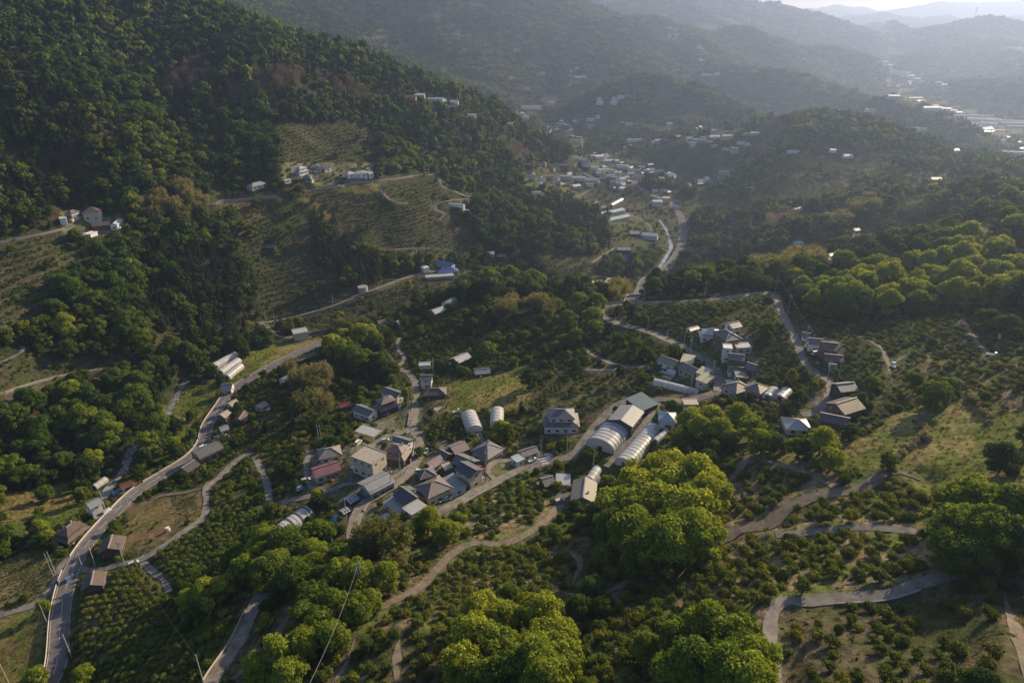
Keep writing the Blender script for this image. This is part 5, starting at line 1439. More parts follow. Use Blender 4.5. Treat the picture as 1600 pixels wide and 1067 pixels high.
def cedar_lobes(rng, n): return [(rng.uniform(-.03,.03), rng.uniform(-.03,.03), z, .30 * (1 - z / 3.5) * rng.uniform(.85, 1.15) + .04, 1.0) for z in np.linspace(.55, 3.05, n)]
def cedar_mesh(mat, s, n, per, leaf):
    r = mk(300 + s); L = []
    for z in np.linspace(.45, 3.1, n):
        rad = .62 * (1 - z / 3.35) + .05
        m = max(1, int(5 * rad / .6))
        for k in range(m):
            a = r.uniform(0, 6.28); q = rad * .55 if m > 1 else 0
            L.append((math.cos(a) * q, math.sin(a) * q, z + r.uniform(-.08, .08), rad * .62, .75))
    return crown_mesh('crown', L, leaf, per, mat, rng=r, core=.7, upr=.1)
def plume_mesh(mat, s, n, leaves, h=2.2, spread=.9, leaf=.05):
    """bamboo: arching culms carrying feathery sprays"""
    r = mk(400 + s); V = []; F = []; o = 0; T = []
    for k in range(n):
        a = r.uniform(0, 6.28); q = math.sqrt(r.uniform()) * spread; b = np.array((math.cos(a) * q, math.sin(a) * q, 0.0))
        hh = h * r.uniform(.75, 1.1); la = r.uniform(0, 6.28); lean = r.uniform(.1, .35)
        t = np.sort(r.uniform(.35, 1.0, leaves))
        c = b + np.stack([np.cos(la) * lean * t ** 2.5, np.sin(la) * lean * t ** 2.5, hh * (t - .12 * t ** 4)], 1)
        wid = .16 * np.sin(np.clip((t - .25) / .8, 0, 1) * math.pi) + .03
        c += r.normal(size=c.shape) * wid[:, None] * np.array((1, 1, .5))
        v, f = quads(c, r.normal(size=c.shape) + np.array((0, 0, .4)), leaf, asp=2.0, rng=r)
        V.append(v); F.append(f + o); o += len(v); T.append(np.full(len(f), r.uniform(.75, 1.3)))
    V = np.concatenate(V); F = np.concatenate(F)
    me = bpy.data.meshes.new('culms'); me.vertices.add(len(V)); me.vertices.foreach_set('co', V.astype(np.float32).ravel())
    me.loops.add(F.size); me.loops.foreach_set('vertex_index', F.astype(np.int32).ravel()); me.polygons.add(len(F)); me.polygons.foreach_set('loop_start', (np.arange(len(F)) * 4).astype(np.int32)); me.update(calc_edges=True)
    at = me.attributes.new('tone', 'FLOAT', 'FACE'); at.data.foreach_set('value', np.concatenate(T).astype(np.float32)); me.materials.append(mat)
    return me
def bare_mesh(mat, s, n=26):
    r = mk(500 + s); V = []; F = []; o = 0
    for k in range(n):
        a = r.uniform(0, 6.28); q = math.sqrt(r.uniform()) * .8; b = np.array((math.cos(a) * q, math.sin(a) * q, 0.0)); hh = r.uniform(1.5, 2.1)
        top = b + np.array((r.uniform(-.1, .1), r.uniform(-.1, .1), hh))
        for j in range(14):
            t0 = r.uniform(.3, .95); p = b + (top - b) * t0; d = np.array((r.normal(), r.normal(), 1.1)); d /= np.linalg.norm(d); L_ = r.uniform(.12, .34)
            w = np.cross(d, r.normal(size=3)); w /= np.linalg.norm(w); w = w * .018
            V += [p - w, p + w, p + d * L_ + w * .3, p + d * L_ - w * .3]; F.append((o, o + 1, o + 2, o + 3)); o += 4
        w = np.array((.016, 0, 0)); V += [b - w, b + w, top + w * .4, top - w * .4]; F.append((o, o + 1, o + 2, o + 3)); o += 4
        w = np.array((0, .016, 0)); V += [b - w, b + w, top + w * .4, top - w * .4]; F.append((o, o + 1, o + 2, o + 3)); o += 4
    me = bpy.data.meshes.new('branches'); me.from_pydata([tuple(v) for v in V], [], F)
    at = me.attributes.new('tone', 'FLOAT', 'FACE'); at.data.foreach_set('value', r.uniform(.8, 1.2, len(F)).astype(np.float32)); me.materials.append(mat)
    return me
def bush_mesh(mat, s, n, per, leaf, h=.95):
    r = mk(600 + s); L = []
    for k in range(n):
        a = k * 2.4 + r.uniform(-.4, .4); q = .55 * math.sqrt((k + .3) / n)
        L.append((math.cos(a) * q, math.sin(a) * q, h * r.uniform(.45, .85), r.uniform(.36, .55), .9))
    return crown_mesh('foliage', L, leaf, per, mat, rng=r, core=.72, top=-.6)
def trunk_mesh():
    V = []; F = []
    def tube(p0, p1, r0, r1, n=6):
        p0 = np.array(p0, float); p1 = np.array(p1, float); d = p1 - p0; d /= np.linalg.norm(d); u = np.cross(d, (.3, .8, .1)); u /= np.linalg.norm(u); w = np.cross(d, u); o = len(V)
        for p, r in ((p0, r0), (p1, r1)):
            for k in range(n): V.append(tuple(p + (u * math.cos(6.283 * k / n) + w * math.sin(6.283 * k / n)) * r))
        for k in range(n): F.append((o + k, o + (k + 1) % n, o + n + (k + 1) % n, o + n + k))
    tube((0, 0, -.25), (.03, .02, .55), .085, .06)
    for a, l in ((.3, .5), (2.2, .55), (4.1, .45), (5.4, .5)): tube((.03, .02, .5), (math.cos(a) * l * .7, math.sin(a) * l * .7, .5 + l), .045, .015, 5)
    me = bpy.data.meshes.new('trunk'); me.from_pydata(V, [], F); me.materials.append(BARK); return me
TRUNK = trunk_mesh()
def straight_trunk():
    V = [(math.cos(k * 1.047) * r, math.sin(k * 1.047) * r, z) for z, r in ((-.2, .07), (2.9, .015)) for k in range(6)]
    me = bpy.data.meshes.new('trunk'); me.from_pydata(V, [], [(k, (k + 1) % 6, 6 + (k + 1) % 6, 6 + k) for k in range(6)]); me.materials.append(BARK); return me
CTRUNK = straight_trunk()
RAMP_WOOD = [(.0,(.024,.050,.011)),(.3,(.044,.080,.014)),(.6,(.082,.126,.018)),(.85,(.145,.180,.024)),(1.0,(.200,.205,.034))]
RAMP_CEDAR = [(.0,(.018,.036,.014)),(.6,(.030,.052,.017)),(1.0,(.052,.068,.020))]
RAMP_CITRUS = [(.0,(.058,.092,.013)),(.5,(.092,.122,.018)),(1.0,(.160,.165,.026))]
RAMP_SHRUB = [(.0,(.046,.078,.013)),(.45,(.085,.115,.018)),(.8,(.155,.175,.028)),(1.0,(.235,.205,.060))]
RAMP_BAMBOO = [(.0,(.12,.135,.045)),(.5,(.19,.18,.075)),(1.0,(.25,.22,.115))]
RAMP_BARE = [(.0,(.12,.098,.088)),(1.0,(.19,.155,.14))]
RAMP_GRASS = [(.0,(.060,.085,.016)),(.5,(.115,.128,.028)),(1.0,(.22,.19,.07))]
M_WOOD = leaf_mat('wood_foliage', RAMP_WOOD); M_FAR = leaf_mat('distant_foliage', [(.0,(.020,.046,.012)),(.35,(.040,.078,.016)),(.6,(.080,.122,.022)),(.8,(.14,.175,.03)),(1.0,(.20,.21,.045))], patch=.0055); M_CEDAR = leaf_mat('cedar_foliage', RAMP_CEDAR, .15); M_CIT = leaf_mat('citrus_foliage', RAMP_CITRUS, .3, .03, .03)
M_SHR = leaf_mat('shrub_foliage', RAMP_SHRUB, .35, .02, .03); M_BAM = leaf_mat('bamboo_foliage', RAMP_BAMBOO, .4); M_BARE = leaf_mat('bare_twigs', RAMP_BARE, .05, .02); M_GR = leaf_mat('grass_blades', RAMP_GRASS, .3, .03, .04)
BR_HI, BR_MID = build_broad(LEAF, 'o')
def recolour(me, mat): m = me.copy(); m.materials.clear(); m.materials.append(mat); return m
CE_HI = [cedar_mesh(LEAF, s, 9, 700, .07) for s in range(2)]
CI_HI = [bush_mesh(LEAF, s, 7, 330, .095) for s in range(4)]
SH_HI = [bush_mesh(LEAF, 10 + s, 5, 240, .13, .8) for s in range(4)]
BA_HI = [plume_mesh(LEAF, s, 34, 95) for s in range(2)]
BE_HI = [bare_mesh(LEAF, s) for s in range(2)]
def low_tree(mat, s, n=5, per=36, leaf=.26):
    r = mk(700 + s); return crown_mesh('crown', dome(n, .62, .6, .38, .55, .7, r), leaf, per, mat, rng=r, core=.86)
def clump(mat, s, cedar=.25):
    """a patch of wood, nine trees, for slopes over a kilometre away"""
    r = mk(800 + s); L = []
    for k in range(9):
        x, y = (k % 3 - 1) * 1.5 + r.uniform(-.5, .5), (k // 3 - 1) * 1.5 + r.uniform(-.5, .5); sz = r.uniform(.7, 1.2)
        if r.uniform() < cedar:
            for z, q in ((.7, .5), (1.4, .38), (2.1, .2)): L.append((x, y, z * sz, q * sz, 1.3))
        else:
            for j in range(3):
                a = r.uniform(0, 6.28); L.append((x + math.cos(a) * .35 * sz, y + math.sin(a) * .35 * sz, (.85 + r.uniform(0, .5)) * sz, .62 * sz, .85))
    return crown_mesh('patch', L, .34, 26, mat, rng=r, core=.9)
def tuft(mat, s):
    r = mk(900 + s); P = r.normal(size=(16, 3)) * np.array((.4, .4, .08)) + np.array((0, 0, .22)); nn = r.normal(size=(16, 3)) * np.array((1, 1, .5))
    v, f = quads(P, nn, .3, rng=r); me = bpy.data.meshes.new('tuft'); me.from_pydata(v.tolist(), [], f.tolist())
    at = me.attributes.new('tone', 'FLOAT', 'FACE'); at.data.foreach_set('value', r.uniform(.75, 1.25, len(f)).astype(np.float32)); me.materials.append(mat); return me
# mesh sets used by the massed planting
SETS = {
 'wood_near': [recolour(m, M_WOOD) for m in BR_HI],
 'wood': [recolour(m, M_WOOD) for m in BR_MID],
 'wood_low': [low_tree(M_WOOD, s) for s in range(4)],
 'cedar': [cedar_mesh(M_CEDAR, s, 7, 260, .11) for s in range(3)],
 'citrus': [recolour(m, M_CIT) for m in CI_HI],
 'citrus_lo': [bush_mesh(M_CIT, 20 + s, 4, 60, .2) for s in range(3)],
 'shrub': [recolour(m, M_SHR) for m in SH_HI],
 'shrub_lo': [bush_mesh(M_SHR, 30 + s, 4, 46, .24, .8) for s in range(3)],
 'bamboo': [plume_mesh(M_BAM, 5 + s, 16, 34, leaf=.08) for s in range(3)],
 'bare': [recolour(m, M_BARE) for m in BE_HI],
 'patch': [clump(M_FAR, s, c) for s, c in enumerate((.1, .2, .35, .6))],
 'tuft': [tuft(M_GR, s) for s in range(4)],
}
print('plant meshes', round(time.time() - T0, 1))

# ---------------------------------------------------------------- planting
def spots(x0, x1, y0, y1, step, jit=.45, seed=1, wide=.86, extra=70):
    r = np.random.default_rng(seed)
    xs = np.arange(x0, x1, step); ys = np.arange(y0, y1, step)
    X, Y = np.meshgrid(xs, ys); X = X.ravel(); Y = Y.ravel()
    X = X + r.uniform(-jit, jit, X.shape) * step; Y = Y + r.uniform(-jit, jit, Y.shape) * step
    k = np.abs(X) < wide * Y + extra
    return X[k], Y[k], r.uniform(0, 1, k.sum()), r.uniform(0, 1, k.sum())
PL = []   # (set/kind, x, y, z, scale, tall, cls)
VIS = np.zeros((534, 800), np.float32)      # what has to stay in view: distance of roads and buildings per photo cell
def _mark(px, py, D, rx, ry):
    for a in np.arange(-rx, rx + .1, 1.0):
        for b in np.arange(-ry, ry + .1, 1.0):
            i = np.round((px + a) / 2).astype(int); j = np.round((py + b) / 2).astype(int)
            ok = (i >= 0) & (i < 800) & (j >= 0) & (j < 534)
            np.maximum.at(VIS, (j[ok], i[ok]), D[ok])
for k__, (kind, w, L) in enumerate(LINES):
    if kind == 'dirt_track' and w < 2.5: continue
    _a, _b, _c = project(L[:, 0], L[:, 1], L[:, 2]); q = (_c > 50)
    _mark(_a[q], _b[q], _c[q], 1, 1)
for p in PLACED:
    _a, _b, _c = project(np.array([p['x']]), np.array([p['y']]), np.array([p['z'] + p['H'] * .6]))
    rp = p['L'] * .42 * FPX / _c[0]
    _mark(_a, _b, _c, max(1, rp), max(1, rp * .45))
def in_the_way(x, y, z, r, h=1.0):
    hit = np.zeros(x.shape, bool)
    for (ox, oz) in ((0, .5 * h), (0, 1.2 * h), (0, 1.6 * h), (-.7, 1.0 * h), (.7, 1.0 * h)):
        a, b, D = project(x + ox * r, y, z + oz * r)
        i = np.round(a / 2).astype(int); j = np.round(b / 2).astype(int)
        ok = (i >= 0) & (i < 800) & (j >= 0) & (j < 534)
        v = np.zeros(x.shape); v[ok] = VIS[j[ok], i[ok]]
        hit |= (v > D + 2.5) & (v < D * 1.04 + 50)
    return hit
def visible(x, y, z, top, margin):
    """False where a hill hides the plant from the photograph and from a step beside it"""
    ok = np.ones(x.shape, bool)
    for t in np.linspace(.35, .97, 22):
        ok &= (CAMZ + (z + top - CAMZ) * t) > height(x * t, y * t) - margin
    return ok
def add(kind, m, x, y, s, tall, c):
    PL.append((kind, x[m], y[m], s[m], tall[m], c[m]))
def cl_is(c, *n): return np.isin(c, [CID[k] for k in n])
# trees
X, Y, R1, R2 = spots(-1150, 1200, 70, 1300, 5.6, seed=21)
Z = height(X, Y); c = cover(X, Y, Z)
dr = dist_road(X, Y); db = dist_build(X, Y); dd = np.hypot(X, Y)
mixn = fbm(X / 70, Y / 70, 3, 71)          # stands of one kind
dens = np.zeros(X.shape)
dens[cl_is(c, 'wood')] = .80; dens[cl_is(c, 'mixed')] = np.clip(.42 + 1.5 * fbm(X / 38, Y / 38, 2, 76), .05, .85)[cl_is(c, 'mixed')]; dens[cl_is(c, 'bright_wood')] = .72; dens[cl_is(c, 'cedar')] = .9; dens[cl_is(c, 'bamboo')] = .55; dens[cl_is(c, 'bare_wood')] = .7
dens[cl_is(c, 'scrub')] = .17; dens[cl_is(c, 'valley')] = .14; dens[cl_is(c, 'grass')] = .015; dens[cl_is(c, 'orchard_green')] = .03; dens[cl_is(c, 'citrus')] = .012; dens[cl_is(c, 'terrace')] = .05
dens[cl_is(c, 'yard')] = .03; dens[cl_is(c, 'citrus_mid')] = .05; dens[cl_is(c, 'dry_grass')] = .02
dens[cl_is(c, 'scrub')] += .30 * smooth(.0, .25, mixn[cl_is(c, 'scrub')])
keep = (R1 < dens) & (dr > 2.6) & (db > 2.6)
X, Y, Z, c, R2, mixn, dr, db, dd = [a[keep] for a in (X, Y, Z, c, R2, mixn, dr, db, dd)]
v = visible(X, Y, Z, 9, 18); X, Y, Z, c, R2, mixn, dr, db, dd = [a[v] for a in (X, Y, Z, c, R2, mixn, dr, db, dd)]
rr = np.random.default_rng(5); U = rr.uniform(0, 1, X.shape)
small = cl_is(c, 'scrub', 'yard', 'valley', 'terrace', 'citrus', 'citrus_mid', 'orchard_green')
_big = np.clip(fbm(X / 45, Y / 45, 2, 74) * 1.6 + .5, 0, 1)
rad = np.where(small, 1.5 + 2.4 * R2 ** 1.4, 2.3 + 1.6 * R2 + 3.0 * R2 ** 3 + 1.6 * _big)
rad = np.minimum(rad, np.maximum(np.minimum(dr, db) * .75, 1.4))
isced = (cl_is(c, 'mixed') & (mixn < -.2) & (U < .6)) | (cl_is(c, 'cedar') & (U < .85)) | (cl_is(c, 'wood') & (mixn < -.16) & (U < .7)) | (cl_is(c, 'wood') & (U < .10)) | (cl_is(c, 'scrub') & (U < .04))
isbam = cl_is(c, 'bamboo'); isbar = cl_is(c, 'bare_wood')
isced &= ~isbam & ~isbar; isbr = ~(isced | isbam | isbar)
TREES = dict(x=X, y=Y, z=Z, r=rad, kind=np.where(isced, 'cedar', np.where(isbam, 'bamboo', np.where(isbar, 'bare', 'broad'))), c=c, u=U, tone=mixn)
_w = in_the_way(X, Y, Z, TREES['r']) & (R2 < .9)
for k in TREES: TREES[k] = TREES[k][~_w]
# single big trees that the photograph shows: (px, py of the crown's middle, radius m, tone 0 dark .. 1 yellow-green); giant clump's tones also paint its sunlit top right and shaded lower left
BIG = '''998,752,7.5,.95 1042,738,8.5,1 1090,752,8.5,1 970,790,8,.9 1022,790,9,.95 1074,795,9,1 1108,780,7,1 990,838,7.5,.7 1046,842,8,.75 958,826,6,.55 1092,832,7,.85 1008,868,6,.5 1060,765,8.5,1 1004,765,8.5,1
1080,656,6,1 1108,648,5.5,1 1094,676,5.5,.9 1126,674,5.5,.9 1152,652,5.5,.9 1174,668,5,.85 1068,692,4.5,.5 1112,690,3.5,.25 1192,690,4.5,.7
750,952,5,1 735,992,5.5,.95 772,1005,5.5,.7 722,1038,5,.95 790,965,4.5,.9 845,955,5,.95 862,992,5.5,.9 832,1030,5.5,.8 882,1028,4.5,.85 800,1045,5,.5 760,1055,4.5,.6 855,1062,5,.8
1070,1002,5,.6 1108,985,5.5,.7 1150,1000,5.5,.65 1182,1022,4.5,.8 1092,1040,5.5,.5 1132,1045,5.5,.6 1170,1062,5,.85 1050,1050,4.5,.6 928,925,3.6,.3 905,948,3.2,.35 945,950,3,.3
1490,790,5.5,.7 1532,782,6,.75 1572,802,6,.6 1502,830,6,.65 1552,840,6,.55 1522,868,5.5,.4 1592,850,5.5,.4 1480,852,4.5,.7 1600,800,6,.6
392,866,4.5,.85 436,876,5,.8 486,862,4.5,.85 420,890,5.5,.6 380,892,5,.7 460,900,5.5,.5 502,880,5,.75 350,912,4.5,.9 322,922,4.5,.9 296,936,4,.85 540,868,5,.6 530,895,5,.8 562,905,5,.75 600,902,4.5,.8
488,932,5,.5 520,942,5,.6 552,952,5,.65 480,965,4.5,.55 435,1020,5,.8 408,1045,4.5,.75 455,1048,4.5,.8 500,972,4.5,.7 478,1002,4.5,.8 522,992,4,.7 580,935,3.5,.8
55,1058,3.5,.8 130,1058,3.2,.8 68,945,2.2,.8 668,815,4.5,.85 697,828,4.5,.9 648,828,3.5,.7 715,815,3.5,.75 497,776,2.8,1 762,545,5.2,.7 826,592,4.5,.15 905,470,6,.7 925,492,6,.75 888,500,5.5,.6 932,512,5.5,.65 902,525,5.5,.6 878,532,4.5,.5 935,470,5,.7
636,616,3.8,.8 1250,698,3.8,.35 1285,688,5,1 1303,714,4,1 1213,690,4.2,.4 1460,612,5.2,.6 1570,712,4.6,.15 1390,722,2.6,.5 783,668,3.8,1 770,680,3,.9 1432,598,3.5,.5 60,825,3.8,.9 75,838,3,.9 35,700,6,.3 60,670,6.5,.35 25,650,6,.4
180,590,7,.45 215,600,7,.5 190,640,6.5,.55 240,640,5.5,.5 150,690,6,.4 120,640,6,.35 95,670,6,.4 168,700,5,.6 100,720,5.5,.45 45,740,5,.5 70,770,4,.5 1355,470,6,.8 1390,460,6.5,.95 1260,455,5.5,.7 1290,445,6,.85 1320,450,6,.85 1430,440,6.5,.9 1470,435,6.5,.9 1510,430,6.5,.85 1550,430,7,.9 1590,440,7,.85
1545,500,5,.35 1575,505,4.5,.35 272,690,3,.9 240,685,3,.75 115,365,4,.6 655,705,2.2,.6 870,758,2.4,.7 1365,600,3,.7 1485,600,3.5,.6'''
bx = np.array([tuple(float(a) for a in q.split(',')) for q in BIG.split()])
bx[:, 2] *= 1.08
tx = []
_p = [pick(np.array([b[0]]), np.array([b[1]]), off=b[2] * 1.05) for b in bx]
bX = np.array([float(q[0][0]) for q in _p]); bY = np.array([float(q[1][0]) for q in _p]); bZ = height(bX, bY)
near_big = np.zeros(len(TREES['x']), bool)
for x_, y_, r_ in zip(bX, bY, bx[:, 2]): near_big |= np.hypot(TREES['x'] - x_, TREES['y'] - y_) < r_ * .75
for k in TREES: TREES[k] = TREES[k][~near_big]
# citrus, orchard rows and shrubs
def bushes(step, seed, classes, p, kind, r0, r1, clear=1.3, ymax=700, rows=False, jit=.3):
    X, Y, A, Bq = spots(-620, 640, 70, ymax, step, jit, seed)
    Z = height(X, Y); c = cover(X, Y, Z)
    n = fbm(X / 18, Y / 18, 2, seed + 300)
    k = cl_is(c, *classes) & (A < p + n * .45 * (p < .95)) & (dist_road(X, Y) > clear) & (dist_build(X, Y) > clear)
    for x_, y_, r_ in zip(bX, bY, bx[:, 2]): k &= np.hypot(X - x_, Y - y_) > r_ * .7
    if 'terrace' in classes:
        ph = (Z / 2.4) % 1.0
        k &= (ph < .42) | (A < .10)
    X, Y, Z, c, Bq, A = X[k], Y[k], Z[k], c[k], Bq[k], A[k]
    v = visible(X, Y, Z, 2, 10) & ~in_the_way(X, Y, Z, (r0 + (r1 - r0) * Bq), .8)
    return dict(kind=kind, x=X[v], y=Y[v], z=Z[v], r=(r0 + (r1 - r0) * Bq)[v], c=c[v], u=A[v])
BU = [bushes(3.5, 31, ('citrus',), .84, 'citrus', 1.35, 2.35), bushes(3.1, 32, ('citrus_dense',), .98, 'citrus', 1.3, 1.75, jit=.14), bushes(3.8, 33, ('citrus_mid',), .7, 'citrus', 1.2, 2.0),
      bushes(3.6, 34, ('citrus_low',), .7, 'citrus', 1.15, 2.1), bushes(3.4, 35, ('orchard_green',), .8, 'citrus', 1.1, 2.0), bushes(2.0, 36, ('terrace',), .95, 'shrub', .7, 1.35, ymax=1000),
      bushes(2.7, 37, ('scrub',), .62, 'shrub', .8, 2.1), bushes(3.4, 38, ('scrub', 'valley', 'yard'), .13, 'shrub', .8, 2.4, ymax=1100, clear=.8), bushes(5.0, 39, ('grass', 'dry_grass', 'dirt', 'citrus'), .12, 'shrub', .4, 1.0),
      bushes(3.0, 43, ('mixed',), .5, 'shrub', .8, 1.9, ymax=1200), bushes(4.2, 40, ('wood', 'bright_wood', 'bamboo'), .35, 'shrub', 1.0, 2.2, ymax=420), bushes(1.7, 41, ('rows',), .7, 'shrub', .3, .5, clear=.5)]
# flowering hedge strips
HEDGE = [((1440,655),(1448,690),1.9),((1400,715),(1445,680),1.8),((1180,625),(1215,640),1.6),((1515,620),(1545,655),1.6),((1300,660),(1350,650),1.6)]
# ---- who becomes an object of its own: the 300 that show largest of each kind
def appear(x, y, z, r):
    px, py, D = project(x, y, z + r)
    inn = (px > -10) & (px < 1610) & (py > -5) & (py < 1080)
    return np.where(inn, r / D, 0)
def ramp_col(ramp, t):
    t = np.clip(t, 0, 1); ps = [p for p, _ in ramp]
    return tuple(float(np.interp(t, ps, [c_[i] for _, c_ in ramp])) for i in range(3))
TONE = [(0,(.030,.058,.012)),(.35,(.062,.108,.016)),(.6,(.115,.165,.020)),(.85,(.205,.252,.026)),(1,(.255,.285,.028))]
LM = [(p['x'], p['y'], p['label']) for p in PLACED]
SHORT = {}
def land_phrase(lab):
    w = lab.split()
    for stop in ('beside', 'by', 'behind', 'left', 'right', 'in', 'at', 'on', 'below', 'above', 'between', 'with', 'of', 'joined', 'tight', 'tucked', 'alone', 'bordering', 'against', 'just', 'under', 'near', 'along', 'standing', 'from'):
        if stop in w[3:]:
            w = w[:3 + w[3:].index(stop)]
    return ' '.join(w[:7]).rstrip(',')
lx = np.array([l[0] for l in LM]); ly = np.array([l[1] for l in LM])
lphr = [land_phrase(p['label']) for p in PLACED]
cnt = defaultdict(int)
for q in lphr: cnt[q] += 1
okl = np.array([(cnt[q] == 1) and not PLACED[i]['far'] for i, q in enumerate(lphr)])
lidx = np.where(okl)[0]
def where_words(x, y):
    d = np.hypot(lx[lidx] - x, ly[lidx] - y); k = int(lidx[d.argmin()])
    dx, dy = x - lx[k], y - ly[k]
    if abs(dx) > abs(dy): s = 'right of' if dx > 0 else 'left of'
    else: s = 'behind' if dy > 0 else 'in front of'
    return s, lphr[k], float(d.min())
def size_word(r): return 'small' if r < 2.2 else 'middling' if r < 3.6 else 'large' if r < 5.2 else 'huge'
def tone_word(t): return 'dark green' if t < .3 else 'mid green' if t < .6 else 'light green' if t < .8 else 'bright yellow-green'
def label_all(items, noun):
    """labels by look and nearest building; items that stay alike get their order by distance"""
    g = defaultdict(list)
    for it in items:
        s, ph, d = where_words(it['x'], it['y'])
        it['d'] = d; key = (size_word(it['r']) if noun not in ('bush',) else '', tone_word(it['tone']), s, ph); g[key].append(it)
    for (sz, tw, s, ph), L_ in g.items():
        L_.sort(key=lambda q: q['d'])
        for k, it in enumerate(L_):
            rank = '' if len(L_) == 1 else ('nearest ' if k == 0 else (ords[k] + ' nearest ' if k < 58 else 'outlying '))
            lab = (rank + ' '.join(a for a in (sz, tw, noun, s, 'the', ph) if a)).split()
            lab = lab[:16]
            it['label'] = ' '.join(lab)
def emit(o_name, meshes, it, group, cat, trunk=None, col=(1, 1, 1)):
    x, y, r = it['x'], it['y'], it['r']; z = height1(x, y)
    rot = it['u'] * 6.28; me = meshes[int(it['u'] * 997) % len(meshes)]
    hz = it.get('h', 1.0)
    if trunk is not None:
        R_ = root(o_name, x, y, z, rot, it['label'], cat, group); R_.scale = (r, r, r * hz)
        cr = bpy.data.objects.new('crown', me); COL.objects.link(cr); cr.parent = R_; cr.color = (*col, 1)
        tr = bpy.data.objects.new('trunk', trunk); COL.objects.link(tr); tr.parent = R_
    else:
        o = bpy.data.objects.new(o_name, me); COL.objects.link(o); o.location = (x, y, z - .05); o.rotation_euler = (0, 0, rot); o.scale = (r, r, r * hz); o.color = (*col, 1)
        o['label'] = it['label']; o['category'] = cat; o['group'] = group
def top_n(d, n):
    a = appear(d['x'], d['y'], d['z'], d['r']); o = np.argsort(-a)[:n]; o = o[a[o] > 0]
    m = np.zeros(len(a), bool); m[o] = True; return m
STUFF = defaultdict(list)   # set name -> list of (x,y,z,r,h)
def stuff(setn, x, y, z, r, h): STUFF[setn].append(np.stack([x, y, z, r, h * np.ones_like(x)], 1))
# broadleaf
T = TREES
mb = T['kind'] == 'broad'
d = {k: v[mb] for k, v in T.items()}
# all hand placed trees come first
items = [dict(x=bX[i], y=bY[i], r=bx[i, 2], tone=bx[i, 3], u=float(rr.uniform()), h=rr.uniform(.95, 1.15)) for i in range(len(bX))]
tone_d = np.clip(.38 + d['tone'] * .9 + (d['u'] - .5) * .45 + np.where(cl_is(d['c'], 'bright_wood'), .35, 0), 0, 1)
m = top_n(d, 300 - len(items))
for i in np.where(m)[0]: items.append(dict(x=d['x'][i], y=d['y'][i], r=d['r'][i], tone=float(tone_d[i]), u=float(d['u'][i]), h=.95 + .3 * float(d['u'][i])))
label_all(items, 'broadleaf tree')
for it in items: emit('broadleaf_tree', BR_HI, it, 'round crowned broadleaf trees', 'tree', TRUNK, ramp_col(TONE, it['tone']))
r_ = ~m; dist = np.hypot(d['x'], d['y'])
for nm, a, b in (('wood_near', 0, 480), ('wood', 480, 760), ('wood_low', 720, 5000)):
    q = r_ & (dist >= a) & (dist < b); stuff(nm, d['x'][q], d['y'][q], d['z'][q], d['r'][q], .75 + .65 * d['u'][q])
# cedars
d = {k: v[T['kind'] == 'cedar'] for k, v in T.items()}; d['r'] = d['r'] * .5 + 2.0
m = top_n(d, 300); items = [dict(x=d['x'][i], y=d['y'][i], r=d['r'][i], tone=float(d['u'][i]) * .5, u=float(d['u'][i]), h=1.0) for i in np.where(m)[0]]
label_all(items, 'conical cedar')
for it in items: emit('cedar_tree', CE_HI, it, 'dark conical cedars of the slopes', 'conifer', CTRUNK, ramp_col(RAMP_CEDAR, it['tone'] * 2))
stuff('cedar', d['x'][~m], d['y'][~m], d['z'][~m], d['r'][~m], 1.0)
# bamboo, bare trees
for kd, nm, hi, ramp, noun, grp, cat in (('bamboo', 'bamboo_clump', BA_HI, RAMP_BAMBOO, 'feathery bamboo clump', 'bamboo clumps', 'bamboo'), ('bare', 'bare_tree', BE_HI, RAMP_BARE, 'leafless tree clump', 'leafless grey-brown trees', 'tree')):
    d = {k: v[T['kind'] == kd] for k, v in T.items()}; d['r'] = d['r'] * .55 + 2.2
    m = top_n(d, 280); items = [dict(x=d['x'][i], y=d['y'][i], r=d['r'][i], tone=float(d['u'][i]), u=float(d['u'][i]), h=1.1) for i in np.where(m)[0]]
    g = defaultdict(list)
    for it in items:
        s, ph, dd_ = where_words(it['x'], it['y']); it['d'] = dd_; g[(s, ph)].append(it)
    for (s, ph), L_ in g.items():
        L_.sort(key=lambda q: q['d'])
        for k, it in enumerate(L_):
            it['label'] = ' '.join(((ords[k] + ' nearest ' if 0 < k < 58 else 'nearest ' if k == 0 else 'outlying ') + noun + ' ' + s + ' the ' + ph).split()[:16])
    for it in items: emit(nm, hi, it, grp, cat, None, ramp_col(ramp, it['u']))
    stuff(kd, d['x'][~m], d['y'][~m], d['z'][~m], d['r'][~m], 1.1)
# citrus and shrubs
for kd, nm, hi, ramp, noun, grp in (('citrus', 'citrus_tree', CI_HI, RAMP_CITRUS, 'citrus tree', 'citrus trees of the orchards'), ('shrub', 'shrub', SH_HI, RAMP_SHRUB, 'rounded shrub', 'shrubs between the fields')):
    d = {k: np.concatenate([b_[k] for b_ in BU if b_['kind'] == kd]) for k in ('x', 'y', 'z', 'r', 'c', 'u')}
    d['z'] = height(d['x'], d['y'])
    m = top_n(d, 300); items = [dict(x=d['x'][i], y=d['y'][i], r=d['r'][i], tone=float(rr.uniform()), u=float(rr.uniform()), h=.95 + .3 * float(rr.uniform())) for i in np.where(m)[0]]
    label_all(items, noun)
    for it in items: emit(nm, hi, it, grp, 'citrus tree' if kd == 'citrus' else 'shrub', None, ramp_col(ramp, it['tone']))
    dist = np.hypot(d['x'], d['y']); hh = .9 + .3 * rr.uniform(0, 1, len(dist))
    q = ~m & (dist < 420); stuff(kd, d['x'][q], d['y'][q], d['z'][q], d['r'][q], hh[q])
    q = ~m & (dist >= 420); stuff(kd + '_lo', d['x'][q], d['y'][q], d['z'][q], d['r'][q], hh[q])
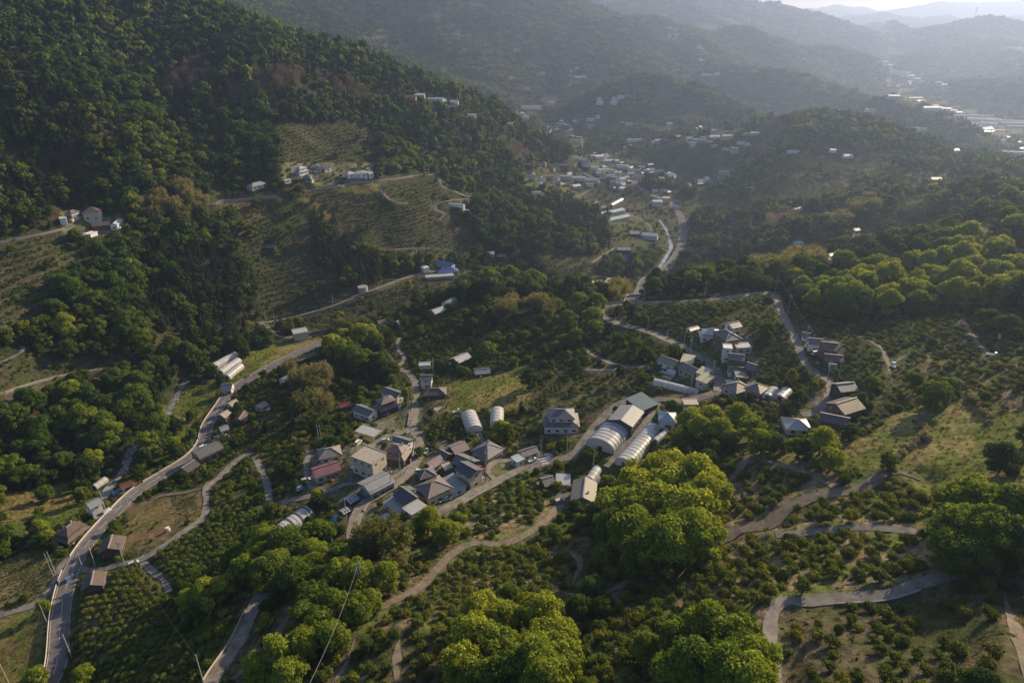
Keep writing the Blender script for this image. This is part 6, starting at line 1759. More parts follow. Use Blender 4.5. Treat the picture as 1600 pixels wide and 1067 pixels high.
# flowering hedges: pale cream blossom over green
HL = []
HMESH = [bush_mesh(LEAF, 50 + s, 6, 300, .10, .9) for s in range(2)]
k_ = 0
for (a, b, w) in HEDGE:
    ax, ay, az, _D = pick([a[0]], [a[1]]); ex, ey, ez, _D = pick([b[0]], [b[1]])
    n = max(2, int(math.hypot(ex[0] - ax[0], ey[0] - ay[0]) / 2.0))
    for i in range(n + 1):
        x = ax[0] + (ex[0] - ax[0]) * i / n + rr.uniform(-.6, .6); y = ay[0] + (ey[0] - ay[0]) * i / n + rr.uniform(-.6, .6); k_ += 1
        s, ph, dd_ = where_words(x, y)
        HL.append((x, y, s, ph, w))
HG = defaultdict(list)
for q in HL: HG[(q[2], q[3])].append(q)
for (s, ph), L_ in HG.items():
    L_.sort(key=lambda q: math.hypot(q[0], q[1]))
    for i, (x, y, _s, _p2, w) in enumerate(L_):
        emit('blossom_shrub', HMESH, dict(x=float(x), y=float(y), r=w * rr.uniform(.8, 1.2), u=float(rr.uniform()), h=1.0, label=' '.join((ords[min(i, 57)] + ' pale blossoming hedge shrub from the front, ' + s + ' the ' + ph).split()[:16])), 'pale blossoming hedge shrubs', 'shrub', None, (.26, .225, .15))
# ground cover near the camera and distant woods
X, Y, A, Bq = spots(-260, 300, 80, 420, 1.9, .5, 51, extra=20)
Z = height(X, Y); c = cover(X, Y, Z)
k = (dist_road(X, Y) > .25) & (dist_build(X, Y) > .4) & (A < np.select([cl_is(c, 'citrus'), cl_is(c, 'dirt', 'gravel'), cl_is(c, 'yard'), cl_is(c, 'wood', 'bright_wood', 'cedar')], [.42, .12, .25, .2], .72) + .35 * fbm(X / 11, Y / 11, 2, 88))
stuff('tuft', X[k], Y[k], Z[k], .35 + .55 * Bq[k], .9 + 0 * X[k])
X, Y, A, Bq = spots(-2900, 3200, 1300, 3350, 15.0, .5, 61, extra=60)
Z = height(X, Y); c = cover(X, Y, Z)
dens = np.select([cl_is(c, 'wood', 'bright_wood', 'cedar'), cl_is(c, 'valley'), cl_is(c, 'farm_plain'), cl_is(c, 'terrace'), cl_is(c, 'mixed')], [.93, .52, .16, .2, .62], .5)
clear_ = fbm(X / 150, Y / 150, 3, 99)
low = Z < 110
dens = dens * np.where(cl_is(c, 'wood'), 1 - .55 * smooth(.14, .26, clear_), 1)
k = (A < dens) & (dist_build(X, Y) > 9) & ~in_the_way(X, Y, Z, 6.0 + 0 * X)
X, Y, Z, Bq = X[k], Y[k], Z[k], Bq[k]; v = visible(X, Y, Z, 10, 25)
stuff('patch', X[v], Y[v], Z[v] - 1.0, 3.6 + 1.8 * Bq[v], .9 + .3 * Bq[v])
X, Y, A, Bq = spots(-2600, 4600, 3350, 5400, 26.0, .5, 63, extra=60)
Z = height(X, Y); k = (A < .93) & (fbm(X / 200, Y / 200, 3, 98) < .30) & ~cl_is(cover(X, Y, Z), 'farm_plain'); X, Y, Z, Bq = X[k], Y[k], Z[k], Bq[k]; v = visible(X, Y, Z, 15, 25)
stuff('patch', X[v], Y[v], Z[v] - 2.0, 6.5 + 2.5 * Bq[v], .8 + .3 * Bq[v])
# single low trees in the far valley so that it does not read as bare
X, Y, A, Bq = spots(-700, 1400, 1180, 2300, 11.0, .5, 62, wide=.9)
Z = height(X, Y); c = cover(X, Y, Z); k = cl_is(c, 'valley', 'farm_plain', 'terrace') & (A < np.where(cl_is(c, 'farm_plain'), .12, .42)) & ~in_the_way(X, Y, Z, 3 + 0 * X) & (dist_build(X, Y) > 5) & (Y > 1300)
stuff('wood_low', X[k], Y[k], Z[k], 2.0 + 2.2 * Bq[k], 1.0)
print('planting', round(time.time() - T0, 1), {k: sum(len(a) for a in v) for k, v in STUFF.items()})
def scatter(name, setn, label, cat):
    A = np.concatenate(STUFF[setn]); n = len(A)
    if not n: return
    me = bpy.data.meshes.new(name); me.vertices.add(n); me.vertices.foreach_set('co', A[:, :3].astype(np.float32).ravel())
    r = np.random.default_rng(len(setn) * 7 + n)
    a = me.attributes.new('size', 'FLOAT_VECTOR', 'POINT'); a.data.foreach_set('vector', np.stack([A[:, 3], A[:, 3], A[:, 3] * A[:, 4]], 1).astype(np.float32).ravel())
    a = me.attributes.new('turn', 'FLOAT_VECTOR', 'POINT'); a.data.foreach_set('vector', np.stack([r.normal(0, .05, n), r.normal(0, .05, n), r.uniform(0, 6.28, n)], 1).astype(np.float32).ravel())
    a = me.attributes.new('pick', 'INT', 'POINT'); a.data.foreach_set('value', r.integers(0, len(SETS[setn]), n).astype(np.int32))
    o = bpy.data.objects.new(name, me); COL.objects.link(o); o['kind'] = 'stuff'; o['label'] = label; o['category'] = cat
    ng = bpy.data.node_groups.new('scatter_' + setn, 'GeometryNodeTree')
    ng.interface.new_socket('Geometry', in_out='INPUT', socket_type='NodeSocketGeometry'); ng.interface.new_socket('Geometry', in_out='OUTPUT', socket_type='NodeSocketGeometry')
    G = ng.nodes; K = ng.links
    gi = G.new('NodeGroupInput'); go = G.new('NodeGroupOutput'); ip = G.new('GeometryNodeInstanceOnPoints')
    jo = G.new('GeometryNodeJoinGeometry')
    for mesh in reversed(SETS[setn]):
        src = bpy.data.objects.new(mesh.name + '_source', mesh)
        oi = G.new('GeometryNodeObjectInfo'); oi.inputs['Object'].default_value = src; oi.inputs['As Instance'].default_value = True
        K.new(oi.outputs['Geometry'], jo.inputs[0])
    def named(nm, ty):
        q = G.new('GeometryNodeInputNamedAttribute'); q.data_type = ty; q.inputs['Name'].default_value = nm; return q.outputs['Attribute']
    K.new(gi.outputs[0], ip.inputs['Points']); K.new(jo.outputs[0], ip.inputs['Instance'])
    ip.inputs['Pick Instance'].default_value = True
    K.new(named('pick', 'INT'), ip.inputs['Instance Index']); K.new(named('size', 'FLOAT_VECTOR'), ip.inputs['Scale'])
    er = G.new('FunctionNodeEulerToRotation'); K.new(named('turn', 'FLOAT_VECTOR'), er.inputs[0]); K.new(er.outputs[0], ip.inputs['Rotation'])
    K.new(ip.outputs[0], go.inputs[0])
    md = o.modifiers.new('scatter', 'NODES'); md.node_group = ng
for nm, st, lb, ct in (('woodland', 'wood_near', 'smaller broadleaf trees filling the nearer thickets', 'woodland'), ('woodland', 'wood', 'broadleaf wood covering the middle distance slopes', 'woodland'), ('woodland', 'wood_low', 'far broadleaf wood on the valley sides', 'woodland'),
     ('cedar_wood', 'cedar', 'dark cedar stands mixed into the hillside wood', 'woodland'), ('orchard_bushes', 'citrus', 'rows of citrus bushes in the nearer orchards', 'orchard'), ('orchard_bushes', 'citrus_lo', 'rows of citrus bushes in the farther orchards', 'orchard'),
     ('undergrowth', 'shrub', 'low scrub and undergrowth between fields and lanes', 'scrub'), ('undergrowth', 'shrub_lo', 'low scrub and terrace bushes farther off', 'scrub'), ('bamboo_grove', 'bamboo', 'more bamboo at the wood edges', 'bamboo'), ('bare_wood', 'bare', 'more leafless trees on the left slope', 'woodland'),
     ('distant_forest', 'patch', 'forest covering the distant mountains', 'forest'), ('grass_tufts', 'tuft', 'grass and weeds on the near ground', 'grass')):
    if STUFF.get(st): scatter(nm, st, lb, ct)
print('scattered', round(time.time() - T0, 1))
# ---------------------------------------------------------------- rails, walls, poles, wires, vehicles
def line_on(L, px0, px1):
    """part of a road between the points nearest to two photo pixels"""
    a = pick([px0[0]], [px0[1]]); b = pick([px1[0]], [px1[1]])
    i = int(np.hypot(L[:, 0] - a[0][0], L[:, 1] - a[1][0]).argmin()); j = int(np.hypot(L[:, 0] - b[0][0], L[:, 1] - b[1][0]).argmin())
    if i > j: i, j = j, i
    return L[i:max(j + 1, i + 3)]
RAILM = simple_mat('rail_paint', (.42,.40,.385), .6, .4)
def guard(L, px0, px1, off, label, h=.75, wall=False, mat=None, group='white rails and walls along the roads'):
    s = line_on(L, px0, px1)
    x, y, z = s[len(s) // 2]
    R = root('guard_rail' if not wall else 'roadside_wall', x, y, z, 0, label, 'guard rail' if not wall else 'wall', group)
    q = s - np.array((x, y, z))
    if wall:
        o = strip(q, off, .28, h, mat or KERB, 'wall_body', lift=0); o.parent = R
        o = strip(q + np.array((0, 0, h)), off, .38, .08, mat or KERB, 'coping', lift=0); o.parent = R
        for v_ in o.data.vertices: pass
    else:
        o = strip(q + np.array((0, 0, h * .55)), off, .10, h * .45, RAILM, 'rail', lift=0); o.parent = R
        # the rail strip must not reach the ground: trim its lower edge
        for v_ in o.data.vertices:
            pass
        c = offs(q, off); d = np.r_[0, np.cumsum(np.hypot(*np.diff(c[:, :2], axis=0).T))]
        k = 0
        while k * 4.0 < d[-1]:
            i = int(np.searchsorted(d, k * 4.0)); i = min(i, len(c) - 1)
            shared('post', ('gpost',), lambda: box_vf(-.07, .07, -.07, .07, -.5, .8), RAILM, R, tuple(c[i])); k += 1
    return R
M0 = LINES[0][2]; V0 = LINES[2][2]; RB = LINES[6][2]
w0 = -LINES[0][1] / 2 - .25
guard(M0, (60,1075), (76,997), w0, 'white rail on the left road edge at the bottom corner of the picture')
guard(M0, (78,990), (83,921), w0, 'white rail on the left road edge beside the crop rows')
guard(M0, (84,915), (98,892), w0, 'short white rail just before the lane junction')
guard(M0, (108,871), (172,797), w0, 'white rail on the left road edge in front of the brown tiled house')
guard(M0, (176,795), (215,762), w0, 'white rail on the road edge between the tall white house and the red shed')
guard(M0, (225,755), (300,690), w0, 'long white rail round the outside of the road bend')
guard(M0, (302,686), (335,625), w0, 'white rail on the road edge opposite the tight roadside row')
guard(M0, (338,622), (372,590), w0, 'pale wall between the road and the white walled grey roofed house', 1.1, True)
guard(M0, (380,588), (520,524), w0, 'long pale wall on the upper road above the meadow', .9, True)
guard(V0, (563,798), (628,745), LINES[2][1] / 2 + .2, 'pale kerb wall curving round the lower side of the grey warehouse', .6, True)
guard(V0, (649,722), (656,690), -LINES[2][1] / 2 - .3, 'pale wall round the corner of the slate gable house', 1.0, True)
guard(V0, (645,668), (648,645), -LINES[2][1] / 2 - .3, 'low wall at the garden corner below the farmstead', .6, True)
guard(RB, (905,700), (952,644), -LINES[6][1] / 2 - .2, 'pinkish kerb wall on the curve above the terrace fields', .5, True)
guard(RB, (716,783), (780,752), -LINES[6][1] / 2 - .2, 'low kerb wall behind the cream house at the village edge', .6, True)
guard(LINES[14][2], (945,482), (1002,473), -LINES[14][1] / 2 - .25, 'white rail on the hairpin above the orchard', .8)
guard(LINES[15][2], (1105,560), (1126,600), LINES[15][1] / 2 + .3, 'white rail on the outside of the tight curve by the roadside works', .8)
guard(LINES[15][2], (962,505), (1023,521), LINES[15][1] / 2 + .3, 'pale kerb on the valley side of the descending lane', .5, True)
guard(LINES[1][2], (1003,448), (1060,395), -LINES[1][1] / 2 - .3, 'pale rail along the stream side of the far road', .9)
guard(LINES[18][2], (425,504), (585,452), LINES[18][1] / 2 + .25, 'pale parapet along the lower side of the terrace road', .8, True)
guard(LINES[19][2], (412,508), (430,523), LINES[19][1] / 2 + .2, 'parapet of the lane bridge beside the cream block', .9, True)
guard(LINES[25][2], (331,318), (435,309), LINES[25][1] / 2 + .3, 'long pale retaining wall under the wooded slope', 2.4, True)
guard(LINES[20][2], (484,297), (643,276), LINES[20][1] / 2 + .25, 'pale retaining wall below the terrace hamlet lane', 1.5, True)
guard(LINES[29][2], (0,613), (91,589), LINES[29][1] / 2 + .2, 'pale wall of the lower of two lanes on the left slope', 1.0, True)
guard(LINES[26][2], (0,379), (99,358), LINES[26][1] / 2 + .2, 'pale wall of the lane leading to the hillside farm', 1.2, True)
guard(LINES[36][2], (330,1060), (395,954), -LINES[36][1] / 2 - .2, 'grey mesh rail along the steep lane at the bottom', .9)
guard(LINES[11][2], (1301,937), (1428,918), LINES[11][1] / 2 + .15, 'low grey kerb on the bottom lane above the dark orchard', .35, True)
# poles
POLEM = simple_mat('pole_concrete', (.34,.32,.30), .85, .2)
POLES = [((165,797),(161,768),'beside the tall narrow white house'),((270,676),(270,658),'in the green brush outside the road bend'),((82,898),(73,875),'at the lane junction, left of a pair'),((86,895),(80,874),'at the lane junction, right of a pair'),
 ((73,972),(64,939),'left of the road above the dry grass'),((149,884),(149,855),'in front of the dark two tone roofed house'),((194,880),(187,860),'on the lane below the dry field'),((318,1066),(313,1041),'left of the steep lane at the bottom'),((13,1066),(5,1042),'in the bottom left corner'),
 ((677,583),(676,559),'behind the tall narrow grey roofed house'),((638,649),(637,627),'under the round light green tree by the village road'),((499,694),(496,672),'left of a pair in the paved yard'),((503,694),(499,672),'right of a pair in the paved yard'),
 ((1078,556),(1078,536),'on the inside of the lane above the roadside works'),((927,731),(926,712),'at the top of the small white tunnel'),((1291,600),(1291,586),'beside the right lane before the blue-slate barn'),((1382,631),(1381,616),'in the bushes right of the old brown house'),
 ((496,283),(496,268),'in front of the terrace hamlet'),((520,293),(519,275),'on the terrace hamlet lane'),((720,400),(720,392),'right of the blue barns'),((665,270),(664,258),'at the top of the terrace lane'),((760,735),(759,712),'in front of the wide slate hipped house'),
 ((1040,545),(1040,528),'above the olive roofed barn'),((612,765),(612,742),'right of the grey warehouse'),((416,503),(416,485),'beside the lane bridge'),((845,720),(846,698),'by the planting beds at the road bend')]
pole_tops = {}
def tube_vf(p0, p1, r0, r1, n=8):
    p0 = Vector(p0); p1 = Vector(p1); d = (p1 - p0).normalized(); u = d.cross(Vector((.31, .77, .13))).normalized(); w = d.cross(u)
    v = [tuple(p + (u * math.cos(6.2832 * k / n) + w * math.sin(6.2832 * k / n)) * r) for p, r in ((p0, r0), (p1, r1)) for k in range(n)]
    return v, [(k, (k + 1) % n, n + (k + 1) % n, n + k) for k in range(n)] + [tuple(range(n, 2 * n))]
for (b, t, lab) in POLES:
    x, y, z, D = [float(q[0]) for q in pick([b[0]], [b[1]])]
    if height1(x, y) > 200: pass
    h = 10.5
    R = root('utility_pole', x, y, z, rr.uniform(0, 3), 'grey utility pole ' + lab, 'utility pole', 'utility poles of the villages')
    shared('post', ('upole',), lambda: tube_vf((0, 0, -1), (0, 0, 10.5), .19, .12), POLEM, R)
    shared('crossarm', ('uarm',), lambda: merge(box_vf(-1.0, 1.0, -.06, .06, 9.7, 9.85), box_vf(-.8, .8, -.06, .06, 8.9, 9.05)), STEEL, R)
    if rr.uniform() < .5: shared('transformer', ('utr',), lambda: tube_vf((.35, 0, 7.6), (.35, 0, 8.5), .28, .28), POLEM, R)
    pole_tops[lab] = Vector((x, y, z + 9.8))
def wire(a, b, sag, label, r=.02, n=14, mat=STEEL, k=1):
    base = Vector(a); V, F = [], []
    for j in range(k):
        pts = [Vector(a).lerp(Vector(b), i / n) - Vector((0, 0, 4 * sag * (i / n) * (1 - i / n))) + Vector((0, 0, -.45 * j)) - base for i in range(n + 1)]
        for p, q in zip(pts[:-1], pts[1:]):
            v, f = tube_vf(p, q, r, r, 4); o = len(V); V += v; F += [tuple(i + o for i in g) for g in f[:-1]]
    o = part('power_line', (V, F), mat, None); o.location = base; o['label'] = label; o['category'] = 'cable'; o['group'] = 'overhead cables'
pt = list(pole_tops.values()); pk = list(pole_tops)
for i, j in ((0, 1), (4, 2), (6, 0), (9, 10), (11, 23), (13, 22), (15, 16), (17, 18), (4, 8), (7, 6), (25, 21), (14, 25)):
    if (pt[i] - pt[j]).length < 190: wire(pt[i], pt[j], 1.0, 'thin sagging cable between the poles ' + ' '.join(pk[i].split()[:4]) + ' and ' + ' '.join(pk[j].split()[:4]), .025)
# pole rows along the lanes, wired together
for (li, what, st, side) in ((2, 'the main village road', 36, -1), (6, 'the long lane past the farm sheds', 38, 1), (15, 'the lane curving round the right hamlet', 34, 1), (14, 'the lane down the right slope', 40, -1), (0, 'the main valley road', 46, 1), (18, 'the terrace road', 44, 1), (1, 'the far valley road', 60, 1), (12, 'the orchard lane at bottom right', 50, -1)):
    k0, w_, L_ = LINES[li]; c_ = offs(L_, side * (w_ / 2 + .9)); d_ = np.r_[0, np.cumsum(np.hypot(*np.diff(L_[:, :2], axis=0).T))]
    prev = None; q_ = 0
    for dd_ in np.arange(12, d_[-1] - 6, st):
        i = int(np.searchsorted(d_, dd_)); x, y = float(c_[i][0]), float(c_[i][1])
        if float(dist_build(np.array([x]), np.array([y]))[0]) < .6: prev = None; continue
        z = height1(x, y)
        R = root('utility_pole', x, y, z, rr.uniform(0, 3), 'roadside utility pole, ' + ords[q_] + ' along ' + what, 'utility pole', 'utility poles of the villages')
        shared('post', ('upole',), None, POLEM, R); shared('crossarm', ('uarm',), None, STEEL, R)
        top = Vector((x, y, z + 9.8))
        if prev is not None: wire(prev, top, .9, 'sagging cable, ' + ords[q_ - 1] + ' span of the poles along ' + what, .022, 8)
        prev = top; q_ += 1
# steel tower in the trees with the heavy white cable towards the bottom edge
CABLE = simple_mat('pale_cable', (.28,.29,.32), .4, .4)
def lattice(x, y, z, h, w, label, group, arm=.28):
    R = root('pylon', x, y, z, .5, label, 'pylon', group)
    V, F = [], []
    def bar(p, q, r):
        v, f = tube_vf(p, q, r, r, 4); o = len(V); V.extend(v); F.extend(tuple(i + o for i in g) for g in f)
    n = 7; r = w * .018 + .05
    for sx, sy in ((-1, -1), (1, -1), (1, 1), (-1, 1)): bar((sx * w / 2, sy * w / 2, -2), (sx * w * .08, sy * w * .08, h), r)
    for k in range(n):
        z0, z1 = h * k / n, h * (k + 1) / n; a = w / 2 * (1 - .84 * z0 / h); b = w / 2 * (1 - .84 * z1 / h)
        for (s0, s1) in (((-1, -1), (1, -1)), ((1, -1), (1, 1)), ((1, 1), (-1, 1)), ((-1, 1), (-1, -1))):
            bar((s0[0] * a, s0[1] * a, z0), (s1[0] * b, s1[1] * b, z1), r * .6); bar((s1[0] * a, s1[1] * a, z0), (s0[0] * b, s0[1] * b, z1), r * .6)
    part('lattice', (V, F), STEELG, R)
    for q in (.74, .86, .97):
        part('crossarm', merge(tube_vf((-h * arm * .5, 0, h * q), (h * arm * .5, 0, h * q), r, r, 4), tube_vf((-h * arm * .5, 0, h * q), (0, 0, h * q + h * .05), r * .7, r * .7, 4), tube_vf((h * arm * .5, 0, h * q), (0, 0, h * q + h * .05), r * .7, r * .7, 4)), STEELG, R)
    return R
STEELG = simple_mat('galvanised_steel', (.24,.24,.25), .5, .4)
tx_, ty_, tz_, _D = [float(q[0]) for q in pick([566], [935])]
lattice(tx_, ty_, tz_, 13.0, 2.2, 'slim steel tower rising out of the bright trees with a white cable', 'steel towers', .16)
_a = Vector((tx_, ty_, tz_ + 12.5)); _e = Vector(unprojD(462, 1110, _a.y * .80))
wire(_a, _e, 2.0, 'heavy pale cable slanting from the tree tower to the bottom edge', .03, 20, CABLE, 1)
for k, (px, py0, py1, D, h) in enumerate([(1214, 17, 3, 4250, 52), (1290, 33, 23, 4380, 44), (1402, 47, 32, 4520, 56), (1522, 30, 11, 4000, 64)]):
    X_, Y_, Z_ = unprojD(px, py0, D)
    zt = float(base_h(np.array([X_]), np.array([Y_]))[0])
    lattice(X_, Y_, zt, h + max(0, Z_ - zt), 11, 'tall transmission pylon on the hazy skyline ridge, ' + ('leftmost', 'second from the left', 'third from the left', 'rightmost')[k] + ' of four', 'pylons on the skyline', .30)
# vehicles
PAINT = {'white': simple_mat('paint_white', (.66,.67,.68), .3, .5), 'silver': simple_mat('paint_silver', (.42,.44,.46), .3, .6), 'dark': simple_mat('paint_dark', (.05,.05,.06), .25, .6), 'yellow': simple_mat('paint_yellow', (.55,.5,.10), .4, .5), 'blue': simple_mat('paint_blue', (.10,.20,.35), .3, .5)}
TYRE = simple_mat('tyre', (.02,.02,.02), .9, .1); LAMP = simple_mat('lamp_lens', (.5,.5,.45), .2, .6)
def loft(secs):
    """boxes of changing width/height along x: (x, half width bottom, half width top, z0, z1)"""
    V = []; F = []
    for x, wb, wt, z0, z1 in secs: V += [(x, -wb, z0), (x, wb, z0), (x, wt, z1), (x, -wt, z1)]
    for k in range(len(secs) - 1):
        for j in range(4): F.append((4 * k + j, 4 * k + (j + 1) % 4, 4 * k + 4 + (j + 1) % 4, 4 * k + 4 + j))
    F += [(3, 2, 1, 0), tuple(4 * (len(secs) - 1) + j for j in range(4))]
    return V, F
def wheels(R, xs, hw):
    for x in xs:
        for s in (-1, 1):
            wv = shared('wheel', ('wheel',), lambda: tube_vf((0, -.1, 0), (0, .1, 0), .31, .31, 14), TYRE, R, (x, s * hw, .31))
            shared('rim', ('rim',), lambda: tube_vf((0, -.115, 0), (0, .115, 0), .17, .17, 10), PAINT['silver'], wv)
def car(px, py, yaw, kind, colour, label, body='van'):
    x, y, z, D = [float(q[0]) for q in pick([px], [py])]
    R = root({'van': 'minivan', 'hatch': 'parked_car', 'truck': 'small_truck'}[body], x, y, height1(x, y) + .14, math.radians(yaw), label, {'van': 'van', 'hatch': 'car', 'truck': 'truck'}[body], 'vehicles parked round the villages')
    P = PAINT[colour]
    if body == 'truck':
        part('cab', loft([(.75, .7, .68, .35, 1.15), (.8, .7, .62, .35, 1.75), (1.45, .7, .62, .35, 1.75), (1.68, .7, .68, .35, 1.05)]), P, R)
        part('windscreen', loft([(1.47, .6, .57, 1.1, 1.66), (1.60, .63, .6, 1.08, 1.5)]), GLASS, R); part('side_window', merge(box_vf(.9, 1.4, -.69, .69, 1.12, 1.6)), GLASS, R)
        part('bed', merge(box_vf(-1.65, .7, -.7, .7, .55, .65), box_vf(-1.65, .7, -.72, -.67, .65, .95), box_vf(-1.65, .7, .67, .72, .65, .95), box_vf(-1.7, -1.65, -.72, .72, .6, .95)), P, R)
        part('chassis', box_vf(-1.6, 1.5, -.45, .45, .3, .55), STEEL, R)
        wheels(R, (-1.1, 1.1), .62)
        for s in (-1, 1): part('headlight', box_vf(1.66, 1.70, s * .55 - .1, s * .55 + .1, .7, .85), LAMP, R)
    else:
        Lh = 2.2 if body == 'van' else 1.95; top = 1.75 if body == 'van' else 1.5
        part('body', loft([(-Lh, .72, .74, .35, .95), (-Lh + .15, .82, .80, .25, 1.02), (Lh - .5, .82, .80, .25, .98), (Lh - .05, .74, .72, .3, .72)]), P, R)
        part('cabin', loft([(-Lh + .12, .78, .66, 1.0, top - .12), (-Lh + .5, .79, .64, 1.0, top), (Lh - 1.55, .79, .64, 1.0, top), (Lh - .75, .79, .72, .98, 1.04)]), GLASS, R)
        part('roof_panel', loft([(-Lh + .3, .66, .62, top - .06, top + .03), (Lh - 1.6, .66, .62, top - .06, top + .03)]), P, R)
        for s in (-1, 1):
            part('headlight', box_vf(Lh - .1, Lh - .03, s * .55 - .14, s * .55 + .14, .6, .74), LAMP, R)
            for xx in (-Lh + .25, -.25, Lh - 1.4): part('pillar', box_vf(xx - .04, xx + .04, s * .73 - .06, s * .73 + .04, 1.0, top - .05), P, R)
        wheels(R, (-Lh + .75, Lh - .75), .74)
    return R
car(657, 740, -15, 0, 'white', 'white minivan parked on the dark paved plot in front of the purple-brown barn')
car(690, 783, 60, 0, 'white', 'white small truck parked below the large hipped house', 'truck')
car(699, 780, 40, 0, 'white', 'white hatchback next to the small truck below the large hipped house', 'hatch')
car(713, 645, 20, 0, 'white', 'small white truck on the path end above the dense citrus plot', 'truck')
car(666, 708, 85, 0, 'silver', 'grey open truck on the roadside at the corner of the citrus plot', 'truck')
car(1275, 554, 20, 0, 'white', 'white van beside the maroon roofed house', 'van')
car(1396, 574, 70, 0, 'white', 'white small truck where two dirt tracks meet on the right slope', 'truck')
car(1549, 557, -20, 0, 'white', 'white small truck at the end of the far right track', 'truck')
car(209, 882, 40, 0, 'silver', 'silver car at the lane fork below the dry field', 'hatch')
car(963, 573, 20, 0, 'dark', 'dark car at the fork of the two concrete lanes', 'hatch')
car(1149, 595, 60, 0, 'white', 'white van in the yard left of the twin hipped houses', 'van')
car(85, 846, 15, 0, 'silver', 'silver car in the yard of the brown tiled house', 'hatch')
car(1068, 376, 85, 0, 'yellow', 'small yellow truck driving on the far valley road', 'truck')
car(478, 752, 30, 0, 'silver', 'silver car in the paved yard by the dull red roof', 'hatch')
car(532, 293, 20, 0, 'white', 'white van on the terrace hamlet lane', 'van')
for (px, py, yw, col_, body, lab) in [(602,690,20,'silver','hatch','silver car on the side lane by the slate gable house'),(560,693,70,'white','van','white van on the gravel yard left of the side lane'),(640,768,40,'dark','hatch','dark car on the village road by the grey warehouse'),(1112,532,10,'white','hatch','white car in front of the compound wing'),
 (1163,541,0,'silver','van','silver van on the paved edge by the storehouse tower'),(1292,566,20,'white','truck','small white truck in the yard of the maroon house'),(905,797,50,'white','truck','small white truck on the track below the gabled house'),(874,785,30,'silver','hatch','silver car on the track head by the small dark house'),
 (832,722,20,'white','truck','small white truck on the road bend by the planting beds'),(470,764,60,'white','hatch','white car at the lower end of the paved yard'),(498,722,20,'blue','hatch','blue car between the beige hipped house and the dull red roof'),(1262,545,60,'dark','hatch','dark car on the right slope lane'),
 (318,700,50,'white','van','white van driving round the main road bend'),(110,905,72,'blue','hatch','blue car driving on the main road past the junction'),(412,581,30,'silver','truck','silver truck driving on the upper main road'),(925,284,10,'white','van','tiny white van in the far village street'),(1044,319,120,'dark','hatch','dark car on the far valley road by the factory')]:
    _x, _y, _z, _D = pick([px], [py])
    if float(dist_build(_x, _y)[0]) > 1.3: car(px, py, yw, 0, col_, lab, body)
# water tank
x, y, z, D = [float(q[0]) for q in pick([567], [454])]
R = root('water_tank', x, y, z, 0, 'round pale concrete water tank beside the terrace road', 'water tank')
part('tank_wall', tube_vf((0, 0, -1), (0, 0, 3.2), 4.0, 4.0, 28), POLEM, R); part('lid', tube_vf((0, 0, 3.2), (0, 0, 3.55), 4.2, 4.0, 28), KERB, R)
# small white farm tank on the field edge
x, y, z, D = [float(q[0]) for q in pick([263], [829])]
R = root('farm_tank', x, y, z, .4, 'small white upright tank at the edge of the dry field', 'tank')
part('tank_body', tube_vf((0, 0, 0), (0, 0, 1.7), .8, .75, 16), PAINT['white'], R); part('stand', box_vf(-.9, .9, -.9, .9, -.5, .05), KERB, R)
# footbridge over the white water by the far road
a = unproj(1046, 370, 249); b = unproj(1064, 370, 249)
z = max(height1(a[0] - 4, a[1]), height1(b[0], b[1])) + .3
Lb = b[0] - a[0] + 8
R = root('footbridge', (a[0] + b[0]) / 2, a[1], z, 0, 'small bridge across the white water beside the far road', 'bridge')
part('deck', box_vf(-Lb / 2, Lb / 2, -1.6, 1.6, -.4, 0), KERB, R)
for s in (-1, 1): part('railing', box_vf(-Lb / 2, Lb / 2, s * 1.5 - .08, s * 1.5 + .08, 0, .9), RAILM, R)
# planting frames and white mulch sheets near the road bend and the vegetable plot
MULCH = simple_mat('mulch_sheet', (.50,.51,.54), .5, .4)
def beds(pxs, lab, L_=5, W_=1.1, n=3, yaw=20, m=MULCH, nm='mulch_bed', h=.25):
    for i, (px, py) in enumerate(pxs):
        x, y, z, D = [float(q[0]) for q in pick([px], [py])]
        R = root(nm, x, y, z, math.radians(yaw), lab[i], 'planting bed', 'covered planting beds')
        for k in range(n):
            yy = (k - (n - 1) / 2) * 1.7
            part('covered_row', ([(-L_ / 2, yy - W_ / 2, -.3), (L_ / 2, yy - W_ / 2, -.3), (L_ / 2, yy - W_ / 4, h), (-L_ / 2, yy - W_ / 4, h), (L_ / 2, yy + W_ / 4, h), (-L_ / 2, yy + W_ / 4, h), (L_ / 2, yy + W_ / 2, -.3), (-L_ / 2, yy + W_ / 2, -.3)], [(0, 1, 2, 3), (3, 2, 4, 5), (5, 4, 6, 7), (0, 3, 5, 7), (1, 6, 4, 2)]), m, R)
beds([(845, 712), (862, 712), (853, 720), (687, 640)], ['pale covered planting bed on the road bend, left one', 'pale covered planting bed on the road bend, right one', 'pale covered planting bed on the road bend, lower one', 'two pale mulch strips at the right end of the vegetable plot'])
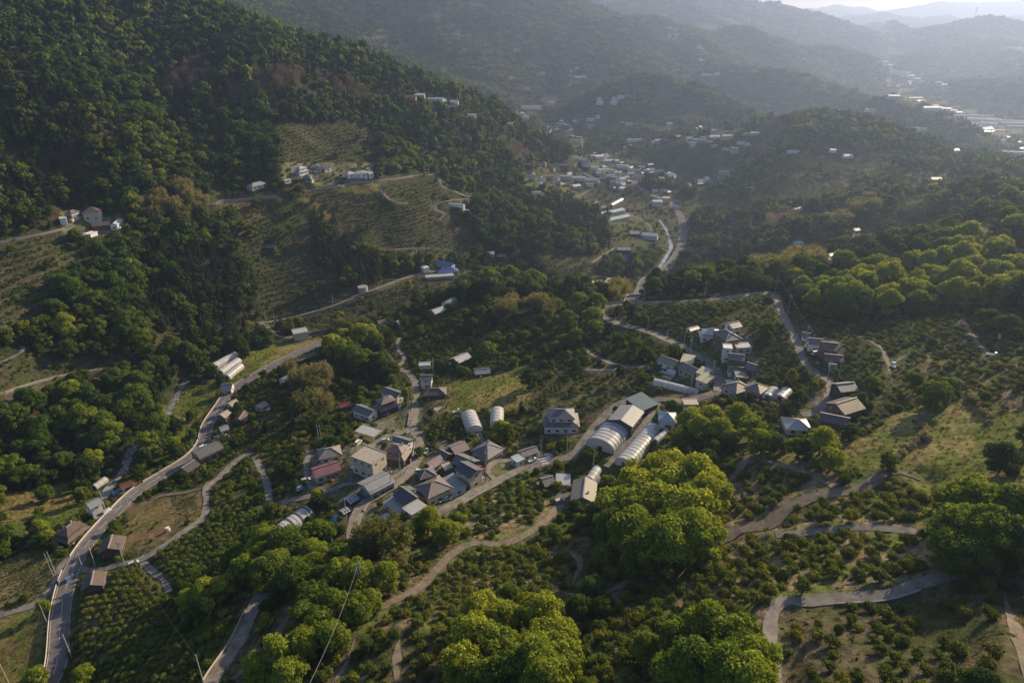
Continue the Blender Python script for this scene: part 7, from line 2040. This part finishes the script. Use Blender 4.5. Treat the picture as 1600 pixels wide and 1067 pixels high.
# things standing about in the yards
YM = {'yellow': simple_mat('crate_yellow', (.50,.38,.08), .5, .4), 'blue': simple_mat('crate_blue', (.06,.16,.38), .5, .4), 'tarp': simple_mat('tarpaulin', (.08,.20,.42), .4, .4), 'silver': simple_mat('silver_sheet', (.45,.46,.48), .35, .5), 'wood': simple_mat('cut_wood', (.26,.17,.10), .9, .2, 3.0, .3)}
def crate_stack(R, m):
    for k in range(3):
        for j in range(3 - (k == 2)):
            shared('crate', ('crate', m), lambda: merge(box_vf(-.35, .35, -.25, .25, 0, .06), box_vf(-.35, .35, -.25, -.21, .06, .32), box_vf(-.35, .35, .21, .25, .06, .32), box_vf(-.35, -.31, -.21, .21, .06, .32), box_vf(.31, .35, -.21, .21, .06, .32)), YM[m], R, ((k - 1) * .78, (rr.uniform() - .5) * .1, j * .33))
def woodpile(R, m):
    for k in range(14):
        shared('log', ('log',), lambda: tube_vf((0, -.8, 0), (0, .8, 0), .13, .12, 7), YM['wood'], R, ((k % 5 - 2) * .28 + .14 * (k // 5), 0, .13 + .23 * (k // 5)))
def tarp(R, m):
    V = [(x * 1.0, y * .9, max(0, .75 * math.cos(x * .75) * math.cos(y * .8) + rr.uniform(-.08, .08)) if abs(x) < 2 and abs(y) < 2 else -.1) for y in range(-2, 3) for x in range(-2, 3)]
    part('sheet', (V, [(j * 5 + i, j * 5 + i + 1, j * 5 + i + 6, j * 5 + i + 5) for j in range(4) for i in range(4)]), YM[m], R)
    for sx in (-1, 1): part('weight', box_vf(sx * 1.9 - .2, sx * 1.9 + .2, -.2, .2, -.1, .15), YM['wood'], R)
def oil_tank(R, m):
    part('tank_body', tube_vf((-.6, 0, 1.0), (.6, 0, 1.0), .38, .38, 12), POLEM, R)
    for sx in (-1, 1): part('leg', box_vf(sx * .45 - .05, sx * .45 + .05, -.3, .3, -.3, .7), STEEL, R)
KINDS = [('crate_stack', crate_stack, 'yellow', 'stack of yellow harvest crates', 'crates'), ('crate_stack', crate_stack, 'blue', 'stack of blue harvest crates', 'crates'), ('woodpile', woodpile, 'wood', 'pile of cut logs', 'woodpile'),
         ('tarpaulin_heap', tarp, 'tarp', 'heap under a blue tarpaulin', 'tarpaulin'), ('tarpaulin_heap', tarp, 'silver', 'heap under a silvery sheet', 'tarpaulin'), ('oil_tank', oil_tank, 'x', 'small grey oil tank on legs', 'tank')]
n_ = 0
for i, p in enumerate(PLACED):
    if p['far'] or math.hypot(p['x'], p['y']) > 400 or cnt[lphr[i]] > 1: continue
    c_, s_ = math.cos(p['yaw']), math.sin(p['yaw'])
    for side in (rr.integers(0, 2), 2):
        if rr.uniform() < .25: continue
        lx_, ly_ = ((p['L'] / 2 + 1.9) * (1 if side == 1 else -1), rr.uniform(-.3, .3) * p['W']) if side < 2 else (rr.uniform(-.35, .35) * p['L'], -(p['W'] / 2 + 1.9))
        x, y = p['x'] + c_ * lx_ - s_ * ly_, p['y'] + s_ * lx_ + c_ * ly_
        if float(dist_build(np.array([x]), np.array([y]))[0]) < 1.1 or float(dist_road(np.array([x]), np.array([y]))[0]) < .6: continue
        kd = KINDS[n_ % len(KINDS)]; n_ += 1
        where = 'at the end of' if side < 2 else 'on the near side of'
        R = root(kd[0], x, y, height1(x, y), p['yaw'] + rr.uniform(-.3, .3), ' '.join((kd[3] + ' ' + where + ' the ' + lphr[i]).split()[:16]), kd[4], 'crates and stores in the yards')
        kd[1](R, kd[2])
print('details', round(time.time() - T0, 1))
# ---------------------------------------------------------------- the air
hz, N, Lk = new_mat('haze_air')
out = N.new('ShaderNodeOutputMaterial'); pv = N.new('ShaderNodeVolumePrincipled')
pv.inputs['Color'].default_value = HAZE_COLOR; pv.inputs['Density'].default_value = HAZE_DENSITY; pv.inputs['Anisotropy'].default_value = HAZE_ANISO
Lk.new(pv.outputs[0], out.inputs['Volume'])
zmin = float(_Z.min()) - 1.5; zmax = max(float(_Z.max()) + 25, CAMZ + 60)
v, f = box_vf(-17500, 17500, -420, 15200, zmin, zmax)
hb = mesh_obj('haze', v, f, hz, kind='stuff', label='pale evening haze filling the valleys', category='haze')
print('done', time.time()-T0, len(bpy.data.objects))
